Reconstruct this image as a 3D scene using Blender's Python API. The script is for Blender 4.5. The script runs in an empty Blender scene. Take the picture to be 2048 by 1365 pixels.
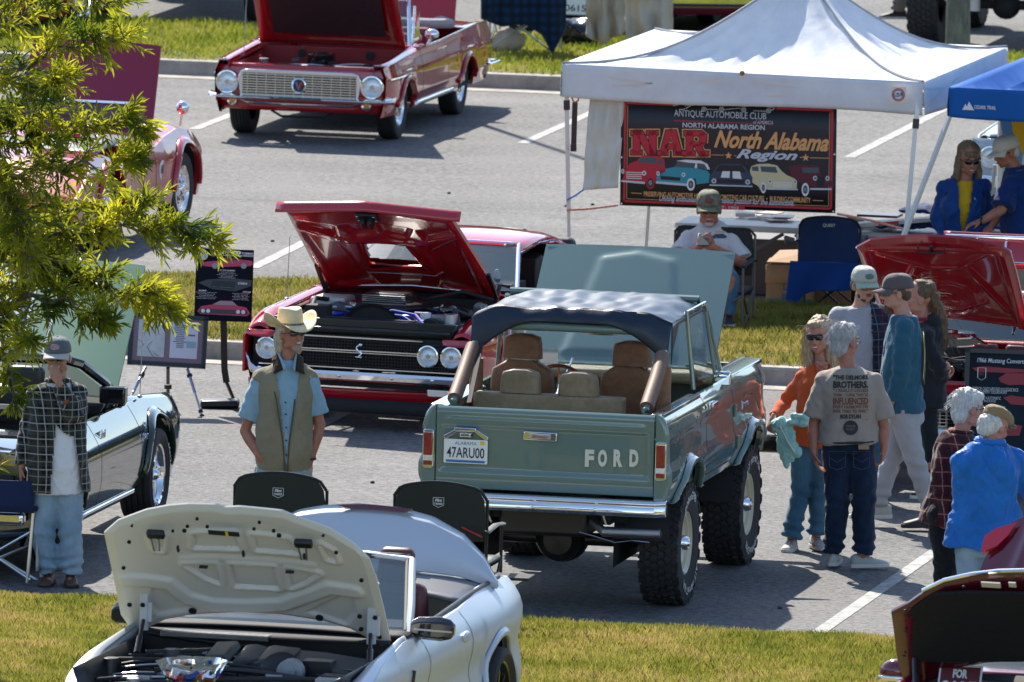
import bpy,bmesh,math,random
import numpy as np
from mathutils import Vector,Matrix,noise
R=math.radians
random.seed(7)
scene=bpy.context.scene
COL=scene.collection
# ---------------------------------------------------------------- camera, sky, sun
FPX=27000.0; CAMH=11.9; PITCH=math.atan2(2962.0,FPX); TILT=0.024; YAW=R(11.5)
cam_data=bpy.data.cameras.new('camera'); cam=bpy.data.objects.new('camera',cam_data); COL.objects.link(cam)
cam_data.sensor_width=36.0; cam_data.lens=36.0*FPX/2048.0
cam_data.clip_start=1.0; cam_data.clip_end=6000.0
cam.location=(0,0,CAMH); cam.rotation_euler=(math.pi/2-PITCH,0,0)
cam_data.dof.use_dof=True; cam_data.dof.focus_distance=92.0; cam_data.dof.aperture_fstop=11.0
scene.camera=cam
world=bpy.data.worlds.new('World'); scene.world=world; world.use_nodes=True
nt=world.node_tree; nt.nodes.clear()
SUN_AZ=math.atan2(-0.30,1.0); SUN_EL=R(45)
sky=nt.nodes.new('ShaderNodeTexSky'); sky.sky_type='NISHITA'; sky.sun_disc=False
sky.sun_elevation=SUN_EL; sky.sun_rotation=SUN_AZ%(2*math.pi)
sky.air_density=1.0; sky.dust_density=0.6; sky.ozone_density=1.0
bg=nt.nodes.new('ShaderNodeBackground'); bg.inputs['Strength'].default_value=0.128
wo=nt.nodes.new('ShaderNodeOutputWorld')
nt.links.new(sky.outputs[0],bg.inputs[0]); nt.links.new(bg.outputs[0],wo.inputs[0])
sun_data=bpy.data.lights.new('sun','SUN'); sun=bpy.data.objects.new('sun',sun_data); COL.objects.link(sun)
sun_data.energy=4.9; sun_data.angle=R(0.5); sun_data.color=(1.0,0.93,0.82)
sunv=Vector((math.sin(SUN_AZ)*math.cos(SUN_EL),math.cos(SUN_AZ)*math.cos(SUN_EL),math.sin(SUN_EL)))
sun.rotation_euler=sunv.to_track_quat('Z','Y').to_euler(); sun.location=(-20,160,60)
vs=scene.view_settings; vs.view_transform='Standard'; vs.look='None'; vs.exposure=0.98; vs.gamma=1.0
vs.use_curve_mapping=False
scene.cycles.max_bounces=8; scene.cycles.transparent_max_bounces=12; scene.cycles.use_denoising=True
# ---------------------------------------------------------------- where a picture point stands in the place
_r=Vector((1,0,0)); _u=Vector((0,math.sin(PITCH),math.cos(PITCH))); _f=Vector((0,math.cos(PITCH),-math.sin(PITCH)))
CAM=Vector((0,0,CAMH))
def ray(px,py):return _r*((px-1024)/FPX)+_u*(-(py-682.5)/FPX)+_f
def G(px,py,h=0.0):
 d=ray(px,py); t=(h-CAM.z)/(d.z+TILT*d.x); return CAM+d*t
def A(px,py,Y):d=ray(px,py); return CAM+d*(Y/d.y)
def gz(x,y=0):return-TILT*x
U3=Vector((math.cos(YAW),-math.sin(YAW),0)); U3.z=-TILT*U3.x; U3.normalize()
N3=Vector((TILT,0,1)).normalized(); V3=N3.cross(U3).normalized()
ROW=Matrix((U3,V3,N3)).transposed().to_4x4()
def frame(px,py,rz=0.0,h=0.0):
 return Matrix.Translation(G(px,py,h))@ROW@Matrix.Rotation(R(rz),4,'Z')
def upright(px,py,rz=0.0,h=0.0):return Matrix.Translation(G(px,py,h))@Matrix.Rotation(R(rz),4,'Z')
def pix(p):
 q=Vector(p)-CAM; z=q.dot(_f); return (1024+FPX*q.dot(_r)/z,682.5-FPX*q.dot(_u)/z)
 # ---------------------------------------------------------------- materials
_M={}
def mat(name,col=(.5,.5,.5),rough=.5,metal=0.0,coat=0.0,var=0.0,vscale=8.0,bump=0.0,bscale=60.0,spec=.5,trans=0.0,emit=None,col2=None,stretch=(1,1,1),sheen=0.0,flake=False,ior=None,alpha=1.0,coords='Object',detail=4.0,croughness=.03,bdist=.01):
 if name in _M:return _M[name]
 m=bpy.data.materials.new(name); m.use_nodes=True; t=m.node_tree; b=t.nodes['Principled BSDF']
 I=b.inputs
 I['Base Color'].default_value=(*col,1); I['Roughness'].default_value=rough; I['Metallic'].default_value=metal
 I['Coat Weight'].default_value=coat; I['Coat Roughness'].default_value=croughness; I['Specular IOR Level'].default_value=spec
 I['Transmission Weight'].default_value=trans; I['Alpha'].default_value=alpha
 if sheen:I['Sheen Weight'].default_value=sheen
 if ior:I['IOR'].default_value=ior
 if emit:I['Emission Color'].default_value=(*emit[0],1); I['Emission Strength'].default_value=emit[1]
 if var or col2 or bump:
  tc=t.nodes.new('ShaderNodeTexCoord'); mp=t.nodes.new('ShaderNodeMapping'); mp.inputs['Scale'].default_value=stretch
  t.links.new(tc.outputs[coords],mp.inputs[0])
 if var or col2:
  n=t.nodes.new('ShaderNodeTexNoise'); n.inputs['Scale'].default_value=vscale; n.inputs['Detail'].default_value=detail; n.inputs['Roughness'].default_value=.65
  t.links.new(mp.outputs[0],n.inputs['Vector'])
  r=t.nodes.new('ShaderNodeValToRGB'); c2=col2 or tuple(min(1,c*(1+var))for c in col); c1=col if col2 else tuple(c*(1-var)for c in col)
  r.color_ramp.elements[0].position=.35; r.color_ramp.elements[1].position=.65
  r.color_ramp.elements[0].color=(*c1,1); r.color_ramp.elements[1].color=(*c2,1)
  t.links.new(n.outputs[0],r.inputs[0]); t.links.new(r.outputs[0],I['Base Color'])
 if bump:
  n2=t.nodes.new('ShaderNodeTexNoise'); n2.inputs['Scale'].default_value=bscale; n2.inputs['Detail'].default_value=3
  bp=t.nodes.new('ShaderNodeBump'); bp.inputs['Strength'].default_value=bump; bp.inputs['Distance'].default_value=bdist
  t.links.new(mp.outputs[0],n2.inputs['Vector']); t.links.new(n2.outputs[0],bp.inputs['Height']); t.links.new(bp.outputs[0],I['Normal'])
 _M[name]=m; return m
def M_nodes(name):
 m=bpy.data.materials.new(name); m.use_nodes=True; _M[name]=m
 return m,m.node_tree,m.node_tree.nodes['Principled BSDF']
 # ---------------------------------------------------------------- mesh building
class MB:
 def __init__(s):s.v=[]; s.f=[]; s.M=Matrix.Identity(4)
 def add(s,vs,fs,M=None):
  o=len(s.v); T=s.M@M if M is not None else s.M
  s.v+=[T@Vector(v)for v in vs]; s.f+=[tuple(i+o for i in f)for f in fs]; return s
 def box(s,c,sz,M=None,taper=(1,1)):
  x,y,z=sz[0]/2,sz[1]/2,sz[2]/2; vs=[]
  for k,(a,b)in ((-1,(1,1)),(1,taper)):
   for i,j in ((-1,-1),(1,-1),(1,1),(-1,1)):vs.append((c[0]+i*x*a,c[1]+j*y*b,c[2]+k*z))
  return s.add(vs,[(3,2,1,0),(4,5,6,7),(0,1,5,4),(1,2,6,5),(2,3,7,6),(3,0,4,7)],M)
 def bar(s,p,q,w,h=None,up=(0,0,1)):
  p,q=Vector(p),Vector(q); h=h or w; d=(q-p).normalized(); u=Vector(up)
  if abs(d.dot(u))>.98:u=Vector((0,1,0))
  a=d.cross(u).normalized(); b=a.cross(d); vs=[]
  for c in (p,q):
   for i,j in ((-1,-1),(1,-1),(1,1),(-1,1)):vs.append(c+a*(i*w/2)+b*(j*h/2))
  return s.add(vs,[(3,2,1,0),(4,5,6,7),(0,1,5,4),(1,2,6,5),(2,3,7,6),(3,0,4,7)])
 def tube(s,pts,r,n=8,closed=False,caps=True,flat=1.0):
  pts=[Vector(p)for p in pts]; N=len(pts); rs=r if isinstance(r,(list,tuple))else [r]*N
  vs=[]; fs=[]; a=None
  for i,p in enumerate(pts):
   d=(pts[(i+1)%N]-pts[i-1])if closed else (pts[min(i+1,N-1)]-pts[max(i-1,0)])
   d=d.normalized()if d.length>1e-9 else Vector((0,0,1))
   if a is None:a=d.cross(Vector((0,0,1))if abs(d.z)<.9 else Vector((1,0,0))).normalized()
   a=(a-d*a.dot(d))
   a=a.normalized()if a.length>1e-6 else d.orthogonal().normalized()
   b=d.cross(a)
   for k in range(n):
    t=2*math.pi*k/n; vs.append(p+(a*math.cos(t)+b*math.sin(t)*flat)*rs[i])
  for i in range(N if closed else N-1):
   for k in range(n):
    j=(i+1)%N; fs.append((i*n+k,i*n+(k+1)%n,j*n+(k+1)%n,j*n+k))
  if caps and not closed:fs.append(tuple(range(n))[::-1]); fs.append(tuple((N-1)*n+k for k in range(n)))
  return s.add(vs,fs)
 def cyl(s,p,q,r0,r1=None,n=16,caps=True):return s.tube([p,q],[r0,r0 if r1 is None else r1],n,caps=caps)
 def ell(s,c,r,n=14,m=10,M=None):
  vs=[(c[0],c[1],c[2]-r[2])]; fs=[]
  for j in range(1,m):
   p=math.pi*j/m-math.pi/2
   for i in range(n):
    t=2*math.pi*i/n; vs.append((c[0]+r[0]*math.cos(p)*math.cos(t),c[1]+r[1]*math.cos(p)*math.sin(t),c[2]+r[2]*math.sin(p)))
  vs.append((c[0],c[1],c[2]+r[2]))
  for i in range(n):
   fs.append((0,1+(i+1)%n,1+i)); fs.append((len(vs)-1,1+(m-2)*n+i,1+(m-2)*n+(i+1)%n))
   for j in range(m-2):a=1+j*n; fs.append((a+i,a+(i+1)%n,a+n+(i+1)%n,a+n+i))
  return s.add(vs,fs,M)
 def lathe(s,prof,M=None,n=24,caps=False):
  vs=[]; fs=[]
  for r,h in prof:
   for k in range(n):t=2*math.pi*k/n; vs.append((r*math.cos(t),r*math.sin(t),h))
  for i in range(len(prof)-1):
   for k in range(n):fs.append((i*n+k,i*n+(k+1)%n,(i+1)*n+(k+1)%n,(i+1)*n+k))
  if caps:fs.append(tuple(range(n))[::-1]); fs.append(tuple((len(prof)-1)*n+k for k in range(n)))
  return s.add(vs,fs,M)
 def loft(s,rings,closed=True,caps=True,M=None):
  n=len(rings[0]); vs=[p for r in rings for p in r]; fs=[]
  for i in range(len(rings)-1):
   for k in range(n if closed else n-1):fs.append((i*n+k,i*n+(k+1)%n,(i+1)*n+(k+1)%n,(i+1)*n+k))
  if caps and closed:fs.append(tuple(range(n))[::-1]); fs.append(tuple((len(rings)-1)*n+k for k in range(n)))
  return s.add(vs,fs,M)
 def grid(s,fn,nu,nv,M=None,skip=None):
  vs=[fn(i/nu,j/nv)for j in range(nv+1)for i in range(nu+1)]; w=nu+1
  fs=[(j*w+i,j*w+i+1,(j+1)*w+i+1,(j+1)*w+i)for j in range(nv)for i in range(nu)if not (skip and skip((i+.5)/nu,(j+.5)/nv))]
  return s.add(vs,fs,M)
 def prism(s,poly,d,M=None):
  n=len(poly); vs=[(x,y,0)for x,y in poly]+[(x,y,d)for x,y in poly]
  return s.add(vs,[tuple(range(n))[::-1],tuple(range(n,2*n))]+[(i,(i+1)%n,n+(i+1)%n,n+i)for i in range(n)],M)
 def slab(s,fn,nu,nv,off):
  w=nu+1; a=[Vector(fn(i/nu,j/nv))for j in range(nv+1)for i in range(nu+1)]; b=[p+Vector(off)for p in a]; n=len(a)
  fs=[]
  for j in range(nv):
   for i in range(nu):
    q=(j*w+i,j*w+i+1,(j+1)*w+i+1,(j+1)*w+i); fs.append(q); fs.append(tuple(k+n for k in q[::-1]))
  rim=[i for i in range(w)]+[j*w+nu for j in range(1,nv+1)]+[nv*w+i for i in range(nu-1,-1,-1)]+[j*w for j in range(nv-1,0,-1)]
  for k in range(len(rim)):p,q=rim[k],rim[(k+1)%len(rim)]; fs.append((q,p,p+n,q+n))
  return s.add(a+b,fs)
def to_mesh(name,mb,material=None,smooth=True,angle=.62,merge=False):
 me=bpy.data.meshes.new(name); me.from_pydata([tuple(v)for v in mb.v],[],mb.f)
 if material is not None:me.materials.append(material)
 bm=bmesh.new(); bm.from_mesh(me)
 if merge:bmesh.ops.remove_doubles(bm,verts=bm.verts,dist=2e-4)
 bmesh.ops.recalc_face_normals(bm,faces=bm.faces)if merge else None
 bm.normal_update()
 for f in bm.faces:f.smooth=smooth
 if smooth:
  for e in bm.edges:
   if len(e.link_faces)==2 and e.calc_face_angle(0)>angle:e.smooth=False
 bm.to_mesh(me); bm.free(); return me
def part(name,mb,material,parent=None,bevel=0,sub=0,smooth=True,angle=.62,label=None,merge=False,solid=0,kind=None,segs=2):
 me=mb if isinstance(mb,bpy.types.Mesh)else to_mesh(name,mb,material,smooth,angle,merge)
 o=bpy.data.objects.new(name,me); COL.objects.link(o)
 if parent is not None:o.parent=parent
 if solid:md=o.modifiers.new('Solidify','SOLIDIFY'); md.thickness=solid; md.offset=0
 if bevel:md=o.modifiers.new('Bevel','BEVEL'); md.width=bevel; md.segments=segs; md.limit_method='ANGLE'; md.angle_limit=.6
 if sub:md=o.modifiers.new('Subdivision','SUBSURF'); md.levels=sub; md.render_levels=sub
 if label:o['label']=label
 if kind:o['kind']=kind
 return o
def thing(name,label,cat,M,group=None):
 o=bpy.data.objects.new(name,None); COL.objects.link(o); o.matrix_world=M; o.empty_display_size=.1
 o['label']=label; o['category']=cat
 if group:o['group']=group
 return o
def tag(o,label,cat,group=None,M=None):
 o['label']=label; o['category']=cat
 if group:o['group']=group
 if M is not None:o.matrix_world=M
 return o
def struct(name,mb,m,**k):o=part(name,mb,m,**k); o['kind']='structure'; return o
def dup(o,parent=None,M=None):
 c=o.copy(); COL.objects.link(c); c.parent=parent
 if M is not None:c.matrix_world=M
 for ch in list(o.children):dup(ch,c)
 return c
_txt={}
def text_mesh(s,size=1.0,bold=0.0,shear=0.0,align='CENTER',spacing=1.0):
 key=(s,bold,shear,align,spacing)
 if key not in _txt:
  cu=bpy.data.curves.new('t','FONT'); cu.body=s; cu.size=1; cu.align_x=align; cu.align_y='CENTER'; cu.offset=bold; cu.shear=shear; cu.space_character=spacing; cu.resolution_u=3
  ob=bpy.data.objects.new('t',cu); COL.objects.link(ob)
  dg=bpy.context.evaluated_depsgraph_get(); me=bpy.data.meshes.new_from_object(ob.evaluated_get(dg))
  _txt[key]=([v.co.copy()for v in me.vertices],[tuple(p.vertices)for p in me.polygons])
  bpy.data.objects.remove(ob); bpy.data.curves.remove(cu); bpy.data.meshes.remove(me)
 v,f=_txt[key]; return [p*size for p in v],f
def text(mb,s,c,size,M=Matrix.Identity(4),w=None,h=None,**k):
 v,f=text_mesh(s,1.0,**k)
 if not v:return
 x0,x1=min(p.x for p in v),max(p.x for p in v); y0,y1=min(p.y for p in v),max(p.y for p in v)
 sx=w/(x1-x0)if w else size; sy=h/(y1-y0)if h else (size if not w else sx)
 cx,cy=((x0+x1)/2,(y0+y1)/2)if (w or h)else (0,0)
 mb.add([((p.x-cx)*sx+c[0],(p.y-cy)*sy+c[1],c[2]if len(c)>2 else 0)for p in v],f,M)
def face_to(origin,xdir,ydir):
 x=Vector(xdir).normalized(); y=Vector(ydir); y=(y-x*y.dot(x)).normalized(); z=x.cross(y)
 M=Matrix((x,y,z)).transposed().to_4x4(); M.translation=Vector(origin); return M
def lerp(a,b,t):return a+(b-a)*t
def interp(x,tab):
 if x<=tab[0][0]:return tab[0][1]
 for (x0,y0),(x1,y1)in zip(tab,tab[1:]):
  if x<=x1:t=(x-x0)/(x1-x0); return y0+(y1-y0)*t
 return tab[-1][1]
def sinterp(x,tab):
 if x<=tab[0][0]:return tab[0][1]
 for (x0,y0),(x1,y1)in zip(tab,tab[1:]):
  if x<=x1:t=(x-x0)/(x1-x0); t=t*t*(3-2*t); return y0+(y1-y0)*t
 return tab[-1][1]
CHROME=mat('chrome',(.86,.87,.88),.07,1.0)
STEEL=mat('dull_steel',(.45,.46,.48),.35,1.0,bump=.1)
ALU=mat('aluminium',(.72,.74,.76),.28,1.0)
RUBBER=mat('rubber',(.022,.022,.024),.75,bump=.15,bscale=200)
BLACK=mat('black_plastic',(.012,.012,.014),.38)
MATBLACK=mat('matt_black',(.015,.015,.017),.8)
BLACKPAINT=mat('black_paint',(.008,.008,.01),.12,coat=.8)
GLASS=mat('window_glass',(.75,.85,.88),.02,trans=1.0,ior=1.1,spec=.6)
DARKGLASS=mat('dark_glass',(.02,.035,.045),.04,coat=.5)
WHITE=mat('white_paint',(.75,.75,.74),.4)
LENS=mat('headlamp_lens',(.8,.82,.82),.12,.6,bump=.5,bscale=90,stretch=(4,.1,.1))
AMBER=mat('amber_lens',(.75,.3,.04),.2,coat=1)
REDLENS=mat('red_lens',(.26,.003,.006),.15,coat=1,bump=.3,bscale=120)
# ---------------------------------------------------------------- the lot, kerbs, grass strips, painted lines
O0=G(1024,1200)
def L(u,v,h=0.0):return O0+U3*u+V3*v+N3*h
def uv(px,py,h=0.0):d=G(px,py,h)-O0; return d.dot(U3),d.dot(V3)
def asphalt():
 m,t,b=M_nodes('asphalt'); N=t.nodes; tc=N.new('ShaderNodeTexCoord')
 n1=N.new('ShaderNodeTexNoise'); n1.inputs['Scale'].default_value=.55; n1.inputs['Detail'].default_value=5
 n2=N.new('ShaderNodeTexNoise'); n2.inputs['Scale'].default_value=20; n2.inputs['Detail'].default_value=3; n2.inputs['Roughness'].default_value=.8
 mp=N.new('ShaderNodeMapping'); mp.inputs['Scale'].default_value=(.15,1.3,1); mp.inputs['Rotation'].default_value=(0,0,YAW)
 n3=N.new('ShaderNodeTexNoise'); n3.inputs['Scale'].default_value=1.2; n3.inputs['Detail'].default_value=4
 vo=N.new('ShaderNodeTexVoronoi'); vo.inputs['Scale'].default_value=40
 t.links.new(tc.outputs['Object'],mp.inputs[0]); t.links.new(mp.outputs[0],n3.inputs['Vector'])
 for n in (n1,n2,vo):t.links.new(tc.outputs['Object'],n.inputs['Vector'])
 r=N.new('ShaderNodeValToRGB'); e=r.color_ramp.elements
 e[0].position=.37; e[0].color=(.044,.046,.050,1); e[1].position=.64; e[1].color=(.188,.184,.178,1)
 mx=N.new('ShaderNodeMath'); mx.operation='MULTIPLY_ADD'; mx.inputs[1].default_value=.20; t.links.new(n1.outputs[0],mx.inputs[0])
 m2=N.new('ShaderNodeMath'); m2.operation='MULTIPLY_ADD'; m2.inputs[1].default_value=.68; t.links.new(n2.outputs[0],m2.inputs[0])
 m3=N.new('ShaderNodeMath'); m3.operation='MULTIPLY'; m3.inputs[1].default_value=.13; t.links.new(n3.outputs[0],m3.inputs[0])
 t.links.new(m3.outputs[0],m2.inputs[2]); t.links.new(m2.outputs[0],mx.inputs[2]); t.links.new(mx.outputs[0],r.inputs[0])
 st=N.new('ShaderNodeTexNoise'); st.inputs['Scale'].default_value=1.1; st.inputs['Detail'].default_value=7; st.inputs['Roughness'].default_value=.7; t.links.new(tc.outputs['Object'],st.inputs['Vector'])
 sr=N.new('ShaderNodeValToRGB'); sr.color_ramp.elements[0].position=.60; sr.color_ramp.elements[0].color=(1,1,1,1); sr.color_ramp.elements[1].position=.74; sr.color_ramp.elements[1].color=(.50,.50,.51,1); t.links.new(st.outputs[0],sr.inputs[0])
 mu=N.new('ShaderNodeMix'); mu.data_type='RGBA'; mu.blend_type='MULTIPLY'; mu.inputs[0].default_value=1; t.links.new(r.outputs[0],mu.inputs[6]); t.links.new(sr.outputs[0],mu.inputs[7])
 t.links.new(mu.outputs[2],b.inputs['Base Color']); b.inputs['Roughness'].default_value=.85; b.inputs['Specular IOR Level'].default_value=.3
 bp=N.new('ShaderNodeBump'); bp.inputs['Strength'].default_value=.5; bp.inputs['Distance'].default_value=.012
 t.links.new(vo.outputs[0],bp.inputs['Height']); t.links.new(bp.outputs[0],b.inputs['Normal']); return m
ASPH=asphalt()
mb=MB(); q=3000
mb.add([(-q,-300,gz(-q)),(q,-300,gz(q)),(q,q,gz(q)),(-q,q,gz(-q))],[(0,1,2,3)])
struct('ground',mb,ASPH)
CONC=mat('kerb_concrete',(.30,.275,.235),.85,var=.28,vscale=5,bump=.3,bscale=70)
PAINT=mat('worn_line_paint',(.17,.17,.165),.8,col2=(.38,.38,.37),vscale=9,bump=.2,bscale=100,detail=8)
SOIL=mat('turf_soil',(.09,.10,.025),.95,col2=(.20,.17,.05),vscale=1.5,bump=.4,bscale=30)
vN=uv(1500,1262,.15)[1]; vM=uv(1500,770)[1]; vMb=uv(1480,608,.12)[1]; vF=uv(1050,181)[1]; vFb=uv(420,50,.12)[1]
print('rows',vN,vM,vMb,vF,vFb)
def strip_v(u,which):
 return vN+(0.012*math.sin(u*.5)if which=='n' else 0)
def kerb(name,v,side,u0=-45,u1=45):
 prof=[(-.30,.005),(0,.012),(.012,.125),(.03,.145),(.14,.15),(.15,.13)]
 mb=MB(); n=30; ring=[]
 for seg in range(n):
  a=u0+(u1-u0)*seg/n+.006; b=u0+(u1-u0)*(seg+1)/n-.006
  mb.loft([[L(a,v+side*x,h)for x,h in prof],[L(b,v+side*x,h)for x,h in prof]],closed=False,caps=False)
 o=struct(name,mb,CONC); return o
kerb('kerb',vN,-1); kerb('kerb',vM,1); kerb('kerb',vMb,-1); kerb('kerb',vF,1); kerb('kerb',vFb,-1)
def turf(v0,v1,name='turf_ground'):
 mb=MB(); nu,nv=90,10
 def fn(a,b):
  u=lerp(-45,45,a); v=lerp(v0,v1,b); e=min(b,1-b)*2
  return L(u,v,(.03*max(0,vN-v)if v1<v0 and v0<vM else 0)+.125+.03*min(1,e*2.5)+.02*noise.noise(Vector((u*.8,v*.8,0))))
 mb.grid(fn,nu,nv); return struct(name,mb,SOIL)
turf(vN-.15,vN-17); turf(vM+.15,vMb-.15); turf(vF+.15,vFb-.15)
def grass_mat(name,c1,c2,c3):
 m,t,b=M_nodes(name); N=t.nodes; tc=N.new('ShaderNodeTexCoord')
 n=N.new('ShaderNodeTexNoise'); n.inputs['Scale'].default_value=1.6; n.inputs['Detail'].default_value=6; n.inputs['Roughness'].default_value=.75
 t.links.new(tc.outputs['Object'],n.inputs['Vector']); r=N.new('ShaderNodeValToRGB'); e=r.color_ramp.elements
 e[0].position=.36; e[0].color=(*c1,1); e[1].position=.64; e[1].color=(*c3,1); k=e.new(.5); k.color=(*c2,1)
 t.links.new(n.outputs[0],r.inputs[0]); t.links.new(r.outputs[0],b.inputs['Base Color']); b.inputs['Roughness'].default_value=.6
 b.inputs['Specular IOR Level'].default_value=.25
 tr=N.new('ShaderNodeBsdfTranslucent'); t.links.new(r.outputs[0],tr.inputs['Color']); ms=N.new('ShaderNodeMixShader'); ms.inputs[0].default_value=.5
 t.links.new(b.outputs[0],ms.inputs[1]); t.links.new(tr.outputs[0],ms.inputs[2]); t.links.new(ms.outputs[0],N['Material Output'].inputs[0]); return m
GR1=grass_mat('near_turf',(.12,.155,.022),(.27,.255,.045),(.44,.33,.12))
GR2=grass_mat('middle_turf',(.12,.14,.03),(.25,.23,.05),(.38,.30,.11))
GR3=grass_mat('far_turf',(.13,.18,.02),(.23,.26,.03),(.36,.33,.08))
rng=np.random.default_rng(3)
def blades(name,us,vs_,n,hmin,hmax,wid,m,z0=.15,clump=True):
 u=rng.uniform(*us,n); v=rng.uniform(*vs_,n); e=np.minimum(v-vs_[0],vs_[1]-v)
 nz=np.sin(u*3.1+np.sin(v*4.3)*2)*np.cos(v*5.7+np.sin(u*2.1)*2)
 h=rng.uniform(hmin,hmax,n)*(1+.45*nz); z=z0+.02*np.clip(e*2.5,0,1)+(.03*np.maximum(0,vN-v)if vs_[1]<vN else 0)
 a=rng.uniform(0,2*math.pi,n); ln=rng.uniform(.1,.75,n)*h; la=rng.uniform(0,2*math.pi,n); w=wid*rng.uniform(.7,1.4,n)
 Um=np.array(U3); Vm=np.array(V3); Nm=np.array(N3); base=np.array(O0)+u[:,None]*Um+v[:,None]*Vm+z[:,None]*Nm
 dx=(np.cos(a)*w/2)[:,None]*Um+(np.sin(a)*w/2)[:,None]*Vm
 lean=(np.cos(la)*ln)[:,None]*Um+(np.sin(la)*ln)[:,None]*Vm
 mid=base+lean*.35+(h*.6)[:,None]*Nm; tip=base+lean+h[:,None]*Nm
 P=np.stack([base-dx,base+dx,mid+dx*.7,tip,mid-dx*.7],1).reshape(-1,3)
 me=bpy.data.meshes.new(name); me.vertices.add(len(P)); me.vertices.foreach_set('co',P.ravel())
 me.loops.add(len(P)); me.loops.foreach_set('vertex_index',np.arange(len(P))); me.polygons.add(n)
 me.polygons.foreach_set('loop_start',np.arange(0,len(P),5)); me.polygons.foreach_set('loop_total',np.full(n,5)); me.update(calc_edges=True)
 me.materials.append(m); o=bpy.data.objects.new(name,me); COL.objects.link(o); o['kind']='stuff'; return o
ul=uv(-60,1300)[0]-1.4; ur=uv(2110,1300)[0]+.3
tag(blades('grass',(ul,ur),(vN-7.4,vN-.13),230000,.025,.058,.0065,GR1),'patchy yellow green grass blades in the foreground strip','grass')
tag(blades('grass',(-7.5,6),(vM+.13,vMb-.13),110000,.03,.065,.011,GR2),'dry olive grass blades on the middle strip behind the kerb','grass')
tag(blades('grass',(-15,8),(vF+.13,vFb-.13),80000,.035,.075,.014,GR3),'bright green grass blades on the far strip','grass')
def line(px0,py0,px1,py1,w=.11,name='parking_line'):
 a=uv(px0,py0); b=uv(px1,py1); mb=MB(); d=Vector((b[0]-a[0],b[1]-a[1])); n=max(2,int(d.length/.25)); nn=Vector((-d.y,d.x)).normalized()*w/2
 def fn(s,t):p=Vector(a)+d*s+nn*(2*t-1)*(1+.05*math.sin(s*40)); return L(p.x,p.y,.004)
 mb.grid(fn,n,1); struct(name,mb,PAINT)
def stall(px,py,l0,l1):
 u,v=uv(px,py); mb=MB(); n=20
 mb.grid(lambda s,t:L(u+(t-.5)*.105,lerp(l0,l1,s),.004),n,1); struct('parking_line',mb,PAINT)
stall(1745,1191,vN+.3,vN+6.1)
stall(685,829,vM-5.4,vM-.32)
line(505,537,612,484); stall(412,250,vF-5.4,vF-.3); stall(1080,272,vF-5.4,vF-.3); stall(1755,287,vF-5.4,vF-.3)
# concrete joint seams in the lot
CRACK=mat('asphalt_seam',(.05,.05,.05),.9)
for (x0,y0,x1,y1)in ((340,392,1130,432),(1270,322,2048,372),(0,1010,480,1022)):
 a=uv(x0,y0); b=uv(x1,y1); mb=MB()
 mb.grid(lambda s,t:L(lerp(a[0],b[0],s),lerp(a[1],b[1],s)+(t-.5)*.012+.03*noise.noise(Vector((s*9,0,0))),.003),60,1); struct('ground_seam',mb,CRACK)
PEB=mat('pebble',(.06,.05,.04),.9)
for (x,y)in ((545,484),(898,388),(1132,414),(1185,411),(745,967),(300,1030),(1560,1218),(610,700)):
 mb=MB(); mb.ell((0,0,.008),(.02,.014,.011),8,6); tag(part('leaf_litter',mb,PEB),'small dark fleck of litter lying on the asphalt','litter','specks of litter on the asphalt',upright(x,y,30))
 # ---------------------------------------------------------------- far wood round the lot, out of view, added to darken the horizon in paint reflections
def wood():
 m=mat('autumn_wood',(.045,.06,.012),.8,col2=(.16,.12,.02),vscale=.12,detail=6)
 b=MB(); rn=random.Random(9)
 for i in range(260):
  a=rn.uniform(-2.6,2.6); d=rn.uniform(190,250)if abs(a)<.5 else rn.uniform(130,200); x=d*math.sin(a); y=40+d*math.cos(a); h=rn.uniform(13,24); r=rn.uniform(4,8)
  b.ell((x,y,gz(x)+h*.55),(r,r,h*.5),9,7)
 for v in b.v:k=noise.noise(v*.35)*1.6; v.x+=k; v.y+=k; v.z+=k
 o=part('wood',b,m); o['kind']='stuff'; tag(o,'unseen line of autumn trees added round the lot for reflections','wood')
wood()
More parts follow.
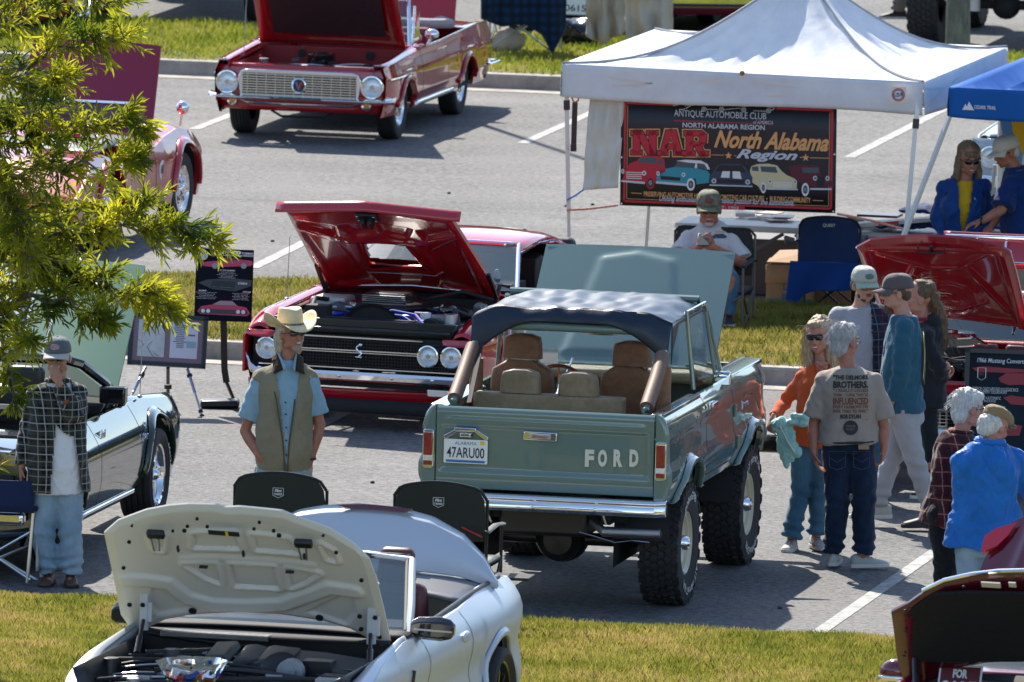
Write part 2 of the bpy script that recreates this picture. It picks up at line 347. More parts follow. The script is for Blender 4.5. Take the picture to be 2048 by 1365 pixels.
# ---------------------------------------------------------------- shared car pieces
def at(M,px,py,x=None,y=None,z=None):
 Mi=M.inverted(); o=Mi@CAM; d=Mi.to_3x3()@ray(px,py)
 if x is not None:t=(x-o.x)/d.x
 elif y is not None:t=(y-o.y)/d.y
 else:t=(z-o.z)/d.z
 return o+d*t
def paint(name,col,rough=.18,metal=0.0,coat=1.0,flake=0):
 return mat(name,col,rough,metal,coat,bump=.015,bscale=18)
_wheels={}
def arc_text(mb,s,r,size,a0,x=0.0,w=None,inward=False):
 v,f=text_mesh(s,1.0,align='CENTER',bold=.02)
 k=(w/(max(p.x for p in v)-min(p.x for p in v)))if w else size/r
 vs=[]
 for p in v:
  a=a0+p.x*k; rr=r+p.y*size; vs.append((x,rr*math.cos(a),rr*math.sin(a)))
 mb.add(vs,f)
def wheel(parent,c,side,Rt=.32,Rr=.19,W=.19,style='steel',tread='road',letters=None,rimcol=None,steer=0.0):
 """wheel > tyre (and its lettering); axis along local x, the dressed face on the +x side"""
 key=(Rt,Rr,W,style,tread,letters,rimcol)
 if key not in _wheels:
  ty=MB(); h=W/2; rot=Matrix.Rotation(math.pi/2,4,'Y')
  prof=[(Rr*.98,-h*.8),(Rr*1.05,-h*.92),(lerp(Rr,Rt,.5),-h*1.06),(Rt*.955,-h*.98),(Rt*.99,-h*.82),(Rt,-h*.5),(Rt,0),(Rt,h*.5),(Rt*.99,h*.82),(Rt*.955,h*.98),(lerp(Rr,Rt,.5),h*1.06),(Rr*1.05,h*.92),(Rr*.98,h*.8)]
  if tread=='road':
   pr=[]
   for i,p in enumerate(prof):pr.append(p)
   grooves=[-.55,-.2,.2,.55]; mid=[(Rt*.99,-h*.82)]
   for g in grooves:mid+=[(Rt,h*g-.006),(Rt-.009,h*g-.004),(Rt-.009,h*g+.004),(Rt,h*g+.006)]
   pr=prof[:4]+mid+[(Rt*.99,h*.82)]+prof[9:]
   ty.lathe(pr,rot,48)
  else:
   ty.lathe([(r-(.012 if abs(x)<h*.9 and r>Rt*.97 else 0),x)for r,x in prof],rot,48)
   nb=44
   for row in range(6):
    xx=lerp(-h*.86,h*.86,row/5)
    for k in range(nb):
     a=2*math.pi*(k+(row%2)*.5+.12*math.sin(row*2.1))/nb
     rr=Rt-.006-(.012 if row in (0,5)else 0); Mx=Matrix.Rotation(a,4,'X')@Matrix.Translation((xx,0,rr))@Matrix.Rotation(R(28 if (row+k)%2 else-24),4,'Z')
     ty.box((0,0,0),(W*.165,2*math.pi*Rt/nb*.66,.02),Mx,(.85,.85))
   for k in range(22):
    for sx in (-1,1):
     Mx=Matrix.Rotation(2*math.pi*(k+.5)/22,4,'X')@Matrix.Translation((sx*h*1.0,0,Rt*.95)); ty.box((0,0,0),(.014,.05,.03),Mx)
  rim=MB(); fx=h*.78
  if style=='cream':
   rim.lathe([(Rr*.5,fx-.05),(Rr*.66,fx-.02),(Rr*.8,fx-.05),(Rr*.86,fx-.055),(Rr*.9,fx-.01),(Rr*1.0,fx+.0),(Rr*1.02,fx+.012),(Rr*.98,fx+.016),(Rr*.93,fx-.01)],rot,40)
   rim.lathe([(0,fx-.05),(Rr*.52,fx-.05)],rot,40)
  elif style=='wheelcover':
   rim.lathe([(0,fx+.012),(Rr*.25,fx+.012),(Rr*.3,fx-.006),(Rr*.62,fx+.004),(Rr*.7,fx-.015),(Rr*.86,fx-.012),(Rr*.95,fx+.012),(Rr*1.04,fx+.01),(Rr*1.06,fx)],rot,40)
   for k in range(10):
    Mx=Matrix.Rotation(2*math.pi*k/10,4,'X'); rim.box((fx+.004,0,Rr*.52),(.014,.02,Rr*.3),Mx)
  else:
   rim.lathe([(Rr*.80,fx-.13),(Rr*.86,fx-.05),(Rr*.9,fx-.03),(Rr*.96,fx+.005),(Rr*1.03,fx+.012),(Rr*1.05,fx)],rot,48)
   rim.lathe([(0,fx+.01),(Rr*.16,fx+.01),(Rr*.2,fx-.01),(Rr*.24,fx-.03)],rot,24)
   ns={'five':5,'multi':9,'wire':24}[style]
   for k in range(ns):
    a=2*math.pi*k/ns; ca,sa=math.cos(a),math.sin(a); w0={'five':.055,'multi':.02,'wire':.005}[style]
    p=Vector((fx-.03,ca*Rr*.16,sa*Rr*.16)); q=Vector((fx-.025,ca*Rr*.9,sa*Rr*.9))
    rim.bar(p,q,w0,.025 if style!='wire' else .005,up=(1,0,0))
   rim.lathe([(0,fx-.12),(Rr*.8,fx-.12)],rot,24)
  rm={'cream':mat('cream_wheel_paint',(.62,.57,.42),.3,coat=.4)}.get(style,CHROME)
  if rimcol=='black':rm=BLACKPAINT
  tm=to_mesh('tyre',ty,RUBBER,angle=.5); rmh=to_mesh('wheel',rim,rm)
  lm=None
  if letters:
   lt=MB()
   for (s_,a0,wd)in letters:arc_text(lt,s_,lerp(Rr,Rt,.53),(Rt-Rr)*.36,R(a0),h*1.07+.004,w=R(wd))
   lm=to_mesh('tyre_lettering',lt,mat('tyre_letter_white',(.6,.6,.58),.7),smooth=False)
  hb=MB()
  if style=='cream':hb.lathe([(0,fx+.03),(Rr*.2,fx+.03),(Rr*.26,fx),(Rr*.28,fx-.05)],rot,20); hb.lathe([(0,fx+.045),(Rr*.1,fx+.04),(Rr*.12,fx+.03)],rot,12)
  elif style=='wheelcover':hb.ell((fx+.01,0,0),(.02,Rr*.24,Rr*.24))
  else:hb.lathe([(0,fx+.02),(Rr*.12,fx+.018),(Rr*.15,fx)],rot,16)
  _wheels[key]=(rmh,tm,lm,to_mesh('hub_cap',hb,CHROME))
 rmh,tm,lm,hm=_wheels[key]
 o=part('wheel',rmh,None,parent); o.location=c; o.rotation_euler=(0,0,(0 if side>0 else math.pi)+R(steer))
 o2=part('tyre',tm,None,o); part('hub_cap',hm,None,o)
 if lm:part('tyre_lettering',lm,None,o)
 return o
def arch_z(y,zb,arches):
 z=zb(y)if callable(zb)else zb
 for (cy,cz,r)in arches:
  d=abs(y-cy)
  if d<r:z=max(z,cz+math.sqrt(r*r-d*d))
 return z
def side_shell(mb,sx,y0,y1,zb,zt,xf,arches=(),nu=80,nv=10,inner=.03):
 ys=[lerp(y0,y1,i/nu)for i in range(nu+1)]
 for (cy,cz,r)in arches:
  base=zb(cy)if callable(zb)else zb; hw=math.sqrt(max(0,r*r-(base-cz)**2))if base>cz else r
  for e in (cy-hw,cy+hw):k=min(range(nu+1),key=lambda i:abs(ys[i]-e)); ys[k]=e
 ys.sort()
 def fn(a,b):
  y=ys[round(a*nu)]; lo=arch_z(y,zb,arches); hi=zt(y)if callable(zt)else zt; z=lerp(lo,hi,b); return (sx*xf(y,z),y,z)
 mb.grid(fn,nu,nv)if sx>0 else mb.grid(lambda a,b:fn(1-a,b),nu,nv)
 if inner:
  def gn(a,b):p=fn(a,b); return (p[0]-sx*inner,p[1],p[2])
  mb.grid(lambda a,b:gn(1-a,b),nu,nv)if sx>0 else mb.grid(gn,nu,nv)
  for b in (0,1):
   mb.grid(lambda a,t:(fn(a,b)[0]-sx*inner*t,fn(a,b)[1],fn(a,b)[2]),nu,1)
def arch_lip(mb,sx,cy,cz,r,xf,zb,w=.05,out=.035,n=26,thick=.012):
 pts=[]
 for i in range(n+1):
  a=math.pi*i/n; y=cy+r*math.cos(a); z=max(zb,cz+r*math.sin(a)); pts.append((y,z,math.cos(a),math.sin(a)))
 def fn(s,t):
  y,z,ca,sa=pts[round(s*n)]; k=[(-.02,.0),(-.004,out),(w*.35,out),(w,0)][round(t*3)]
  rr=r+k[0]; yy=cy+rr*ca; zz=max(zb,cz+rr*sa); return (sx*(xf(yy,zz)+k[1]+.004),yy,zz)
 mb.grid(fn,n,3)
def well(mb,sx,cy,cz,r,x0,x1,n=20):
 for s in range(n):
  a,b=math.pi*s/n,math.pi*(s+1)/n
  P=lambda t,x:(sx*x,cy+r*math.cos(t),cz+r*math.sin(t))
  mb.add([P(a,x0),P(b,x0),P(b,x1),P(a,x1)],[(0,1,2,3)])
 mb.add([(sx*x1,cy+r*math.cos(math.pi*k/n),cz+r*math.sin(math.pi*k/n))for k in range(n+1)]+[(sx*x1,cy-r,0.3),(sx*x1,cy+r,.3)],[tuple(range(n+3))])
def hood_mesh(w0,w1,Ln,crown=.03,under=None,nu=60,nv=44,thick=.012,outline=None,top=None):
 """lid in its own frame: hinge along x at y=0, runs to y=Ln, z up is the outer skin. under(x,y)->depth of the stamped inner panel"""
 mb=MB()
 def P(a,b):
  w=lerp(w0,w1,b); x=(a-.5)*w; y=b*Ln
  if outline:x,y=outline(a,b,x,y)
  return x,y,crown*(1-(2*a-1)**2)
 def up(a,b):x,y,z=P(a,b); return (x,y,z+(top(x,y)if top else 0))
 def dn(a,b):
  x,y,z=P(a,b); e=min(a,1-a,b,1-b); return (x,y,z-thick-(under(x,y)*min(1,e*30)if under else 0))
 mb.grid(up,nu,nv); mb.grid(lambda a,b:dn(1-a,b),nu,nv)
 mb.grid(lambda a,t:Vector(up(a,0)).lerp(Vector(dn(a,0)),t),nu,1); mb.grid(lambda a,t:Vector(up(1-a,1)).lerp(Vector(dn(1-a,1)),t),nu,1)
 mb.grid(lambda a,t:Vector(up(0,1-a)).lerp(Vector(dn(0,1-a)),t),nv,1); mb.grid(lambda a,t:Vector(up(1,a)).lerp(Vector(dn(1,a)),t),nv,1)
 return mb
def sd_seg(x,y,x0,y0,x1,y1):
 dx,dy=x1-x0,y1-y0; t=max(0,min(1,((x-x0)*dx+(y-y0)*dy)/(dx*dx+dy*dy))); return math.hypot(x-x0-dx*t,y-y0-dy*t)
def sd_poly(x,y,P):
 d=1e9; ins=False; n=len(P)
 for i in range(n):
  x0,y0=P[i]; x1,y1=P[(i+1)%n]; d=min(d,sd_seg(x,y,x0,y0,x1,y1))
  if (y0>y)!=(y1>y)and x<(x1-x0)*(y-y0)/(y1-y0)+x0:ins=not ins
 return-d if ins else d
def step(d,w):t=max(0,min(1,.5-d/w)); return t*t*(3-2*t)
def lamp(parent,c,r,name='headlight',M=None,depth=.05):
 """round lamp facing -y"""
 rot=Matrix.Translation(c)@Matrix.Rotation(math.pi/2,4,'X')
 a=MB(); a.lathe([(r*.80,-.02),(r*.80,.012),(r*.86,.03),(r*.96,.028),(r,.01),(r*1.0,-.03)],rot,36)
 o=part(name,a,CHROME,parent)
 b=MB(); b.lathe([(0,.022),(r*.3,.02),(r*.6,.012),(r*.8,-.004)],rot,32); part('lens',b,LENS,o)
 d=MB(); d.lathe([(0,.026),(r*.18,.026),(r*.2,.02)],rot,16); part('bulb_shield',d,STEEL,o)
 return o
def plate(parent,Mx,w,h,top,num,col=(.78,.80,.76)):
 a=MB(); a.prism([(x*w/2,y*h/2)for x,y in ((-.97,-1),(.97,-1),(1,-.94),(1,.94),(.97,1),(-.97,1),(-1,.94),(-1,-.94))],.004,Mx)
 o=part('licence_plate',a,mat('plate_face',col,.4),parent)
 b=MB(); text(b,num,(0,-h*.05,.006),1,Mx,w=w*.86,h=h*.44,bold=.01); part('plate_number',b,mat('plate_navy',(.01,.015,.04),.5),o,smooth=False)
 if top:b=MB(); text(b,top,(0,h*.34,.006),1,Mx,w=w*.5,h=h*.13); part('plate_state_name',b,mat('plate_blue',(.08,.2,.42),.5),o,smooth=False)
 return o
def engine_clutter(parent,x0,x1,y0,y1,z0,seed,n=26,mats=None,zh=.2,names=True):
 rnd=random.Random(seed); mats=mats or [MATBLACK,BLACK,STEEL,mat('engine_grey',(.10,.10,.11),.45)]
 kinds=['battery','reservoir','alternator','bracket','relay_box','fluid_cap','pump']
 for i in range(n):
  a=MB(); x,y=rnd.uniform(x0,x1),rnd.uniform(y0,y1); s=rnd.uniform(.03,.1); k=rnd.choice(kinds); z=z0+rnd.uniform(-.08,zh*.3)
  if k in ('battery','relay_box'):a.box((x,y,z),(s*1.8,s*1.4,s*1.3))
  elif k in ('reservoir','pump'):a.cyl((x,y,z-s),(x,y,z+s*.7),s*.7,s*.6,14)
  elif k=='alternator':a.cyl((x,y-s*.6,z),(x,y+s*.6,z),s,n=16); a.cyl((x,y-s*.9,z),(x,y-s*.6,z),s*.5,n=12)
  elif k=='fluid_cap':a.cyl((x,y,z),(x,y,z+.03),s*.45,n=12)
  else:a.bar((x-s,y,z),(x+s,y+s*.5,z+s*.3),.02,.03)
  part(k,a,rnd.choice(mats),parent,bevel=.004)
 for i in range(n//2):
  p=Vector((rnd.uniform(x0,x1),rnd.uniform(y0,y1),z0+rnd.uniform(-.02,zh*.4))); q=Vector((rnd.uniform(x0,x1),rnd.uniform(y0,y1),z0+rnd.uniform(-.05,zh*.3)))
  m=(p+q)/2+Vector((rnd.uniform(-.06,.06),rnd.uniform(-.06,.06),rnd.uniform(.02,.09))); pts=[p.lerp(m,t).lerp(m.lerp(q,t),t)for t in [k/8 for k in range(9)]]
  a=MB(); a.tube(pts,rnd.choice([.006,.01,.016]),8); part('hose',a,rnd.choice([MATBLACK,BLACK,RUBBER,STEEL]),parent)
  # voxel-joined soft shapes
from mathutils.bvhtree import BVHTree
def remesh(name,b,m,voxel,smooth_n=4,wr=0.0,wscale=(9,9,9),seed=0,fold=None,cut=None,parent=None,M=None,label=None):
 me=bpy.data.meshes.new(name); me.from_pydata([tuple(v)for v in b.v],[],b.f); o=bpy.data.objects.new(name,me); COL.objects.link(o)
 r=o.modifiers.new('Remesh','REMESH'); r.mode='VOXEL'; r.voxel_size=voxel; r.adaptivity=0
 if smooth_n:s=o.modifiers.new('Smooth','SMOOTH'); s.factor=.5; s.iterations=smooth_n
 dg=bpy.context.evaluated_depsgraph_get(); dg.update(); me2=bpy.data.meshes.new_from_object(o.evaluated_get(dg)); o.modifiers.clear(); o.data=me2; me2.name=name; bpy.data.meshes.remove(me)
 n=len(me2.vertices)
 if (wr or fold)and n:
  co=np.empty(n*3); me2.vertices.foreach_get('co',co); co=co.reshape(-1,3); no=np.empty(n*3); me2.vertices.foreach_get('normal',no); no=no.reshape(-1,3)
  x,y,z=co[:,0]*wscale[0],co[:,1]*wscale[1],co[:,2]*wscale[2]; s_=seed*1.7
  k=np.sin(x*1.9+1.3*np.sin(z*1.1+s_)+s_)*np.cos(z*2.3+1.6*np.sin(y*1.3+s_)+.7*np.sin(x*2.1))+.6*np.sin(3.1*z+2.2*np.sin(1.7*x+s_*2)+1.5*np.cos(2.1*y))+.35*np.sin(5.3*z-3.7*x+s_)*np.sin(4.1*y+2.0*z)
  d=wr*1.35*k+wr*.5*np.sin(11*z+4*np.sin(3*x)+3*np.sin(3.5*y))*np.sin(5*x+3*z)
  if fold:
   for (c,rad,amp,fr)in fold:
    q=np.exp(-(((co-np.array(c))/np.array(rad))**2).sum(1)); d=d+1.5*amp*q*np.sin(fr*(co[:,2]-c[2])+3*np.sin(9*co[:,0]+s_)+2*np.sin(8*co[:,1]))
  co=co+no*d[:,None]; me2.vertices.foreach_set('co',co.ravel())
 bm=bmesh.new(); bm.from_mesh(me2)
 if cut:
  dele=[f for f in bm.faces if cut(f.calc_center_median())]; bmesh.ops.delete(bm,geom=dele,context='FACES')
 for f in bm.faces:f.smooth=True
 bm.to_mesh(me2); bm.free(); me2.update(); me2.materials.clear(); me2.materials.append(m)
 if parent is not None:o.parent=parent
 if M is not None:o.matrix_world=M
 if label:o['label']=label
 return o
 # ---------------------------------------------------------------- green off-roader, seen from behind
def build_offroader():
 BM_=frame(1126,1197,0)
 t=thing('green_off_roader','sage green vintage off roader with black bikini top, tail to camera','off-road car',BM_)
 B=lambda px,py,**k:at(BM_,px,py,**k)
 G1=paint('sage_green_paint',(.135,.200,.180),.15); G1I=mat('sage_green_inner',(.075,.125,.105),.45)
 SAD=mat('saddle_leather',(.20,.085,.040),.5,col2=(.29,.135,.066),vscale=14,bump=.25,bscale=130,detail=8); SADG=mat('rear_bench_leather',(.19,.13,.072),.5,col2=(.26,.185,.11),vscale=14,bump=.2,bscale=130)
 W=.865; yR,yF=-.76,3.08; AR=[(0,.50,.53),(2.34,.50,.53)]; SILL=.80
 def xf(y,z):
  w=W-.018*max(0,(z-1.05)/.37)
  if z>1.30:w-=.055*((z-1.30)/.125)**2.2
  if z<1.07:w+=.018*min(1,(1.07-z)/.03)
  if z<.95:w-=.05*(.95-z)/.15
  w+=.012*math.exp(-((z-1.275)/.018)**2)
  if y>2.6:w-=.05*((y-2.6)/.48)**2
  return w
 ztop=lambda y:1.425-.004*(y+.76)-(.05*((y-2.75)/.33)**2 if y>2.75 else 0)
 for sx in (-1,1):
  b=MB(); side_shell(b,sx,yR+.02,yF,SILL,ztop,xf,AR,96,16,.03); part('body_side',b,G1,t,angle=.8)
  for cy,cz,r in AR:
   b=MB(); arch_lip(b,sx,cy,cz,r,xf,SILL,.055,.03); part('wheel_arch_flare',b,G1,t,solid=.006)
   b=MB(); well(b,sx,cy,cz,r+.02,W-.03,.45); part('wheel_housing',b,MATBLACK,t)
   # rear corner post
  b=MB()
  def cp(a,bb):
   z=lerp(SILL-.02,1.425,bb); w=xf(yR,z); xi=.765; k=a
   if k<.7:return (sx*lerp(xi,w-.03,k/.7),yR-.004+.012*max(0,(1.07-z)/.03 if z>1.04 else 1)*-1,z)
   th=(k-.7)/.3*math.pi/2; return (sx*(w-.03+.03*math.sin(th)),yR+.03-.034*math.cos(th)-.012*(1 if z<1.04 else max(0,(1.07-z)/.03)),z)
  b.grid(cp,12,24)if sx>0 else b.grid(lambda a,bb:cp(1-a,bb),12,24)
  part('corner_post',b,G1,t,solid=.006)
  # door seams and handle on the side
  if sx>0:
   b=MB()
   for yy in (.62,1.62):b.grid(lambda a,bb:(xf(yy,lerp(.86,1.41,bb))+.001,yy+(a-.5)*.009,lerp(.86,1.41,bb)),1,24)
   b.grid(lambda a,bb:(xf(lerp(.62,1.62,a),.86)+.001,lerp(.62,1.62,a),.86+(bb-.5)*.009),20,1)
   part('door_seam',b,MATBLACK,t,smooth=False)
   b=MB(); b.bar((xf(.8,1.33)+.03,.72,1.335),(xf(.8,1.33)+.03,.9,1.335),.018,.03); b.cyl((xf(.8,1.33),.88,1.335),(xf(.8,1.33)+.035,.88,1.335),.016); b.box((xf(.8,1.33)+.008,.81,1.33),(.014,.16,.05)); part('door_handle',b,CHROME,t,bevel=.004)
   b=MB(); Mx=face_to((xf(1.9,1.22)+.004,2.1,1.2),(0,1,0),(0,0,1)); text(b,'Bronco',(0,0,0),.1,Mx,w=.24,h=.055,shear=.35,bold=.01); part('side_badge',b,CHROME,t,smooth=False,solid=.004)
   for yy,zz in ((1.66,1.2),(1.66,.98)):b=MB(); b.cyl((xf(yy,zz)+.01,yy,zz-.045),(xf(yy,zz)+.01,yy,zz+.045),.014); part('door_hinge',b,G1,t)
   # floor, firewall, front apron
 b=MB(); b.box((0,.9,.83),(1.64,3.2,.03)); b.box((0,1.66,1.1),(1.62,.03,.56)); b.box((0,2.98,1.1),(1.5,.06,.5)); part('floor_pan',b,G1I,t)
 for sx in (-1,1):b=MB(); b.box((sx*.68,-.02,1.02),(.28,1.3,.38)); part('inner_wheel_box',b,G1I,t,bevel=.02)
 # top rails of the tub
 for sx in (-1,1):
  b=MB(); b.loft([[(sx*x,y,z)for x,z in ((.70,1.36),(.70,1.412),(.73,1.424),(.815,1.426),(.815,1.40),(.74,1.36))]for y in (-.72,0,.6)]); part('bed_rail',b,G1,t,bevel=.004)
  b=MB(); b.loft([[(sx*x,y,z)for x,z in ((.60,1.36),(.60,1.405),(.66,1.425),(.80,1.42),(.80,1.39),(.7,1.36))]for y in (1.6,2.2,2.9,3.04)]); part('fender_top',b,G1,t,bevel=.006)
  # tailgate
 b=MB(); yT=yR-.004
 def tg(a,bb):
  x=lerp(-.757,.757,a); z=lerp(.86,1.42,bb); d=0
  z+=0
  d-=.012*step(abs(z-1.335)-.004,.03)*step(abs(x)-.68,.04)
  inn=sd_poly(x,z,[(-.72,.985),(.72,.985),(.72,1.285),(-.72,1.285)])
  d+=.016*step(inn,.03)
  if z>1.39:d+=.03*((z-1.39)/.03)**2
  if z<.93:d+=.02*((.93-z)/.07)
  return (x,yT-.012+d,z)
 b.grid(tg,90,50); b.box((0,yT+.04,1.13),(1.50,.05,.52)); part('tailgate',b,G1,t,angle=1.0)
 Mt=face_to((0,yT-.002,0),(1,0,0),(0,0,1))
 def tp(px,py):p=B(px,py,y=yT-.005); return p.x,p.z
 # FORD letters
 for ch,px in zip('FORD',(1179,1205,1236,1268)):
  b=MB(); x,z=tp(px,917); v_,f_=text_mesh(ch,1,bold=.06); text(b,ch,(x,z,.0),1,Mt,w=.062,h=.118,bold=.055)
  o=part('letter',b,mat('cream_letter',(.68,.65,.54),.35),t,smooth=False,solid=.014,label='raised cream letter %s on the tailgate'%ch)
 x,z=tp(1081,873); b=MB(); b.prism([(x+i*.118,z+j*.032)for i,j in ((-1,-.9),(.97,-1),(1,.9),(-.97,1))],.02,Mt); o=part('tailgate_latch_plate',b,CHROME,t,bevel=.006)
 b=MB(); b.box((x,z,.022),(.15,.034,.01),Mt); part('badge',b,mat('pale_badge',(.5,.55,.58),.2,.5),o); b=MB(); text(b,'Bronco',(x,z,.031),1,Mt,w=.11,h=.022,shear=.3,bold=.02); part('badge_script',b,mat('badge_red',(.5,.04,.03),.4),o,smooth=False)
 x,z=tp(932,903)
 plate(t,Mt@Matrix.Translation((x,z,.012)),.305,.165,'ALABAMA','47ARU00')
 b=MB(); b.box((x,z-.068,.0185),(.27,.016,.001),Mt); part('plate_scenery_band',b,mat('plate_blue2',(.03,.15,.42),.5),t)
 b=MB(); b.box((x+.115,z+.062,.0185),(.03,.024,.001),Mt); part('plate_sticker',b,mat('sticker_yellow',(.75,.55,.05),.5),t)
 b=MB()
 for q in ([(-.155,.085),(-.155,.105),(-.07,.155),(.07,.155),(.155,.105),(.155,.085),(.13,.085),(.06,.135),(-.06,.135),(-.13,.085)],):b.prism([(x+i,z+j)for i,j in q],.02,Mt)
 b.box((x,z+.155,.03),(.15,.022,.05),Mt); b.box((x,z+.115,.03),(.1,.035,.03),Mt,(.7,.7)); part('plate_lamp_bracket',b,CHROME,t,bevel=.004)
 # tail lights
 for px,py,sx in ((843,896,-1),(1315,923,1)):
  x,z=tp(px,py); x=sx*.81; b=MB(); b.prism([(x+i*.038,z+j*.132)for i,j in ((-1,-.9),(-.7,-1),(.7,-1),(1,-.9),(1,.9),(.7,1),(-.7,1),(-1,.9))],.03,Mt); o=part('tail_light',b,CHROME,t,bevel=.004)
  b=MB(); b.box((x,z+.035,.035),(.062,.158,.020),Mt); b.box((x,z-.095,.035),(.062,.034,.020),Mt); part('red_lens',b,REDLENS,o,bevel=.006)
  b=MB(); b.box((x,z-.062,.035),(.062,.04,.018),Mt); part('reverse_lens',b,LENS,o,bevel=.004)
  # bumper
 b=MB(); sec=[(-.02,.735),(-.11,.725),(-.128,.75),(-.128,.775),(-.115,.80),(-.125,.815),(-.11,.835),(-.02,.84)]
 rg=[]
 for i in range(25):
  x=lerp(-.86,.86,i/24); e=max(0,(abs(x)-.78)/.08); rg.append([(x,yR+y*(1-.25*e)+.03*e,z+.005)for y,z in sec])
 b.loft(rg); part('rear_bumper',b,CHROME,t,angle=.5,bevel=.004)
 b=MB()
 for xx in (-.05,.38):b.ell((xx,yR-.132,.77),(.013,.006,.013))
 part('bumper_bolt',b,CHROME,t)
 # underside
 b=MB(); b.bar((-.42,-.7,.66),(-.42,3.0,.66),.07,.1); b.bar((.42,-.7,.66),(.42,3.0,.66),.07,.1); b.box((0,-.6,.66),(1.1,.06,.08)); part('chassis_rail',b,MATBLACK,t,bevel=.006)
 b=MB(); b.box((-.02,-.42,.64),(.62,.5,.26)); part('fuel_tank',b,mat('tank_black',(.012,.012,.012),.35),t,bevel=.03)
 b=MB(); b.cyl((-.72,0,.42),(.72,0,.42),.045); b.ell((-.02,.02,.42),(.19,.15,.17)); b.lathe([(0,.16),(.1,.15),(.15,.1),(.165,0)],Matrix.Translation((-.02,0,.42))@Matrix.Rotation(math.pi/2,4,'X'),24); part('rear_axle',b,mat('axle_black',(.02,.02,.02),.35),t)
 b=MB(); b.cyl((-.72,2.34,.42),(.72,2.34,.42),.045); b.ell((.2,2.3,.42),(.15,.15,.15)); part('front_axle',b,MATBLACK,t)
 for xx in (-.5,.5):
  b=MB(); b.bar((xx,-.6,.58),(xx,.0,.46),.065,.03); b.bar((xx,0,.46),(xx,.6,.6),.065,.03); b.cyl((xx*.9,-.08,.4),(xx*.75,-.35,.8),.028)
  for dy in (-.05,.05):
   for dx in (-.045,.045):b.cyl((xx+dx,dy,.36),(xx+dx,dy,.62),.008,n=6)
  part('leaf_spring',b,MATBLACK,t)
 p0,p1=B(1208,1064,y=yR-.02),B(1322,1068,y=yR-.03); b=MB(); b.tube([(.30,-.2,.62),(.33,yR+.1,.62),p0,p1+Vector((-.02,0,0))],.033,16,caps=False); b.tube([(p0.x-.01,yR-.01,p0.z),p1],.036,20,caps=False); part('exhaust_pipe',b,mat('worn_steel',(.35,.36,.38),.4,1.0,bump=.2),t)
 b=MB(); b.cyl(p0+Vector((.1,0,.0)),p1+Vector((-.004,0,0)),.032,n=20); part('exhaust_bore',b,MATBLACK,t)
 b=MB(); b.tube([(.25,yR,.56),(.35,yR-.01,.54),(.5,yR,.50),(.62,yR,.52),(.72,yR+.1,.5)],.004,6); part('brake_line',b,STEEL,t)
 b=MB(); b.bar((.4,yR-.01,.73),(.44,yR-.01,.62),.012); b.bar((-.42,yR-.01,.73),(-.36,yR-.01,.6),.012); part('bumper_bracket',b,STEEL,t)
 LT=(('BFGoodrich',98,74),('All-Terrain T/A',278,100))
 for x,y,s in ((.735,0,1),(-.735,0,-1),(.735,2.34,1),(-.735,2.34,-1)):
  wheel(t,(x,y,.425),s,.425,.215,.27,'cream','mud',LT if y<1 else (('All-Terrain T/A',88,100),('BFGoodrich',268,74)))
 b=MB(); b.box((.0,3.2,.80),(1.86,.09,.13)); part('front_bumper',b,mat('bumper_bronze',(.30,.27,.23),.15,1.0),t,bevel=.012)
 # bonnet, hinged at the scuttle
 W2=.66; hp=[(-.40,.1),(-.26,.97),(0,1.03),(.26,.97),(.40,.1)]
 def top(x,y):return .016*step(sd_poly(x,y,hp),.05)
 b=hood_mesh(1.38,1.36,1.09,.02,None,50,40,.02,top=top)
 o=part('bonnet',b,G1,t,angle=.9); o.location=(0.0,1.74,1.44); o.rotation_euler=(R(43),0,0)
 b=MB(); b.box((0,1.07,-.01),(1.33,.02,.03)); oo=part('bonnet_lip',b,G1,o); b=MB(); b.cyl((.3,.7,-.02),(.5,.35,-.45),.006); part('bonnet_prop',b,STEEL,o)
 # windscreen
 b=MB(); fr=[(-.70,1.66,1.44),(-.66,1.24,1.98),(.66,1.24,1.98),(.70,1.66,1.44)]
 b.tube(fr+[fr[0]],.028,8); part('windscreen_frame',b,G1,t)
 b=MB(); b.add([(-.68,1.65,1.455),(.68,1.65,1.455),(.64,1.25,1.965),(-.64,1.25,1.965)],[(0,1,2,3)]); part('windscreen',b,GLASS,t)
 b=MB(); b.box((0,1.55,1.40),(1.5,.28,.08)); part('dashboard',b,mat('dash_tan',(.28,.24,.15),.5),t,bevel=.03)
 b=MB()
 for i in range(8):b.box((.52+i*.025,1.72,1.47),(.01,.2,.015))
 part('scuttle_vent',b,G1I,t)
 b=MB(); q=B(1206,661,y=1.15); b.box((q.x,1.12,q.z),(.20,.03,.062)); b.cyl((q.x,1.14,q.z+.02),(q.x,1.22,q.z+.07),.008); o=part('rear_view_mirror',b,CHROME,t,bevel=.012); b=MB(); b.box((q.x,1.10,q.z),(.178,.006,.045)); part('mirror_glass',b,mat('mirror_glass',(.8,.8,.8),.02,1.0),o)
 # door window frames and side glass frames
 for sx in (1,-1):
  b=MB(); b.tube([(sx*.77,1.60,1.42),(sx*.70,1.28,1.95),(sx*.70,.62,1.95),(sx*.765,.60,1.42)]if sx>0 else [(sx*.77,1.60,1.42),(sx*.70,1.28,1.95)],.017,8)
  b.tube([(sx*.775,1.35,1.42),(sx*.72,1.22,1.90)],.014,8); part('door_window_frame',b,G1,t)
 b=MB(); b.add([(.768,.62,1.43),(.768,1.58,1.43),(.70,1.27,1.93),(.70,.64,1.93)],[(0,1,2,3)]); part('door_glass',b,GLASS,t)
 q=B(1444,757,y=1.45); b=MB(); b.box((q.x,1.45,q.z+.0),(.13,.05,.10)); o=part('door_mirror',b,CHROME,t,bevel=.014); b=MB(); b.box((q.x,1.42,q.z),(.11,.005,.08)); part('mirror_glass',b,_M['mirror_glass'],o)
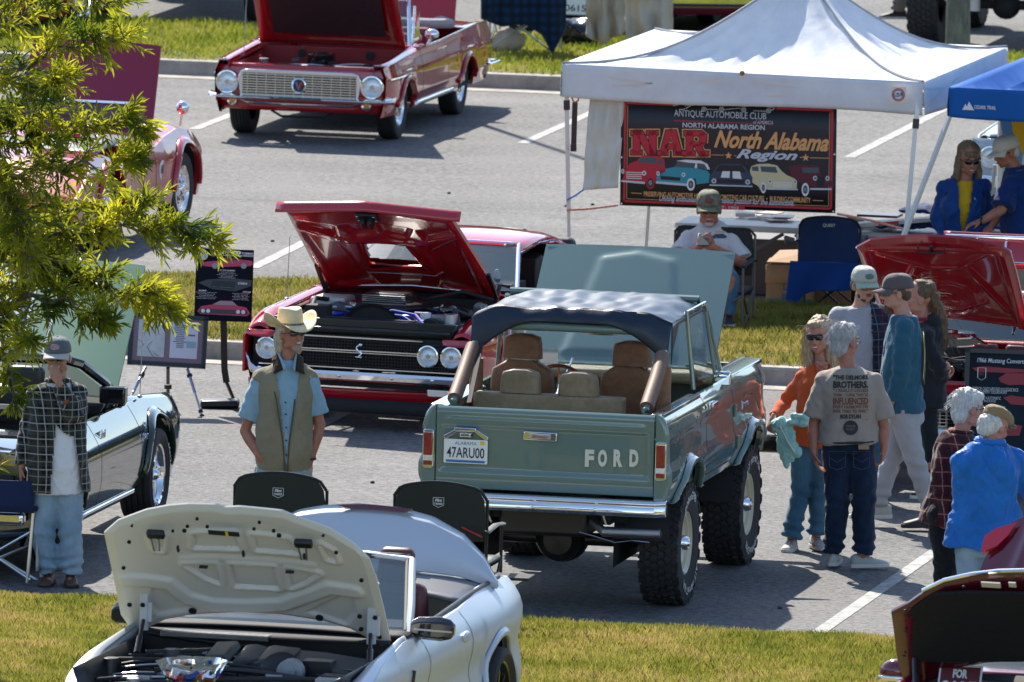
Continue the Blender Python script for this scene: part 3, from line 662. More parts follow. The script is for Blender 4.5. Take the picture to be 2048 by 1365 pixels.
 b=MB(); b.tube([(.80,1.5,1.42),(.84,1.5,1.46),(q.x,1.47,q.z)],.008); part('mirror_arm',b,CHROME,t)
 # roll bar: hoop, stays, pads
 b=MB(); hoop=[(-.66,.06,.86),(-.66,.06,1.66),(-.63,.06,1.80),(-.52,.06,1.87),(.52,.06,1.87),(.63,.06,1.80),(.66,.06,1.66),(.66,.06,.86)]
 b.tube(hoop,.032,12)
 for sx in (-1,1):b.tube([(sx*.66,.06,1.735),(sx*.665,-.05,1.73),(sx*.67,-.3,1.58),(sx*.67,-.66,1.40)],.028,12)
 part('roll_bar',b,G1,t)
 PAD=mat('roll_pad',(.155,.085,.055),.6,var=.1,bump=.15,bscale=120)
 for sx in (-1,1):
  b=MB(); b.tube([(sx*.665,-.06,1.72),(sx*.667,-.09,1.70),(sx*.67,-.3,1.58),(sx*.67,-.62,1.42)],.05,14); part('roll_bar_pad',b,PAD,t)
  b=MB(); b.tube([(sx*.66,.06,1.63),(sx*.66,.06,1.0)],.048,14); part('roll_bar_pad',b,SAD,t)
  # soft top
 NAVY=mat('black_vinyl',(.006,.013,.032),.36,spec=.5,bump=.12,bscale=60)
 def bow(x,y):
  e=abs(x)/.70; return 2.0-.075*max(0,(e-.66)/.34)**1.6-.006*noise.noise(Vector((x*9,y*5,1)))*3
 b=MB()
 def top1(a,bb):
  x=lerp(-.70,.70,a); y=lerp(1.26,.07,bb); wr=.006*math.sin(x*38+math.sin(y*7)*1.5)*(.35+.65*abs(math.sin(y*3))); return (x,y,bow(x,y)+wr*max(0,1-abs(bb-.3)*1.2))
 b.grid(top1,80,24)
 def val(a,bb):
  x=lerp(-.70,.70,a); e=abs(x)/.70; lo=1.905-.26*max(0,(e-.35)/.65)**1.7; z=lerp(bow(x,.07),lo,bb)
  return (x*(1-.02*bb),.07-.02*math.sin(bb*2.8)-.05*bb+.01*noise.noise(Vector((x*6,z*6,3))),z)
 b.grid(val,80,12)
 for sx in (-1,1):
  def side(a,bb):y=lerp(.07,1.26,a); z0=bow(.7,y); lo=1.905-.26 if a<.02 else lerp(1.70,1.90,min(1,a*5)); return (sx*(.70+.004*bb),y,lerp(z0,lo,bb))
  b.grid(side,24,4)
 part('soft_top',b,NAVY,t,solid=.004,merge=True,angle=1.1)
 for sx,pp,qq in ((-1,(963,686),(938,806)),(1,(1325,705),(1294,826))):
  p,q=B(*pp,y=.0),B(*qq,y=-.68); b=MB(); b.bar(p,q,.032,.006,up=(0,1,0)); part('top_strap',b,MATBLACK,t)
  # seats
 def cushion(cx,y,z0,z1,w,th,m,lean=.12,parent=t,name='backrest',r=.06,tp=.85):
  b=MB(); rg=[]; n=28
  for i in range(9):
   tt=i/8; z=lerp(z0,z1,tt); ww=w/2*lerp(1,tp,tt**2); k=math.sqrt(max(0,1-(max(0,tt-.82)/.18)**2*.8)); ww2=ww*k; dd=th/2*(.75+.25*k)
   rg.append([(cx+ww2*math.copysign(abs(math.cos(q))**.35,math.cos(q)),y+lean*-(z-z0)*1.0+dd*math.copysign(abs(math.sin(q))**.6,math.sin(q)),z)for q in [2*math.pi*j/n for j in range(n)]])
  b.loft(rg); return part(name,b,m,parent,angle=1.2)
 for pxh,pyh,(x0p,x1p,ytp)in ((1046,692,(980,1110,716)),(1265,707,(1199,1318,727))):
  h0=B(pxh,pyh,y=.5); a,c=B(x0p,ytp,y=.55),B(x1p,ytp,y=.55); cx=(a.x+c.x)/2; s=cushion(cx,.62,1.02,a.z,(c.x-a.x),.13,SAD,name='front_seat',tp=.93)
  cushion(h0.x,.5,h0.z-.085,h0.z+.085,.275,.12,SAD,0,s,'headrest',tp=.9)
  b=MB(); b.tube([(h0.x-.1,.53,h0.z-.12),(h0.x-.1,.51,h0.z-.02)],.008); b.tube([(h0.x+.1,.53,h0.z-.12),(h0.x+.1,.51,h0.z-.02)],.008); part('headrest_post',b,STEEL,s)
  b=MB(); b.box((cx,.85,1.07),(c.x-a.x,.5,.14)); part('seat_cushion',b,SAD,s,bevel=.04)
 a,c=B(951,779,y=-.25),B(1250,792,y=-.25); cx=(a.x+c.x)/2
 b=MB(); b.box((cx,-.25,(a.z+1.0)/2-.01),(c.x-a.x,.14,a.z-1.0)); s=part('rear_bench',b,SADG,t,bevel=.02,segs=3)
 b=MB(); b.box((cx+.07,-.25,a.z-.005),(.004,.145,.02)); part('bench_piping',b,SAD,s)
 for pxh,pyh in ((1042,762),(1158,768)):h0=B(pxh,pyh,y=-.25); cushion(h0.x,-.25,h0.z-.08,h0.z+.082,.285,.12,SADG,0,s,'headrest',tp=.86)
 # steering wheel
 q=B(1128,730,y=1.05); b=MB(); Ms=Matrix.Translation((q.x-.03,1.1,q.z-.17))@Matrix.Rotation(R(-62),4,'X')
 b.tube([Ms@Vector((.19*math.cos(k*math.pi/16),.19*math.sin(k*math.pi/16),0))for k in range(32)],.014,8,closed=True); o=part('steering_wheel',b,mat('wood_rim',(.16,.05,.02),.25,coat=.7),t)
 b=MB(); b.cyl(Ms@Vector((0,0,.02)),Ms@Vector((.0,0,-.4)),.025)
 for k in (0,2.1,4.2):b.bar(Ms@Vector((0,0,0)),Ms@Vector((.19*math.cos(k+.5),.19*math.sin(k+.5),0)),.018,.006)
 part('steering_column',b,CHROME,o)
 b=MB(); b.bar(B(1134,745,y=1.1),B(1146,715,y=1.15),.012); part('gear_lever',b,CHROME,t)
 q=B(1093,720,y=1.5); b=MB(); b.box((q.x,1.6,q.z),(.12,.003,.14)); part('windscreen_card',b,mat('paper',(.7,.7,.68),.8),t)
 q=B(1446,770,y=1.4); b=MB(); b.ell((q.x,1.3,1.44),(.05,.03,.012)); part('vent_knob',b,CHROME,t)
 for o in t.children:
  if o.name.split('.')[0]in ('body_side','corner_post','tailgate','bed_rail','fender_top','rear_bumper','bumper_bolt','wheel_arch_flare','door_seam','door_handle','side_badge','door_hinge','front_bumper'):o.location.z-=.035
 return t
build_offroader()
# ---------------------------------------------------------------- cars that face the camera (nose at y = 0, tail at +y)
TINT=mat('tinted_screen',(.02,.06,.075),.05,alpha=.6,coat=1,spec=.8)
def car_shell(t,L_,hw,prof,ztop,sill,arches,cowl,hood_w,Pm,PmI=None,rear_deck=None,convertible=True,ws=None,trunk_open=False,seamy=(),chrome_sill=False,lip=(.04,.02),nose_y=0.0,tuck=.0,inner_bay=True,deck_z=None,scut=None):
 """sides, wheel openings, wing tops, scuttle, boot, floor. hw(y) half width, prof(z) inset, ztop(y) belt line"""
 PmI=PmI or Pm
 xf=lambda y,z:hw(y)-prof(z)
 for sx in (-1,1):
  b=MB(); side_shell(b,sx,nose_y,L_,sill,ztop,xf,arches,110,14,.03); part('body_side',b,Pm,t,angle=.9)
  for cy,cz,r in arches:b=MB(); arch_lip(b,sx,cy,cz,r,xf,sill,lip[0],lip[1]); part('wheel_arch_lip',b,Pm,t,solid=.005); b=MB(); well(b,sx,cy,cz,r+.02,hw(cy)-.03,.42); part('wheel_housing',b,MATBLACK,t)
  b=MB()
  def ft(a,v):
   y=lerp(nose_y+.01,cowl+.02,v); x1=xf(y,ztop(y)); x0=hood_w(y); x=lerp(x0,x1,a); return (sx*x,y,ztop(y)+.022*math.sin(math.pi*min(1,a*1.0))*(1)+(.012 if a<.5 else .012*(1-a)*2)-.012)
  b.grid(ft,8,30)if sx>0 else b.grid(lambda a,v:ft(1-a,v),8,30)
  b.grid(lambda a,v:(sx*hood_w(lerp(nose_y+.01,cowl,a)),lerp(nose_y+.01,cowl,a),ztop(lerp(nose_y+.01,cowl,a))-.002-.06*v),30,1)
  part('front_wing_top',b,Pm,t,solid=.006)
  if inner_bay:b=MB(); b.grid(lambda a,v:(sx*(hood_w(.8)-.02-.10*v),lerp(nose_y+.08,cowl,a),ztop(.8)-.06-.3*v),4,4); part('inner_wing',b,PmI,t,solid=.006)
  if seamy:
   b=MB()
   for yy in seamy:b.grid(lambda a,v:(sx*(xf(yy,lerp(sill+.03,ztop(yy)-.01,v))+.0015),yy+(a-.5)*.008,lerp(sill+.03,ztop(yy)-.01,v)),1,14)
   part('door_seam',b,MATBLACK,t,smooth=False)
  if chrome_sill:
   b=MB(); a0,a1=arches[0][0]+arches[0][2]+.03,arches[1][0]-arches[1][2]-.03; b.grid(lambda a,v:(sx*(xf(lerp(a0,a1,a),sill+.05)+.008),lerp(a0,a1,a),sill+.01+.045*v),10,1); part('sill_trim',b,CHROME,t,solid=.008)
 b=MB(); b.box((0,cowl+.02,ztop(cowl)-.22),(2*hood_w(cowl),.03,.40)); part('firewall',b,PmI,t)
 b=MB(); b.grid(lambda a,v:((a-.5)*2*(xf(cowl,ztop(cowl))-.01),cowl+.02+v*.26,ztop(cowl)+.012+.02*(1-(2*a-1)**2)+.01*v),20,4); part('scuttle',b,scut or Pm,t,solid=.01)
 b=MB(); b.box((0,(cowl+L_)/2,sill+.03),(2*hw(L_/2)-.1,L_-cowl-.3,.03)); part('floor_pan',b,MATBLACK,t)
 b=MB(); b.grid(lambda a,v:((a-.5)*2*xf(L_,lerp(sill+.1,ztop(L_),v))*1.0,L_+.05*(1-(2*a-1)**2),lerp(sill+.1,ztop(L_),v)),16,8); part('rear_panel',b,Pm,t)
 if rear_deck is not None:
  b=MB()
  def rd(a,v):y=lerp(rear_deck,L_+.01,v); return ((a-.5)*2*(xf(y,ztop(y))-.004),y,ztop(y)+.03*(1-(2*a-1)**2)-.015*v*v)
  b.grid(rd,24,16); part('boot_deck',b,Pm,t,solid=.008)
 if ws:
  y0,z0,h0,y1,z1,h1=ws[:6]; fm=ws[6]
  def gf(a,v):
   k=(1-(2*a-1)**2); y=lerp(y0,y1,v)-.10*k*(1-.3*v); return ((a-.5)*2*lerp(h0,h1,v),y,lerp(z0,z1,v)+.01*k)
  b=MB(); b.grid(gf,20,6); part('windscreen',b,ws[7]if len(ws)>7 else TINT,t)
  b=MB(); pts=[gf(0,k/6)for k in range(7)]+[gf(k/20,1)for k in range(1,21)]+[gf(1,1-k/6)for k in range(1,7)]; b.tube(pts,.02,8); part('windscreen_frame',b,fm,t)
  b=MB(); b.tube([gf(k/20,0)for k in range(21)],.012,6); part('screen_gasket',b,BLACK,t)
 return xf
def bench(t,y,z,w,m,n=1,h=.55,headrest=False,cx=0):
 for k in range(n):
  x=cx+((k-(n-1)/2)*w*1.1); b=MB(); b.box((x,y-.25,z),(w,.5,.16)); s=part('seat',b,m,t,bevel=.04,segs=3); b=MB(); b.box((x,y+.05,z+h/2),(w,.14,h)); part('seat_back',b,m,s,bevel=.05,segs=3)
  if headrest:b=MB(); b.box((x,y+.08,z+h+.10),(w*.5,.09,.17)); part('headrest',b,m,s,bevel=.04,segs=3)
  # ---- red muscle car
def build_muscle():
 M_=frame(713,859,-5); F=lambda px,py,**k:at(M_,px,py,**k)
 t=thing('red_muscle_car','red muscle car with black grille, four round headlights and raised bonnet','car',M_)
 RED=paint('candy_red_paint',(.42,.006,.016),.14); REDI=mat('red_inner_panel',(.33,.005,.010),.22,coat=.8,bump=.03,bscale=15)
 hw=lambda y:.955-.06*max(0,(.5-y)/.5)**2-.05*max(0,(y-3.9)/1.3)**2
 def prof(z):return .09*max(0,(z-.66)/.24)**1.5+.06*max(0,(.55-z)/.3)**1.5
 ztop=lambda y:interp(y,[(0,.70),(.08,.75),(.2,.79),(.45,.835),(1.5,.885),(9,.885)])+.03*math.sin(max(0,min(1,(y-2.6)/2))*math.pi)-.05*max(0,(y-4)/1.2)
 xf=car_shell(t,5.15,hw,prof,ztop,.27,((.98,.35,.40),(3.95,.35,.40)),1.56,lambda y:.74,RED,mat('bay_black',(.014,.014,.015),.5),rear_deck=4.35,ws=(1.66,.93,.76,2.22,1.24,.60,CHROME),seamy=(1.45,2.85),nose_y=.03)
 # roof, fastback
 b=MB(); ys=[(2.2,1.245,.60),(2.35,1.28,.62),(2.7,1.30,.63),(3.1,1.285,.62),(3.6,1.18,.60),(4.4,.93,.58)]
 rg=[]
 for y,z,w in ys:rg.append([(w*math.sin(q),y,z-.10*(1-math.cos(q)**.5 if math.cos(q)>0 else 1))for q in [lerp(-math.pi/2,math.pi/2,k/16)for k in range(17)]])
 b.loft(rg,closed=False); part('roof',b,RED,t,solid=.02,sub=1)
 for sx in (-1,1):
  b=MB(); b.tube([(sx*.745,1.72,.95),(sx*.605,2.24,1.17),(sx*.62,2.7,1.21),(sx*.62,3.15,1.19),(sx*.66,3.5,1.08),(sx*.74,3.75,.96)],.014,8); part('window_trim',b,CHROME,t)
  b=MB(); b.grid(lambda a,v:(sx*lerp(.62,.80,v),lerp(3.2,4.4,a),lerp(lerp(1.19,.93,a),.91,v)),8,4); part('rear_pillar',b,RED,t,solid=.01)
 b=MB(); b.box((0,2.75,1.19),(1.1,.9,.01)); b.box((0,1.9,.93),(1.4,.4,.1)); part('headlining',b,MATBLACK,t)
 bench(t,2.95,.55,.55,mat('black_vinyl_seat',(.015,.015,.016),.4),2,.55,True); bench(t,3.75,.6,1.2,_M['black_vinyl_seat'])
 b=MB(); b.box((.3,2.2,1.13),(.22,.02,.06)); part('rear_view_mirror',b,BLACK,t)
 b=MB(); b.box((.40,1.76,1.0),(.16,.01,.06)); b.ell((.56,1.78,1.02),(.03,.01,.07)); part('screen_sticker',b,mat('sticker_teal',(.2,.45,.45),.6),t)
 q=F(1050,556,y=1.95); b=MB(); b.ell((.93,1.95,1.0),(.09,.05,.05)); b.bar((.82,1.95,.93),(.9,1.95,.97),.02); o=part('door_mirror',b,CHROME,t); b=MB(); b.cyl((.93,1.905,1.0),(.93,1.895,1.0),.012,n=10); part('mirror_bolt',b,BLACK,o)
 # nose: fender eyes, grille, lamps, bumper
 b=MB()
 for sx in (-1,1):
  b.grid(lambda a,v:(sx*lerp(.66,.905,a),.03+.10*math.sin(v*math.pi/2)*0-.05*(1-v)*(1-abs(2*a-1)**4),lerp(.675,.715,v)),10,5)
  b.grid(lambda a,v:(sx*(.905-.01*v),lerp(-.03,.06,v),lerp(.40,.69,a)),10,2)
 part('nose_panel',b,RED,t,solid=.02,bevel=.004)
 b=MB(); b.box((0,.12,.575),(1.72,.10,.26)); part('grille_backing',b,MATBLACK,t)
 b=MB()
 for k in range(9):b.box((0,.045,.478+k*.024),(1.42 if k else 1.42,.012,.004))
 for k in range(57):b.box((-.7+k*.025,.05,.575),(.003,.01,.2))
 part('grille_mesh',b,mat('grille_grey',(.05,.05,.055),.3,.8),t,smooth=False)
 b=MB(); b.box((0,.03,.598),(.96,.014,.009)); b.box((0,.03,.582),(.96,.014,.006)); b.box((0,.035,.695),(1.0,.02,.010)); b.box((0,.035,.462),(1.6,.02,.008)); part('grille_bar',b,CHROME,t)
 for sx in (-1,1):
  for x in (.55,.735):o=lamp(t,(sx*x,.03,.585),.088)
 b=MB(); b.tube([(.0+.02*math.sin(k*.9),.015,.555+k*.012)for k in range(8)],.007,6); b.ell((.012,.012,.645),(.016,.008,.012)); b.box((0,.012,.552),(.05,.008,.008)); part('grille_emblem',b,CHROME,t)
 b=MB(); rg=[]
 for i in range(41):
  x=lerp(-.93,.93,i/40); e=max(0,(abs(x)-.80)/.13); zt=.445+.17*e**1.4; rg.append([(x,yy-.06+.16*e**2,z)for yy,z in ((.06,.375+.12*e),(.0,.37+.10*e),(-.03,.39+.10*e),(-.035,zt-.02),(-.015,zt),(.05,zt))])
 b.loft(rg); part('front_bumper',b,CHROME,t,angle=.6)
 b=MB(); [b.ell((x,-.10,.415),(.014,.008,.014))for x in (-.42,-.12,.3,.62)]; part('bumper_bolt',b,CHROME,t)
 b=MB(); b.grid(lambda a,v:((a-.5)*1.78,-.03+.05*v+.10*abs(2*a-1)**3,lerp(.345,.22,v)+(-.04*(1-abs(2*a-1)**6)*(1-v)*1.0 if v<.3 else 0)),30,6); part('front_valance',b,RED,t,solid=.02)
 b=MB(); b.box((0,.06,.35),(1.3,.06,.06)); part('valance_slot',b,MATBLACK,t)
 b=MB(); b.grid(lambda a,v:((a-.5)*1.74,-.02+.04*abs(2*a-1)**3-.02*v,lerp(.235,.13,v)),20,2); part('chin_spoiler',b,MATBLACK,t,solid=.012)
 for sx in (-1,1):b=MB(); b.box((sx*.66,-.055,.315),(.17,.03,.055)); o=part('indicator_lamp',b,CHROME,t,bevel=.006); b=MB(); b.box((sx*.66,-.072,.315),(.145,.012,.038)); part('lens',b,LENS,o)
 # radiator support + engine
 b=MB(); b.box((0,.17,.79),(1.46,.05,.06)); b.box((0,.2,.70),(1.4,.03,.14)); b.box((0,.12,.755),(1.4,.14,.02)); part('radiator_support',b,mat('gloss_black_bay',(.012,.012,.013),.3,coat=.4),t,bevel=.008)
 b=MB(); b.box((0,.28,.72),(.72,.06,.2)); b.lathe([(0,.02),(.24,.02),(.27,.05)],Matrix.Translation((0,.38,.66))@Matrix.Rotation(math.pi/2,4,'X'),30); part('radiator',b,MATBLACK,t)
 b=MB(); rg=[[(-.04+ww*x,.95+dd*y,z)for x,y in ((-1,-.5),(-.7,-1),(.7,-1),(1,-.5),(1,.5),(.7,1),(-.7,1),(-1,.5))]for z,ww,dd in ((.82,.26,.24),(.86,.30,.27),(.89,.28,.25),(.90,.2,.2),(.94,.19,.18),(.965,.16,.15))]; b.loft(rg); o=part('air_cleaner',b,mat('satin_black',(.02,.02,.022),.25,coat=.3),t,bevel=.004)
 b=MB(); [b.box((-.04,.76,.905+k*.014),(.34,.03,.004))for k in range(4)]; part('scoop_fin',b,STEEL,o)
 BLU=mat('engine_blue',(.01,.03,.30),.3,coat=.5)
 for sx in (-1,1):b=MB(); b.box((sx*.27-.04,.85,.78),(.17,.58,.10)); part('valve_cover',b,BLU,t,bevel=.02)
 b=MB(); b.tube([(-.12,.48,.8),(.1,.55,.86),(.3,.5,.84),(.42,.3,.8)],.012); b.tube([(-.4,.5,.8),(-.2,.6,.84),(.2,.48,.83),(.36,.34,.78)],.01); part('blue_hose',b,mat('hose_blue',(.01,.04,.42),.7),t)
 b=MB(); b.box((.34,.55,.83),(.13,.02,.06)); o=part('cover_badge',b,WHITE,t); b=MB(); b.box((.30,.538,.83),(.045,.006,.045)); part('badge_red_block',b,mat('decal_red',(.6,.02,.02),.5),o)
 b=MB(); b.tube([(.62,.9,.8),(.58,.6,.88),(.66,.4,.84),(.7,.3,.76)],.022,10); b.tube([(-.55,.5,.8),(-.6,.8,.9),(-.5,1.1,.85)],.018,10); b.tube([(.2,1.2,.9),(.45,1.25,.96),(.68,1.3,.9)],.015,10); part('radiator_hose',b,RUBBER,t)
 b=MB(); b.ell((.47,.78,.86),(.075,.075,.06)); b.cyl((.47,.78,.7),(.47,.78,.86),.07); part('oil_filler',b,BLACKPAINT,t)
 b=MB(); b.box((-.55,1.1,.84),(.28,.3,.10)); part('washer_tank',b,mat('tank_white',(.6,.6,.57),.4),t,bevel=.02)
 engine_clutter(t,-.66,.66,.35,1.4,.78,5,34)
 b=MB(); b.tube([(-.66,1.45,.93),(0,1.38,.97),(.66,1.45,.93)],.007); b.tube([(-.1,1.5,.96),(-.4,1.56,.97)],.01); part('cowl_brace',b,CHROME,t)
 # bonnet
 Lh=1.44; ap=.10
 def ol(a,v,x,y):return x*lerp(1,.97,v),y+ap*(1-abs(2*a-1))*v
 def under(x,y):
  d=.0; r=[]
  for P in ([(-.58,.12),(-.25,.12),(-.38,.85),(-.62,1.1)],[(.58,.12),(.25,.12),(.38,.85),(.62,1.1)],[(-.2,1.02),(-.02,1.08),(-.02,1.26),(-.28,1.2)],[(.2,1.02),(.02,1.08),(.02,1.26),(.28,1.2)],[(-.62,1.18),(-.36,1.02),(-.34,1.18),(-.6,1.28)],[(.62,1.18),(.36,1.02),(.34,1.18),(.6,1.28)]):d-=.03*step(sd_poly(x,y,P),.05)
  d+=.012*step(abs(sd_poly(x,y,[(-.29,.42),(.29,.42),(.24,.98),(-.24,.98)]))-.05,.05)
  d+=.014*step(sd_seg(x,y,-.34,.95,.34,.95)-.02,.05)
  return d+.03
 hole=[(-.23,.48),(.23,.48),(.18,.92),(-.18,.92)]
 b=hood_mesh(1.40,1.36,Lh,.03,under,100,90,.035,ol)
 v=b.v; keep=[]
 for f in b.f:
  c=sum((v[i]for i in f),Vector())/len(f)
  if sd_poly(c.x,c.y,hole)>0 or abs(v[f[0]].y-v[f[2]].y)+abs(v[f[0]].x-v[f[2]].x)<1e-5:keep.append(f)
 b.f=keep; o=part('bonnet',b,REDI,t,angle=.7); o.location=(-.03,1.53,.93); o.rotation_euler=(R(30),0,math.pi)
 b=MB(); b.tube([(x,y,-.03)for x,y in hole],.028,8,closed=True); part('scoop_rim',b,REDI,o)
 b=MB(); b.box((0,Lh+.015,-.065),(.17,.11,.03)); b.box((-.03,Lh-.03,-.1),(.03,.1,.05)); b.box((.03,Lh-.03,-.1),(.03,.1,.05)); part('bonnet_latch',b,BLACK,o,bevel=.006)
 b=MB(); [b.ell((sx*.065,Lh+.015+dy,-.084),(.012,.012,.004))for sx in (-1,1)for dy in (-.035,.035)]; part('latch_bolt',b,CHROME,o)
 b=MB(); b.grid(lambda a,v:((a-.5)*1.47,Lh+ap*(1-abs(2*a-1))+.004,lerp(.025,-.06,v)),20,3); part('bonnet_front_edge',b,RED,o,solid=.012)
 for sx in (-1,1):b=MB(); b.bar((sx*.69,1.42,.85),(sx*.69,1.1,1.12),.03,.02); b.bar((sx*.69,1.3,.85),(sx*.69,1.42,1.0),.03,.02); part('bonnet_hinge',b,BLACK,t)
 b=MB(); p=F(600,580,y=.55); b.cyl((-.86,.9,.86),(-.845,.9,1.35),.003,n=6); b.ell((-.86,.9,.868),(.02,.02,.012)); part('antenna',b,STEEL,t)
 for x,y,s in ((.78,.98,1),(-.78,.98,-1),(.78,3.95,1),(-.78,3.95,-1)):wheel(t,(x,y,.335),s,.335,.2,.2,'five')
 return t
build_muscle()
# ---- dark red compact convertible, far row
def build_compact():
 M_=frame(597,286,-.5); F=lambda px,py,**k:at(M_,px,py,**k)
 t=thing('red_convertible','dark red 1960s compact convertible with full-width chrome grille and bonnet up in the far row','car',M_)
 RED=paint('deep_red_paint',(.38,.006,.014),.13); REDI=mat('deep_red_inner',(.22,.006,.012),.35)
 hw=lambda y:.86-.05*max(0,(.4-y)/.4)**2-.04*max(0,(y-4.0)/.7)**2
 prof=lambda z:.04*max(0,(z-.74)/.16)+.05*max(0,(.5-z)/.25)**1.5-.012*math.exp(-((z-.76)/.025)**2)
 ztop=lambda y:.86+.06*min(1,max(0,y/1.4))+.03*max(0,min(1,(y-2.6)/1.2))-.03*max(0,(y-4.2)/.5)
 xf=car_shell(t,4.65,hw,prof,ztop,.26,((.80,.33,.37),(3.49,.33,.37)),1.42,lambda y:.69,RED,REDI,rear_deck=3.55,ws=(1.55,.93,.70,1.92,1.33,.60,CHROME),seamy=(1.45,2.55),chrome_sill=True,nose_y=.02)
 # nose
 b=MB()
 def nose(a,v):
  x=(a-.5)*2*.81; z=lerp(.36,.83,v); return (x,.015+.05*abs(2*a-1)**4+.03*(v**3),z)
 b.grid(nose,40,20); b.grid(lambda a,v:((a-.5)*1.4,.045+v*.12,.832+.005*v),10,2); part('nose_panel',b,RED,t,solid=.02)
 b=MB(); b.prism([(-.56,-.115),(-.50,-.135),(.50,-.135),(.56,-.115),(.59,.06),(.56,.12),(.5,.135),(-.5,.135),(-.56,.12),(-.59,.06)],.03,face_to((0,.005,.665),(1,0,0),(0,0,1))); g=part('grille_surround',b,CHROME,t,bevel=.008)
 b=MB(); b.box((0,-.03,.66),(1.08,.006,.22)); part('grille_backing',b,mat('grille_dark',(.05,.05,.05),.5),g)
 b=MB()
 for k in range(9):b.box((0,-.04,.572+k*.0235),(1.08,.01,.010))
 for k in range(12):b.box((-.49+k*.089,-.043,.665),(.006,.01,.21))
 part('grille_bar',b,mat('grille_silver',(.65,.63,.58),.25,.9),g,smooth=False)
 b=MB(); b.lathe([(.052,0),(.062,.012),(.072,.008),(.075,0)],face_to((0,-.045,.665),(1,0,0),(0,0,1)),28); o=part('grille_emblem',b,CHROME,t)
 b=MB(); b.lathe([(0,.004),(.054,.004)],face_to((0,-.045,.665),(1,0,0),(0,0,1)),28); part('emblem_disc',b,BLACKPAINT,o)
 Me=face_to((0,-.051,.665),(1,0,0),(0,0,1))
 b=MB(); b.add([(-.036,.034,0),(-.014,.034,0),(0,-.02,0),(0,-.045,0)],[(3,2,1,0)],Me); part('emblem_blue_wing',b,mat('enamel_blue',(.1,.2,.6),.3),o,smooth=False)
 b=MB(); b.add([(.036,.034,0),(.014,.034,0),(0,-.02,0),(0,-.045,0)],[(0,1,2,3)],Me); part('emblem_red_wing',b,mat('enamel_red',(.6,.05,.03),.3),o,smooth=False)
 for sx in (-1,1):
  lamp(t,(sx*.69,.005,.675),.112)
  b=MB(); b.lathe([(.03,.01),(.045,.02),(.052,.0),(.052,-.03)],face_to((sx*.64,-.0,.375),(1,0,0),(0,0,1)),20); o=part('indicator_lamp',b,CHROME,t); b=MB(); b.lathe([(0,.014),(.034,.008)],face_to((sx*.64,-.0,.375),(1,0,0),(0,0,1)),16); part('lens',b,AMBER,o)
  b=MB(); b.grid(lambda a,v:(sx*lerp(.70,.82,v),.03+a*.12,.868+.008*(1-a)),4,4); part('wing_cap',b,CHROME,t,solid=.008)
 b=MB(); rg=[]
 for i in range(41):
  x=lerp(-.88,.88,i/40); e=max(0,(abs(x)-.74)/.14); d=.03 if abs(x)<.22 else 0; rg.append([(x,y+.14*e**2,z+.01*e)for y,z in ((.03,.455),(-.06,.45),(-.095,.475),(-.09+d*.3,.50+d),(-.075,.525-d*.4),(-.1,.54),(-.06,.565),(.03,.565))])
 b.loft(rg); part('front_bumper',b,CHROME,t,angle=.6)
 b=MB(); b.box((.02,-.092,.50),(.40,.012,.07)); part('number_plate_bracket',b,mat('dark_steel',(.10,.11,.13),.4,.6),t,bevel=.004)
 b=MB(); b.grid(lambda a,v:((a-.5)*1.58,.0+.07*abs(2*a-1)**3+.06*v,lerp(.44,.29,v)),30,5,skip=lambda a,v:abs(a-.5)<.33 and .15<v<.62); part('front_valance',b,RED,t,solid=.02)
 b=MB(); b.box((0,.10,.38),(1.2,.04,.14)); part('valance_slot',b,MATBLACK,t); b=MB(); b.tube([(-.56,-.0,.40),(-.5,-.005,.365),(0,-.015,.355),(.5,-.005,.365),(.56,.0,.40)],.012); part('valance_trim',b,CHROME,t)
 b=MB(); b.tube([(-.3,.15,.28),(-.2,.13,.23),(.2,.13,.23),(.3,.15,.28)],.012); part('tow_bar',b,MATBLACK,t)
 # bay
 b=MB(); b.box((0,.14,.82),(1.32,.10,.015)); b.box((0,.16,.74),(1.3,.03,.14)); part('radiator_support',b,REDI,t); b=MB(); b.box((0,.22,.72),(.7,.05,.18)); part('radiator',b,MATBLACK,t,bevel=.01)
 b=MB(); b.cyl((.02,.8,.80),(.02,.8,.90),.13,n=32); b.cyl((.02,.8,.9),(.02,.8,.915),.05); part('air_cleaner',b,BLACKPAINT,t,bevel=.006)
 b=MB(); [b.cyl((x,1.40,.84),(x,1.395,.84),.04,n=16)for x in (-.3,.35)]; part('firewall_plug',b,MATBLACK,t)
 engine_clutter(t,-.5,.5,.3,1.1,.76,11,20,zh=.15)
 def under(x,y):
  return .03-.02*step(sd_poly(x,y,[(-.56,.15),(.56,.15),(.56,1.0),(-.56,1.0)]),.06)
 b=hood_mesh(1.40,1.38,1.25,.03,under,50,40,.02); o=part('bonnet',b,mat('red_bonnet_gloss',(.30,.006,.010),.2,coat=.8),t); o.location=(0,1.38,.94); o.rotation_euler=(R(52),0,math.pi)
 b=MB(); b.box((0,.58,-.055),(1.08,.82,.006)); part('bonnet_liner',b,mat('liner_maroon',(.03,.006,.01),.8,bump=.8,bscale=14),o,bevel=.003)
 b=MB(); b.cyl((-.68,.6,.87),(-.66,.62,1.7),.004,n=6); part('antenna',b,STEEL,t)
 b=MB(); b.grid(lambda a,v:((a-.5)*.9,1.44+v*.07,.955+.006*v),20,1); part('scuttle_grille',b,mat('scuttle_red',(.3,.02,.03),.4,bump=1,bscale=150),t,solid=.004)
 b=MB()
 for x0,s in ((-.1,1),(.4,1)):b.tube([(x0,1.46,.965),(x0-.25,1.50,1.0),(x0-.38,1.52,1.01)],.006)
 part('wiper',b,STEEL,t)
 # cabin: folded top, seats, mirror, wing window
 RS=mat('red_seat_vinyl',(.16,.008,.02),.4,coat=.3); bench(t,2.5,.55,1.2,RS,1,.42); bench(t,3.2,.55,1.1,RS,1,.42)
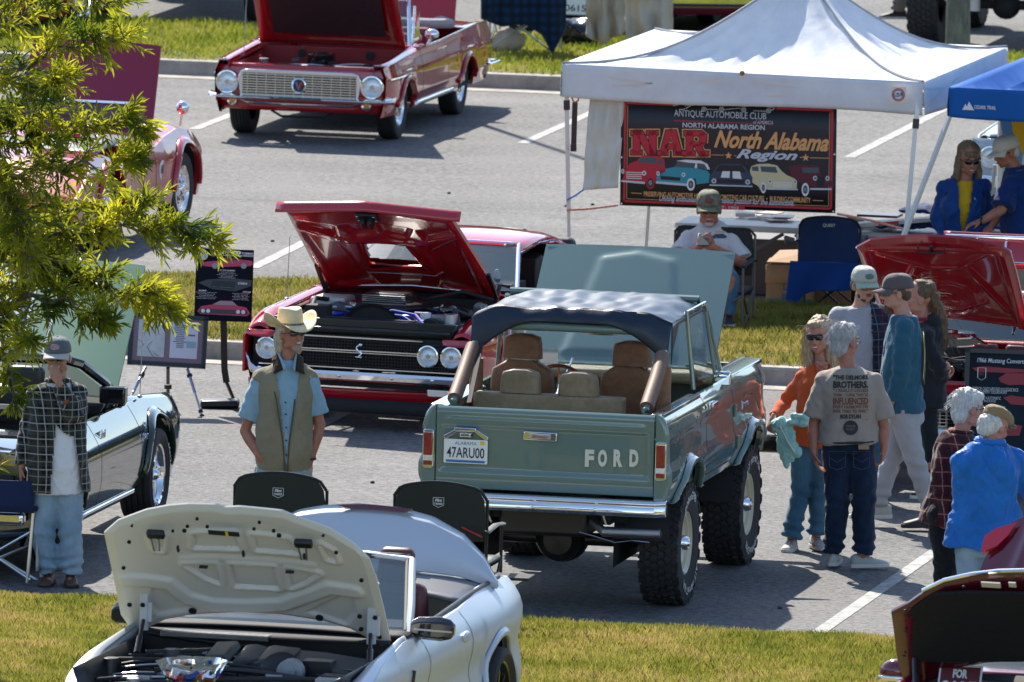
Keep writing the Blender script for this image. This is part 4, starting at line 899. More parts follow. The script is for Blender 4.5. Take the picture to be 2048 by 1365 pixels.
 b=MB(); b.tube([(-.66,3.5,.99),(-.5,3.35,1.0),(.5,3.35,1.0),(.66,3.5,.99),(.5,3.8,.99),(-.5,3.8,.99)],.05,10,closed=True); part('folded_hood',b,mat('hood_cloth',(.35,.35,.36),.7,bump=.3,bscale=30),t)
 for sx in (-1,1):
  b=MB(); b.tube([(sx*.71,1.62,.95),(sx*.66,1.90,1.28),(sx*.70,1.98,.96)],.010); b.grid(lambda a,v:(sx*.70,lerp(1.66,1.95,a),.95+(.3*a*v)),3,3); part('quarter_window',b,CHROME,t)
  for yy in (2.65,):b=MB(); b.bar((sx*(xf(yy,.84)+.02),2.32,.865),(sx*(xf(yy,.84)+.02),2.46,.865),.02,.015); part('door_handle',b,CHROME,t)
  b=MB(); b.tube([(sx*(xf(y,ztop(y)-.0)),y,ztop(y)+.012)for y in (1.7,2.4,3.2,4.0,4.6)],.008); part('belt_moulding',b,CHROME,t)
  b=MB(); b.tube([(sx*(xf(y,.74)+.004),y,.74)for y in (.1,.5,.9)],.008); part('side_moulding',b,CHROME,t)
 b=MB(); b.ell((.84,1.86,1.03),(.07,.05,.05)); b.cyl((.80,1.86,.93),(.84,1.86,1.0),.012); part('door_mirror',b,CHROME,t)
 b=MB(); b.box((.42,4.45,1.03),(.6,.02,.3),Matrix.Rotation(0,4,'X'));
 b=MB(); bb=hood_mesh(1.3,1.2,.9,.04); o=part('boot_lid',bb,RED,t); o.location=(0,3.75,.95); o.rotation_euler=(R(62),0,0)
 b=MB(); b.tube([(.83,4.4,.5),(.87,4.7,.52),(.5,4.78,.52),(-.5,4.78,.52)],.045,8); part('rear_bumper',b,CHROME,t)
 for x,y,s in ((.70,.80,1),(-.70,.80,-1),(.70,3.49,1),(-.70,3.49,-1)):wheel(t,(x,y,.31),s,.31,.19,.175,'wheelcover')
 b=MB(); b.cyl((xf(3.0,.6)+.003,2.95,.72),(xf(3.0,.6)+.006,2.95,.72),.04,n=16); part('fuel_flap',b,RED,t)
 for o in t.children:
  if o.name.startswith('wheel')and not o.name.startswith('wheel_'):continue
  if o.location.length>0:o.location.z-=.13; continue
  for q in [o]+list(o.children):
   for v in q.data.vertices:v.co.z-=.13*min(1,max(0,(v.co.z-.38)/.18))
 return t
build_compact()
# ---------------------------------------------------------------- lids traced as curved panels, more cars
def polyl(P,t):
 P=[Vector((*p,0))if len(p)==2 else Vector(p)for p in P]; ls=[(P[i+1]-P[i]).length for i in range(len(P)-1)]; T=sum(ls)*min(max(t,0),1)
 for i,l in enumerate(ls):
  if T<=l or i==len(ls)-1:return P[i].lerp(P[i+1],T/l if l else 0)
  T-=l
def coons(T,B,Lf,Rt):
 c=[Vector((*B[0],0)),Vector((*B[-1],0)),Vector((*T[0],0)),Vector((*T[-1],0))]
 def f(a,v):
  p=polyl(B,a)*(1-v)+polyl(T,a)*v+polyl(Lf,v)*(1-a)+polyl(Rt,v)*a
  return p-(c[0]*(1-a)*(1-v)+c[1]*a*(1-v)+c[2]*(1-a)*v+c[3]*a*v)
 return f
def lid(name,M,T,B,Lf,Rt,Pm,parent,Mo,under=None,outer=None,crown=.03,thick=.02,nu=90,nv=60,flip=False,rim=.03,**kw):
 """curved panel in its own frame Mo (world), edges given as picture points on the frame's xy plane; z>0 is the outer skin"""
 loc=lambda P:[tuple(at(Mo,x,y,z=0)[:2])for x,y in P]
 f=coons(loc(T),loc(B),loc(Lf),loc(Rt)); b=MB()
 def zc(a,v):return crown*(1-(2*a-1)**2)
 def up(a,v):p=f(a,v); return (p.x,p.y,zc(a,v)+(outer(p.x,p.y,a,v)if outer else 0))
 def dn(a,v):
  p=f(a,v); e=min(a,1-a,v,1-v); return (p.x,p.y,zc(a,v)-thick-((under(p.x,p.y)if under else 0)+rim)*min(1,e*22))
 b.grid(up,nu,nv); b.grid(lambda a,v:dn(1-a,v),nu,nv)
 for fn,n in ((lambda a:(a,0),nu),(lambda a:(1-a,1),nu),(lambda a:(0,1-a),nv),(lambda a:(1,a),nv)):b.grid(lambda a,t:Vector(up(*fn(a))).lerp(Vector(dn(*fn(a))),t),n,1)
 o=part(name,b,Pm,parent,angle=.8,**kw); o.matrix_local=parent.matrix_world.inverted()@Mo if False else M.inverted()@Mo; return o,loc,dn
def lidframe(M,y,z,ang,rz=180,x=0):return M@Matrix.Translation((x,y,z))@Matrix.Rotation(R(rz),4,'Z')@Matrix.Rotation(R(ang),4,'X')
# ---- pale modern convertible in the foreground
def build_modern():
 M_=frame(548,1581,-1.5,.45); Z=lambda zx,zy:(150+zx/2.327,960+zy/2.327); F=lambda px,py,**k:at(M_,px,py,**k)
 t=thing('pale_convertible','pale silver white modern convertible in the foreground with bonnet and boot lid raised','car',M_)
 SIL=mat('frozen_white_paint',(.50,.55,.60),.38,.35,coat=.15,croughness=.4); UND=mat('hood_underside_primer',(.62,.60,.56),.42,bump=.02,bscale=10)
 hw=lambda y:.93-.10*max(0,(-1.0-y)/.85)**2+.015*math.exp(-((y-1.86)/.5)**2)-.10*max(0,(y-2.2)/.7)**2
 prof=lambda z:.12*max(0,(z-.80)/.2)**1.8+.03*math.exp(-((z-.62)/.1)**2)+.04*max(0,(.4-z)/.2)
 ztop=lambda y:interp(y,[(-1.9,.72),(-1.5,.82),(-1.0,.92),(-.3,.97),(.4,.97),(1.2,.99),(1.9,1.03),(2.4,1.03),(2.9,.98)])
 xf=car_shell(t,2.9,hw,prof,ztop,.2,((-1.0,.35,.40),(1.86,.35,.41)),-.22,lambda y:.80-.10*max(0,(-.9-y)/.9)**2,SIL,BLACK,rear_deck=2.62,ws=(.02,.99,.78,.62,1.36,.64,BLACK,mat('smoked_glass',(.02,.05,.065),.05,alpha=.75,coat=1)),seamy=(.05,1.15),nose_y=-1.88,scut=MATBLACK)
 b=MB();
 for sx in (-1,1):b.tube([(sx*.80,.0,.97),(sx*.765,.2,1.12),(sx*.67,.6,1.345)],.024,10)
 b.tube([(-.67,.6,1.345),(-.4,.58,1.37),(.4,.58,1.37),(.67,.6,1.345)],.02,8); part('windscreen_surround',b,SIL,t)
 # bonnet
 Mo=lidframe(M_,-.25,1.0,48)
 z2=lambda P:[Z(*p)for p in P]
 T=z2([(137,240),(200,190),(330,150),(430,135),(520,130),(650,135),(690,148),(760,145),(960,162),(1020,185),(1180,235),(1300,300),(1370,360)])
 Bt=z2([(300,712),(350,680),(420,655),(550,640),(750,635),(950,645),(1150,670),(1280,700),(1380,745),(1440,795)])
 Lf=z2([(300,712),(250,670),(215,620),(190,490),(160,350),(137,240)]); Rt=z2([(1440,795),(1470,765),(1466,720),(1440,600),(1400,440),(1370,360)])
 loc=lambda P:[tuple(at(Mo,*Z(*p),z=-.03)[:2])for p in P]
 polys=[loc(P)for P in ([(550,275),(735,275),(757,343),(550,335)],[(820,282),(985,300),(1040,362),(838,348)],[(355,285),(410,278),(400,345),(375,340)],[(1140,320),(1190,345),(1210,390),(1175,385)],[(510,415),(650,418),(668,503),(610,480)],[(720,420),(920,430),(940,527),(740,517)],[(985,437),(1125,455),(1060,500),(1000,522)])]
 chan=loc([(230,470),(330,480),(430,500),(520,570),(640,605),(800,612),(960,605),(1080,560),(1180,520),(1300,530)])
 chan2=loc([(500,390),(620,388),(800,400),(1000,410),(1100,420)])
 low=loc([(360,520),(420,520),(470,590),(560,625),(380,640),(340,600)]); low2=loc([(1290,560),(1230,560),(1150,600),(1080,640),(1260,690),(1300,640)])
 def under(x,y):
  d=0.0
  for P in polys:
   s=sd_poly(x,y,P); d+=.016*step(s-.035,.03)if s<.1 else 0
   if s<.06:d-=.020*step(s,.010); d-=.012*math.exp(-(s/.006)**2)
  for C,w,h in ((chan,.05,.022),(chan2,.025,.010)):
   s=min(sd_seg(x,y,*C[i],*C[i+1])for i in range(len(C)-1)); d+=h*step(s-w,.035)
  for P in (low,low2):s=sd_poly(x,y,P); d-=.018*step(s,.03)if s<.1 else 0
  return d
 o,_,dn=lid('bonnet',M_,T,Bt,Lf,Rt,UND,t,Mo,under,crown=.045,nu=190,nv=110,thick=.012,rim=.018)
 h=MB()
 def spot(zx,zy):p=at(Mo,*Z(zx,zy),z=-.03); return p
 for zx,zy,r in [(272,186,.012),(460,220,.012),(527,201,.014),(513,221,.018),(619,205,.014),(836,217,.014),(928,225,.016),(953,246,.02),(1160,238,.014),(1221,316,.016),(1340,440,.018),(260,260,.016),(235,377,.016),(263,548,.02),(323,553,.02),(347,614,.02),(552,593,.034),(1142,627,.034),(1331,611,.02),(1404,612,.02),(1338,671,.02),(1425,702,.02),(572,168,.014),(861,186,.014)]:
  p=spot(zx,zy); h.lathe([(0,0),(r*.7,0),(r*.72,.012)],Matrix.Translation((p.x,p.y,.045*(1-(p.x/.85)**2)-.088))@Matrix.Rotation(math.pi,4,'X'),16)
 part('drain_hole',h,MATBLACK,o); h=MB()
 for zx,zy in ((484,305),(788,328),(1072,341),(602,389),(1004,412)):p=spot(zx,zy); h.box((p.x,p.y,-.058),(.012 if zy in (305,328,341)else .05,.04 if zy in (305,328,341)else .008,.02))
 part('panel_slot',h,MATBLACK,o)
 for zx,zy in ((383,235),(1070,278)):
  p=spot(zx,zy); h=MB(); h.box((p.x,p.y+.01,-.07),(.11,.055,.04)); lo=part('bonnet_striker',h,BLACK,o,bevel=.012); h=MB(); h.tube([(p.x+.028,p.y-.01,-.09),(p.x+.022,p.y-.10,-.10),(p.x-.012,p.y-.10,-.10),(p.x-.018,p.y-.01,-.09)],.006); part('striker_loop',h,STEEL,lo)
 p,q=spot(625,225),spot(770,236); h=MB(); h.add([(p.x,p.y-.02,-.062),(q.x,q.y-.02,-.062),(q.x,q.y+.02,-.062),(p.x,p.y+.02,-.062)],[(0,1,2,3)]); lo=part('warning_label',h,MATBLACK,o,smooth=False,solid=.002)
 p,q=spot(706,233),spot(718,234); h=MB(); h.add([(p.x,p.y-.02,-.064),(q.x,q.y-.02,-.064),(q.x,q.y+.022,-.064),(p.x,p.y+.022,-.064)],[(0,1,2,3)]); part('label_stripe',h,mat('label_yellow',(.8,.55,.02),.5),lo,smooth=False,solid=.002)
 for zx0,zy0,zx1,zy1 in ((318,655,287,810),(1375,720,1372,870)):
  p=F(*Z(zx0,zy0),y=-.45); q=F(*Z(zx1,zy1),y=-.75); h=MB(); h.cyl(p,p.lerp(q,.55),.012); h.cyl(p.lerp(q,.5),q,.02); part('gas_strut',h,BLACK,t)
  h=MB(); c=F(*Z(zx0+5,zy0-40),y=-.42); h.box(c,(.05,.04,.22)); h.box((c.x+.03,c.y,c.z),(.04,.03,.12)); part('bonnet_hinge',h,mat('hinge_grey',(.5,.5,.5),.5),t,bevel=.006)
  # bay
 b=MB(); b.box((0,-1.0,.72),(1.5,1.5,.04)); part('engine_bay_floor',b,MATBLACK,t)
 b=MB(); b.grid(lambda a,v:((a-.5)*1.5,-.30+.28*v-.06*(1-(2*a-1)**2),.955+.03*v),20,3); part('cowl_cover',b,MATBLACK,t,solid=.01)
 b=MB()
 for k in range(60):x=-.62+k*.011; b.box((x,-.32,.955),(.004,.10,.03))
 part('cowl_vent',b,STEEL,t,smooth=False)
 for (z0,z1,z2_)in (((500,700),(640,715),(865,762)),((920,722),(1040,730),(1215,778))):
  a0,a1,a2=F(*Z(*z0),y=-.12),F(*Z(*z1),y=-.12),F(*Z(*z2_),y=-.2); b=MB(); b.tube([a0+Vector((-.02,0,0)),a0,a1,a2],[.02,.03,.022,.012],8); part('wiper',b,BLACK,t)
 b=MB(); b.tube([F(*Z(x,y),y=-.3)for x,y in ((340,712),(520,740),(700,765),(860,775),(1000,795),(1100,820),(1250,850))],.014); part('cowl_seal',b,BLACK,t)
 ENG=mat('engine_cover',(.05,.052,.056),.45,bump=.05);
 q=lambda zx,zy,y:F(*Z(zx,zy),y=y)
 for P,dy in (([(740,835),(790,830),(860,850),(850,885),(700,885)],.1),([(800,860),(870,835),(1000,850),(940,900),(790,895)],.1),([(850,900),(900,850),(1120,870),(1330,905),(1400,930),(1300,943),(860,943)],.12),([(600,820),(700,815),(720,850),(600,850)],.1)):
  pts=[q(x,y,-.95)for x,y in P]; b=MB(); n=len(pts); vs=[(p.x,p.y,p.z)for p in pts]+[(p.x,p.y+.3,p.z+.05)for p in pts]
  b.add(vs,[tuple(range(n)),tuple(range(n,2*n))[::-1]]+[(i,n+i,n+(i+1)%n,(i+1)%n)for i in range(n)]); part('engine_cover',b,ENG,t,bevel=.012)
 for k in range(4):pass
 b=MB(); c=q(665,800,-.7)
 for k in range(4):b.box((c.x-.06+k*.04,c.y,c.z),(.03,.16,.02))
 oo=part('air_duct_louvre',b,mat('louvre_grey',(.3,.3,.31),.4),t,bevel=.003)
 b=MB(); p0,p1=q(640,815,-.75),q(1420,905,-.95); b.bar(p0,p1,.05,.012); p0=q(330,800,-.9); p1=q(640,790,-.75); b.bar(p0,p1,.03,.02); part('strut_brace',b,BLACK,t,bevel=.003)
 b=MB(); b.lathe([(.12,0),(.13,.03),(.105,.05),(.04,.055),(0,.05)],Matrix.Translation(q(960,905,-.98))@Matrix.Rotation(R(60),4,'X'),24); part('fan_housing',b,BLACK,t)
 b=MB(); c=q(750,870,-1.0); text(b,'M',(0,0,0),.06,face_to(c+Vector((-.06,-.02,0)),(1,0,0),(0,.4,.9)),bold=.02); part('cover_badge',b,CHROME,t,smooth=False)
 engine_clutter(t,-.74,.74,-1.5,-.45,.82,23,70,[BLACK,MATBLACK,ENG,BLACK,mat('bay_silver',(.30,.31,.33),.5,.3)],zh=.16)
 b=MB(); b.box((0,-1.86,.55),(1.5,.08,.5)); part('front_apron',b,SIL,t,bevel=.03)
 # cabin
 SEA=mat('maroon_leather',(.10,.022,.022),.42,bump=.1)
 for x in (-.38,.38):
  b=MB(); b.box((x,1.1,.70),(.5,.5,.18)); s=part('seat',b,SEA,t,bevel=.05);
  for nm,c,sz in (('seat_back',(x,1.40,.88),(.46,.14,.44)),('headrest',(x,1.44,1.20),(.25,.11,.22))):b=MB(); b.box(c,sz,None,(.85,.8)); part(nm,b,SEA,s,bevel=.05,segs=4)
 b=MB(); b.box((0,.45,.92),(1.45,.4,.12)); part('dashboard',b,BLACK,t,bevel=.03); b=MB(); b.tube([(-.38+.18*math.cos(k*.393),.68-.05*math.sin(k*.393),.95+.17*math.sin(k*.393))for k in range(16)],.015,8,closed=True); part('steering_wheel',b,BLACK,t)
 b=MB(); b.grid(lambda a,v:((a-.5)*1.56,1.42+1.1*v,.985+.06*(1-(2*a-1)**4)+.02*math.sin(v*3)),20,10); part('tonneau_cover',b,mat('tonneau_grey',(.10,.10,.105),.4,coat=.2),t,solid=.02)
 for sx in (-1,1):b=MB(); b.tube([(sx*.79,y,ztop(y)+.008)for y in (.1,.8,1.6,2.4)],.014); part('waist_seal',b,BLACK,t)
 b=MB(); c=Vector((.81,.1,.97)); b.bar((.80,.06,.95),(.92,.02,.98),.05,.03); p=F(*Z(1665,692),y=.02)
 rg=[[(p.x+dx,p.y+.0+dy*w2*.06,p.z+h2*w1*.085)for dy,h2 in ((-1,-.6),(-.9,.5),(-.2,.9),(.9,.6),(1,-.4),(0,-.9))]for dx,w1,w2 in ((-.13,.55,.7),(-.08,.9,1),(.05,1,1),(.11,.8,.8),(.135,.45,.5))]
 b.loft(rg); o=part('door_mirror',b,BLACKPAINT,t,bevel=.008); b=MB(); b.bar((p.x-.10,p.y-.065,p.z+.0),(p.x+.13,p.y-.05,p.z-.01),.012,.01); part('mirror_indicator',b,STEEL,o)
 p=F(*Z(193,620),y=.02); b=MB(); b.loft([[(p.x+dx+.03,p.y+dy*.06,p.z+h2*w1*.085)for dy,h2 in ((-1,-.6),(-.9,.5),(-.2,.9),(.9,.6),(1,-.4),(0,-.9))]for dx,w1 in ((-.05,.6),(-.02,.95),(.1,1),(.2,.6))]); b.bar((p.x+.15,p.y,p.z),(-.80,.06,.95),.05,.03); part('door_mirror',b,BLACKPAINT,t,bevel=.008)
 b=MB(); c=Vector((xf(.95,.84),.98,.85)); b.ell(c,(.02,.09,.035)); part('door_handle',b,SIL,t)
 b=MB(); b.bar((.92,-.42,.70),(.93,-.40,.82),.03,.02); part('wing_vent',b,BLACK,t)
 # boot lid
 Mb=lidframe(M_,2.15,1.08,68,0)
 T=[(566,1032),(600,1018),(650,1011),(720,1009),(800,1017),(870,1036),(930,1070),(970,1112),(994,1160)]
 Bt=[(560,1120),(620,1135),(700,1146),(760,1150),(850,1147),(920,1155),(960,1168),(992,1177)]
 o,_,_=lid('boot_lid',M_,T,Bt,[Bt[0],(562,1075),T[0]],[Bt[-1],(996,1170),T[-1]],SIL,t,Mb,None,lambda x,y,a,v:.035*math.sin(v*3.1)*(.5)+(-.03*max(0,(v-.85)/.15)),crown=.05,nu=60,nv=40)
 b=MB(); pp=[at(Mb,x,y,z=.04)for x,y in ((676,1013),(740,1012),(826,1021),(808,1026),(735,1019),(690,1018))]; n=len(pp); b.add([(v.x,v.y,.035)for v in pp]+[(v.x,v.y,.075)for v in pp],[tuple(range(n)),tuple(range(n,2*n))[::-1]]+[(i,(i+1)%n,n+(i+1)%n,n+i)for i in range(n)]); part('brake_light',b,mat('dark_red_lens',(.10,.004,.012),.15,coat=1),o,smooth=False)
 for x,y,s in ((.82,-1.0,1),(-.82,-1.0,-1),(.84,1.86,1),(-.84,1.86,-1)):wheel(t,(x,y,.34),s,.34,.25,.26,'multi',rimcol='black')
 # sweets bowl standing on the engine
 c=M_@F(384,1390,y=-1.5)
 bw=MB(); n=8; ring=lambda r,h:[(r*(1+.04*math.cos(8*a))*math.cos(a),r*(1+.04*math.cos(8*a))*math.sin(a),h)for a in [2*math.pi*k/48 for k in range(48)]]
 bw.loft([ring(.10,0),ring(.15,.10),ring(.185,.17),ring(.205,.20)],caps=False); bw.loft([ring(.095,.006),ring(.145,.10),ring(.18,.17),ring(.205,.20)],caps=False); bw.add(ring(.095,.006),[tuple(range(48))])
 bo=part('sweets_bowl',bw,mat('clear_plastic',(.9,.93,.96),.03,trans=1.0,ior=1.2),None); tag(bo,'clear faceted plastic bowl full of wrapped sweets in the open engine bay','bowl',M=Matrix.Translation(c)@Matrix.Rotation(0,4,'Z'))
 rn=random.Random(4); cols=[(.5,.02,.03),(.03,.08,.4),(.65,.45,.05),(.08,.3,.06),(.6,.6,.6),(.25,.03,.3),(.1,.04,.02),(.75,.2,.05)]; sm={}
 for i in range(60):
  r=.12*math.sqrt(rn.random()); a=rn.uniform(0,6.28); k=rn.randrange(8)
  if k not in sm:
   b=MB(); b.box((0,0,0),(.05,.028,.014)); b.box((.031,0,0),(.014,.034,.004)); b.box((-.031,0,0),(.014,.034,.004)); sm[k]=to_mesh('wrapped_sweet',b,mat('wrapper_%d'%k,cols[k],.25,.2),False)
  w=part('wrapped_sweet',sm[k],None); tag(w,'small coloured wrapped sweet lying in the clear plastic bowl','sweet','wrapped sweets in the bowl',Matrix.Translation(c+Vector((r*math.cos(a),r*math.sin(a),rn.uniform(.06,.165))))@Matrix.Rotation(rn.uniform(0,6),4,Vector((rn.random(),rn.random(),rn.random())).normalized()))
 return t
build_modern()
# ---- red 1966 pony convertible at the right
def build_pony():
 M_=frame(1868,985,-1); Z=lambda zx,zy:(1680+zx/2.967,440+zy/2.967); F=lambda px,py,**k:at(M_,px,py,**k)
 t=thing('red_pony_car','apple red pony convertible with bonnet up and chrome luggage rack on its boot','car',M_)
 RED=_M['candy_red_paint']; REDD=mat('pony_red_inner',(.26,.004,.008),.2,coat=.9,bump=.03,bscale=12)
 hw=lambda y:.86-.04*max(0,(.4-y)/.4)**2; prof=lambda z:.05*max(0,(z-.72)/.2)+.05*max(0,(.45-z)/.2); ztop=lambda y:.83+.11*min(1,max(0,y/1.2))
 xf=car_shell(t,4.6,hw,prof,ztop,.25,((.85,.33,.37),(3.59,.33,.37)),1.38,lambda y:.70,RED,MATBLACK,rear_deck=3.4,ws=(1.6,.97,.70,2.0,1.28,.60,CHROME,DARKGLASS),seamy=(1.5,2.6),nose_y=.03)
 b=MB(); b.grid(lambda a,v:((a-.5)*1.68,.02+.02*abs(2*a-1)**3,lerp(.38,.83,v)),40,14,skip=lambda a,v:.13<a<.87 and .2<v<.82); part('nose_panel',b,RED,t,solid=.02)
 b=MB(); b.box((0,.10,.62),(1.3,.02,.32)); part('grille_backing',b,MATBLACK,t)
 b=MB();
 for k in range(11):b.box((0,.035,.49+k*.026),(1.16,.008,.006))
 b.box((0,.03,.60),(1.16,.012,.014)); b.box((0,.03,.48),(1.18,.015,.012)); b.box((0,.03,.765),(1.18,.015,.012)); part('grille_bar',b,CHROME,t,smooth=False)
 b=MB();
 for x in (-.07,.07,.02):b.box((x,.05,.62),(.014,.02,.28))
 part('grille_stay',b,STEEL,t)
 c=(-.02,.01,.66); b=MB(); b.tube([(c[0]+.10*a,.005,c[2]+.05*d)for a,d in ((-1,-.8),(-.8,-1),(.8,-1),(1,-.8),(1,.8),(.8,1),(-.8,1),(-1,.8))],.010,8,closed=True); b.tube([(c[0]-.05,.0,c[2]-.02),(c[0]-.01,-.005,c[2]+.01),(c[0]+.05,0,c[2]+.015)],.012); part('grille_emblem',b,CHROME,t)
 for sx in (-1,1):lamp(t,(sx*.69,.0,.64),.10)
 b=MB(); b.loft([[(x,y+.08*max(0,(abs(x)-.7)/.15)**2,z)for y,z in ((.03,.40),(-.05,.405),(-.07,.44),(-.05,.475),(.03,.48))]for x in [lerp(-.86,.86,k/24)for k in range(25)]]); part('front_bumper',b,CHROME,t,angle=.6)
 b=MB(); b.grid(lambda a,v:((a-.5)*1.6,.03+.04*v,lerp(.39,.24,v)),10,3); part('front_valance',b,RED,t,solid=.02)
 b=MB(); b.box((0,.14,.80),(1.38,.12,.02)); b.box((0,.2,.72),(1.3,.03,.14)); part('radiator_support',b,MATBLACK,t)
 p=F(*Z(640,690),y=.75); b=MB(); b.cyl((p.x,.75,p.z-.06),(p.x,.75,p.z+.01),.22,n=40); b.lathe([(.22,.01),(.20,.03),(.08,.035),(.07,.05),(.02,.055),(0,.055)],Matrix.Translation((p.x,.75,p.z)),40); part('air_cleaner',b,CHROME,t); b=MB(); b.cyl((p.x,.75,p.z-.05),(p.x,.75,p.z),.222,n=40); part('air_filter',b,mat('filter_gold',(.25,.2,.14),.6,bump=1,bscale=200),t)
 b=MB(); b.bar(F(*Z(780,690),y=.6),F(*Z(870,745),y=.4),.03,.015); part('intake_duct',b,CHROME,t)
 engine_clutter(t,-.62,.62,.3,1.2,.84,31,60,[MATBLACK,BLACK,BLACK,mat('engine_grey',(.10,.10,.11),.45)],zh=.12)
 b=MB(); b.grid(lambda a,v:((a-.5)*1.0,1.42+v*.08,.975+.006*v),20,1); part('scuttle_grille',b,mat('scuttle_red',(.3,.02,.03),.4,bump=1,bscale=150),t,solid=.004)
 Mo=lidframe(M_,1.36,.96,42); z2=lambda P:[Z(*p)for p in P]; loc=lambda P:[tuple(at(Mo,*Z(*p),z=-.03)[:2])for p in P]
 T=z2([(100,152),(180,115),(330,103),(520,97),(700,108),(850,130),(960,152),(1015,185)]); Bt=z2([(255,590),(420,572),(600,570),(800,590),(960,612),(1120,650)])
 segs=[(loc([a,b_]),w,h_)for a,b_,w,h_ in (((235,195),(540,285),.014,.016),((540,285),(700,285),.016,.016),((700,285),(875,190),.014,.016),((760,290),(1000,525),.02,.02),((430,270),(300,500),.014,.014),((870,480),(620,560),.012,.01),((130,160),(960,190),.02,.015),((150,180),(270,520),.03,.018),((960,200),(1080,620),.035,.02),((300,545),(1080,610),.03,.02))]
 ringc=at(Mo,*Z(650,470),z=-.03)
 def under(x,y):
  d=0
  for C,w,h_ in segs:s=sd_seg(x,y,*C[0],*C[1]); d=max(d,h_*step(s-w,.04))if s<.12 else d
  s=math.hypot(x-ringc.x,y-ringc.y); d+=.006*math.exp(-((s-.20)/.02)**2)+.005*math.exp(-((s-.12)/.02)**2)
  return d
 o,_,_=lid('bonnet',M_,T,Bt,[Bt[0],Z(205,430),Z(135,250),T[0]],[Bt[-1],Z(1092,480),Z(1050,300),T[-1]],REDD,t,Mo,under,crown=.02,nu=120,nv=90)
 b=MB(); c=at(Mo,*Z(545,150),z=-.05); b.tube([(c.x-.10,c.y+.02,-.08),(c.x-.09,c.y-.03,-.1),(c.x+.09,c.y-.03,-.1),(c.x+.10,c.y+.02,-.08)],.007); b.box((c.x,c.y-.02,-.08),(.02,.09,.02)); part('bonnet_catch',b,BLACK,o)
 b=MB(); pts=[at(Mo,x,y,z=.02)for x,y in T]; b.tube([(p.x,p.y,.02*(1-(p.x/.68)**2))for p in pts],.008); part('bonnet_edge_trim',b,CHROME,o)
 b=MB(); b.cyl(F(*Z(1048,570),y=1.2),F(*Z(1028,680),y=1.1),.012); part('bonnet_hinge',b,STEEL,t)
 WH=mat('parchment_vinyl',(.55,.54,.50),.5); b=MB(); b.tube([(-.62,3.2,.9),(0,3.1,.98),(.62,3.2,.9)],.10,10); part('folded_hood',b,WH,t); bench(t,2.6,.42,.55,mat('seat_red_dark',(.08,.01,.015),.5),2,.42)
 b=MB(); b.box((.1,2.0,1.25),(1.15,.05,.12)); part('header_cover',b,WH,t,bevel=.03)
 # boot lid up with rack
 p=F(1885,470,y=4.1); q=F(2110,520,y=4.1); Ml=M_@Matrix.Translation((0,4.05,q.z-.08))@Matrix.Rotation(R(72),4,'X')
 x0=F(1889,470,y=4.15).x; b=MB(); b.grid(lambda a,v:(lerp(x0,x0+1.3,a),v*.27,-.005*math.sin(a*3.1)+.012*math.sin(v*3)),24,10); o=part('boot_lid',b,mat('boot_red',(.30,.012,.03),.3,coat=.5),t,solid=.02); o.matrix_local=M_.inverted()@Ml
 b=MB(); xs=[x0+.04+k*.23 for k in range(6)]
 for x in xs:b.tube([(x,.03,.05),(x,.19,.06),(x,.22,.045)],.011)
 b.tube([(x0+.02,.12,.04),(x0+.03,.22,.075),(x0+1.28,.235,.075)],.014); b.tube([(x0+.02,.03,.07),(x0+1.28,.03,.07)],.012); part('luggage_rack',b,CHROME,o)
 for x,y,s in ((.72,.85,1),(-.72,.85,-1),(.72,3.59,1),(-.72,3.59,-1)):wheel(t,(x,y,.31),s,.31,.19,.18,'five')
build_pony()
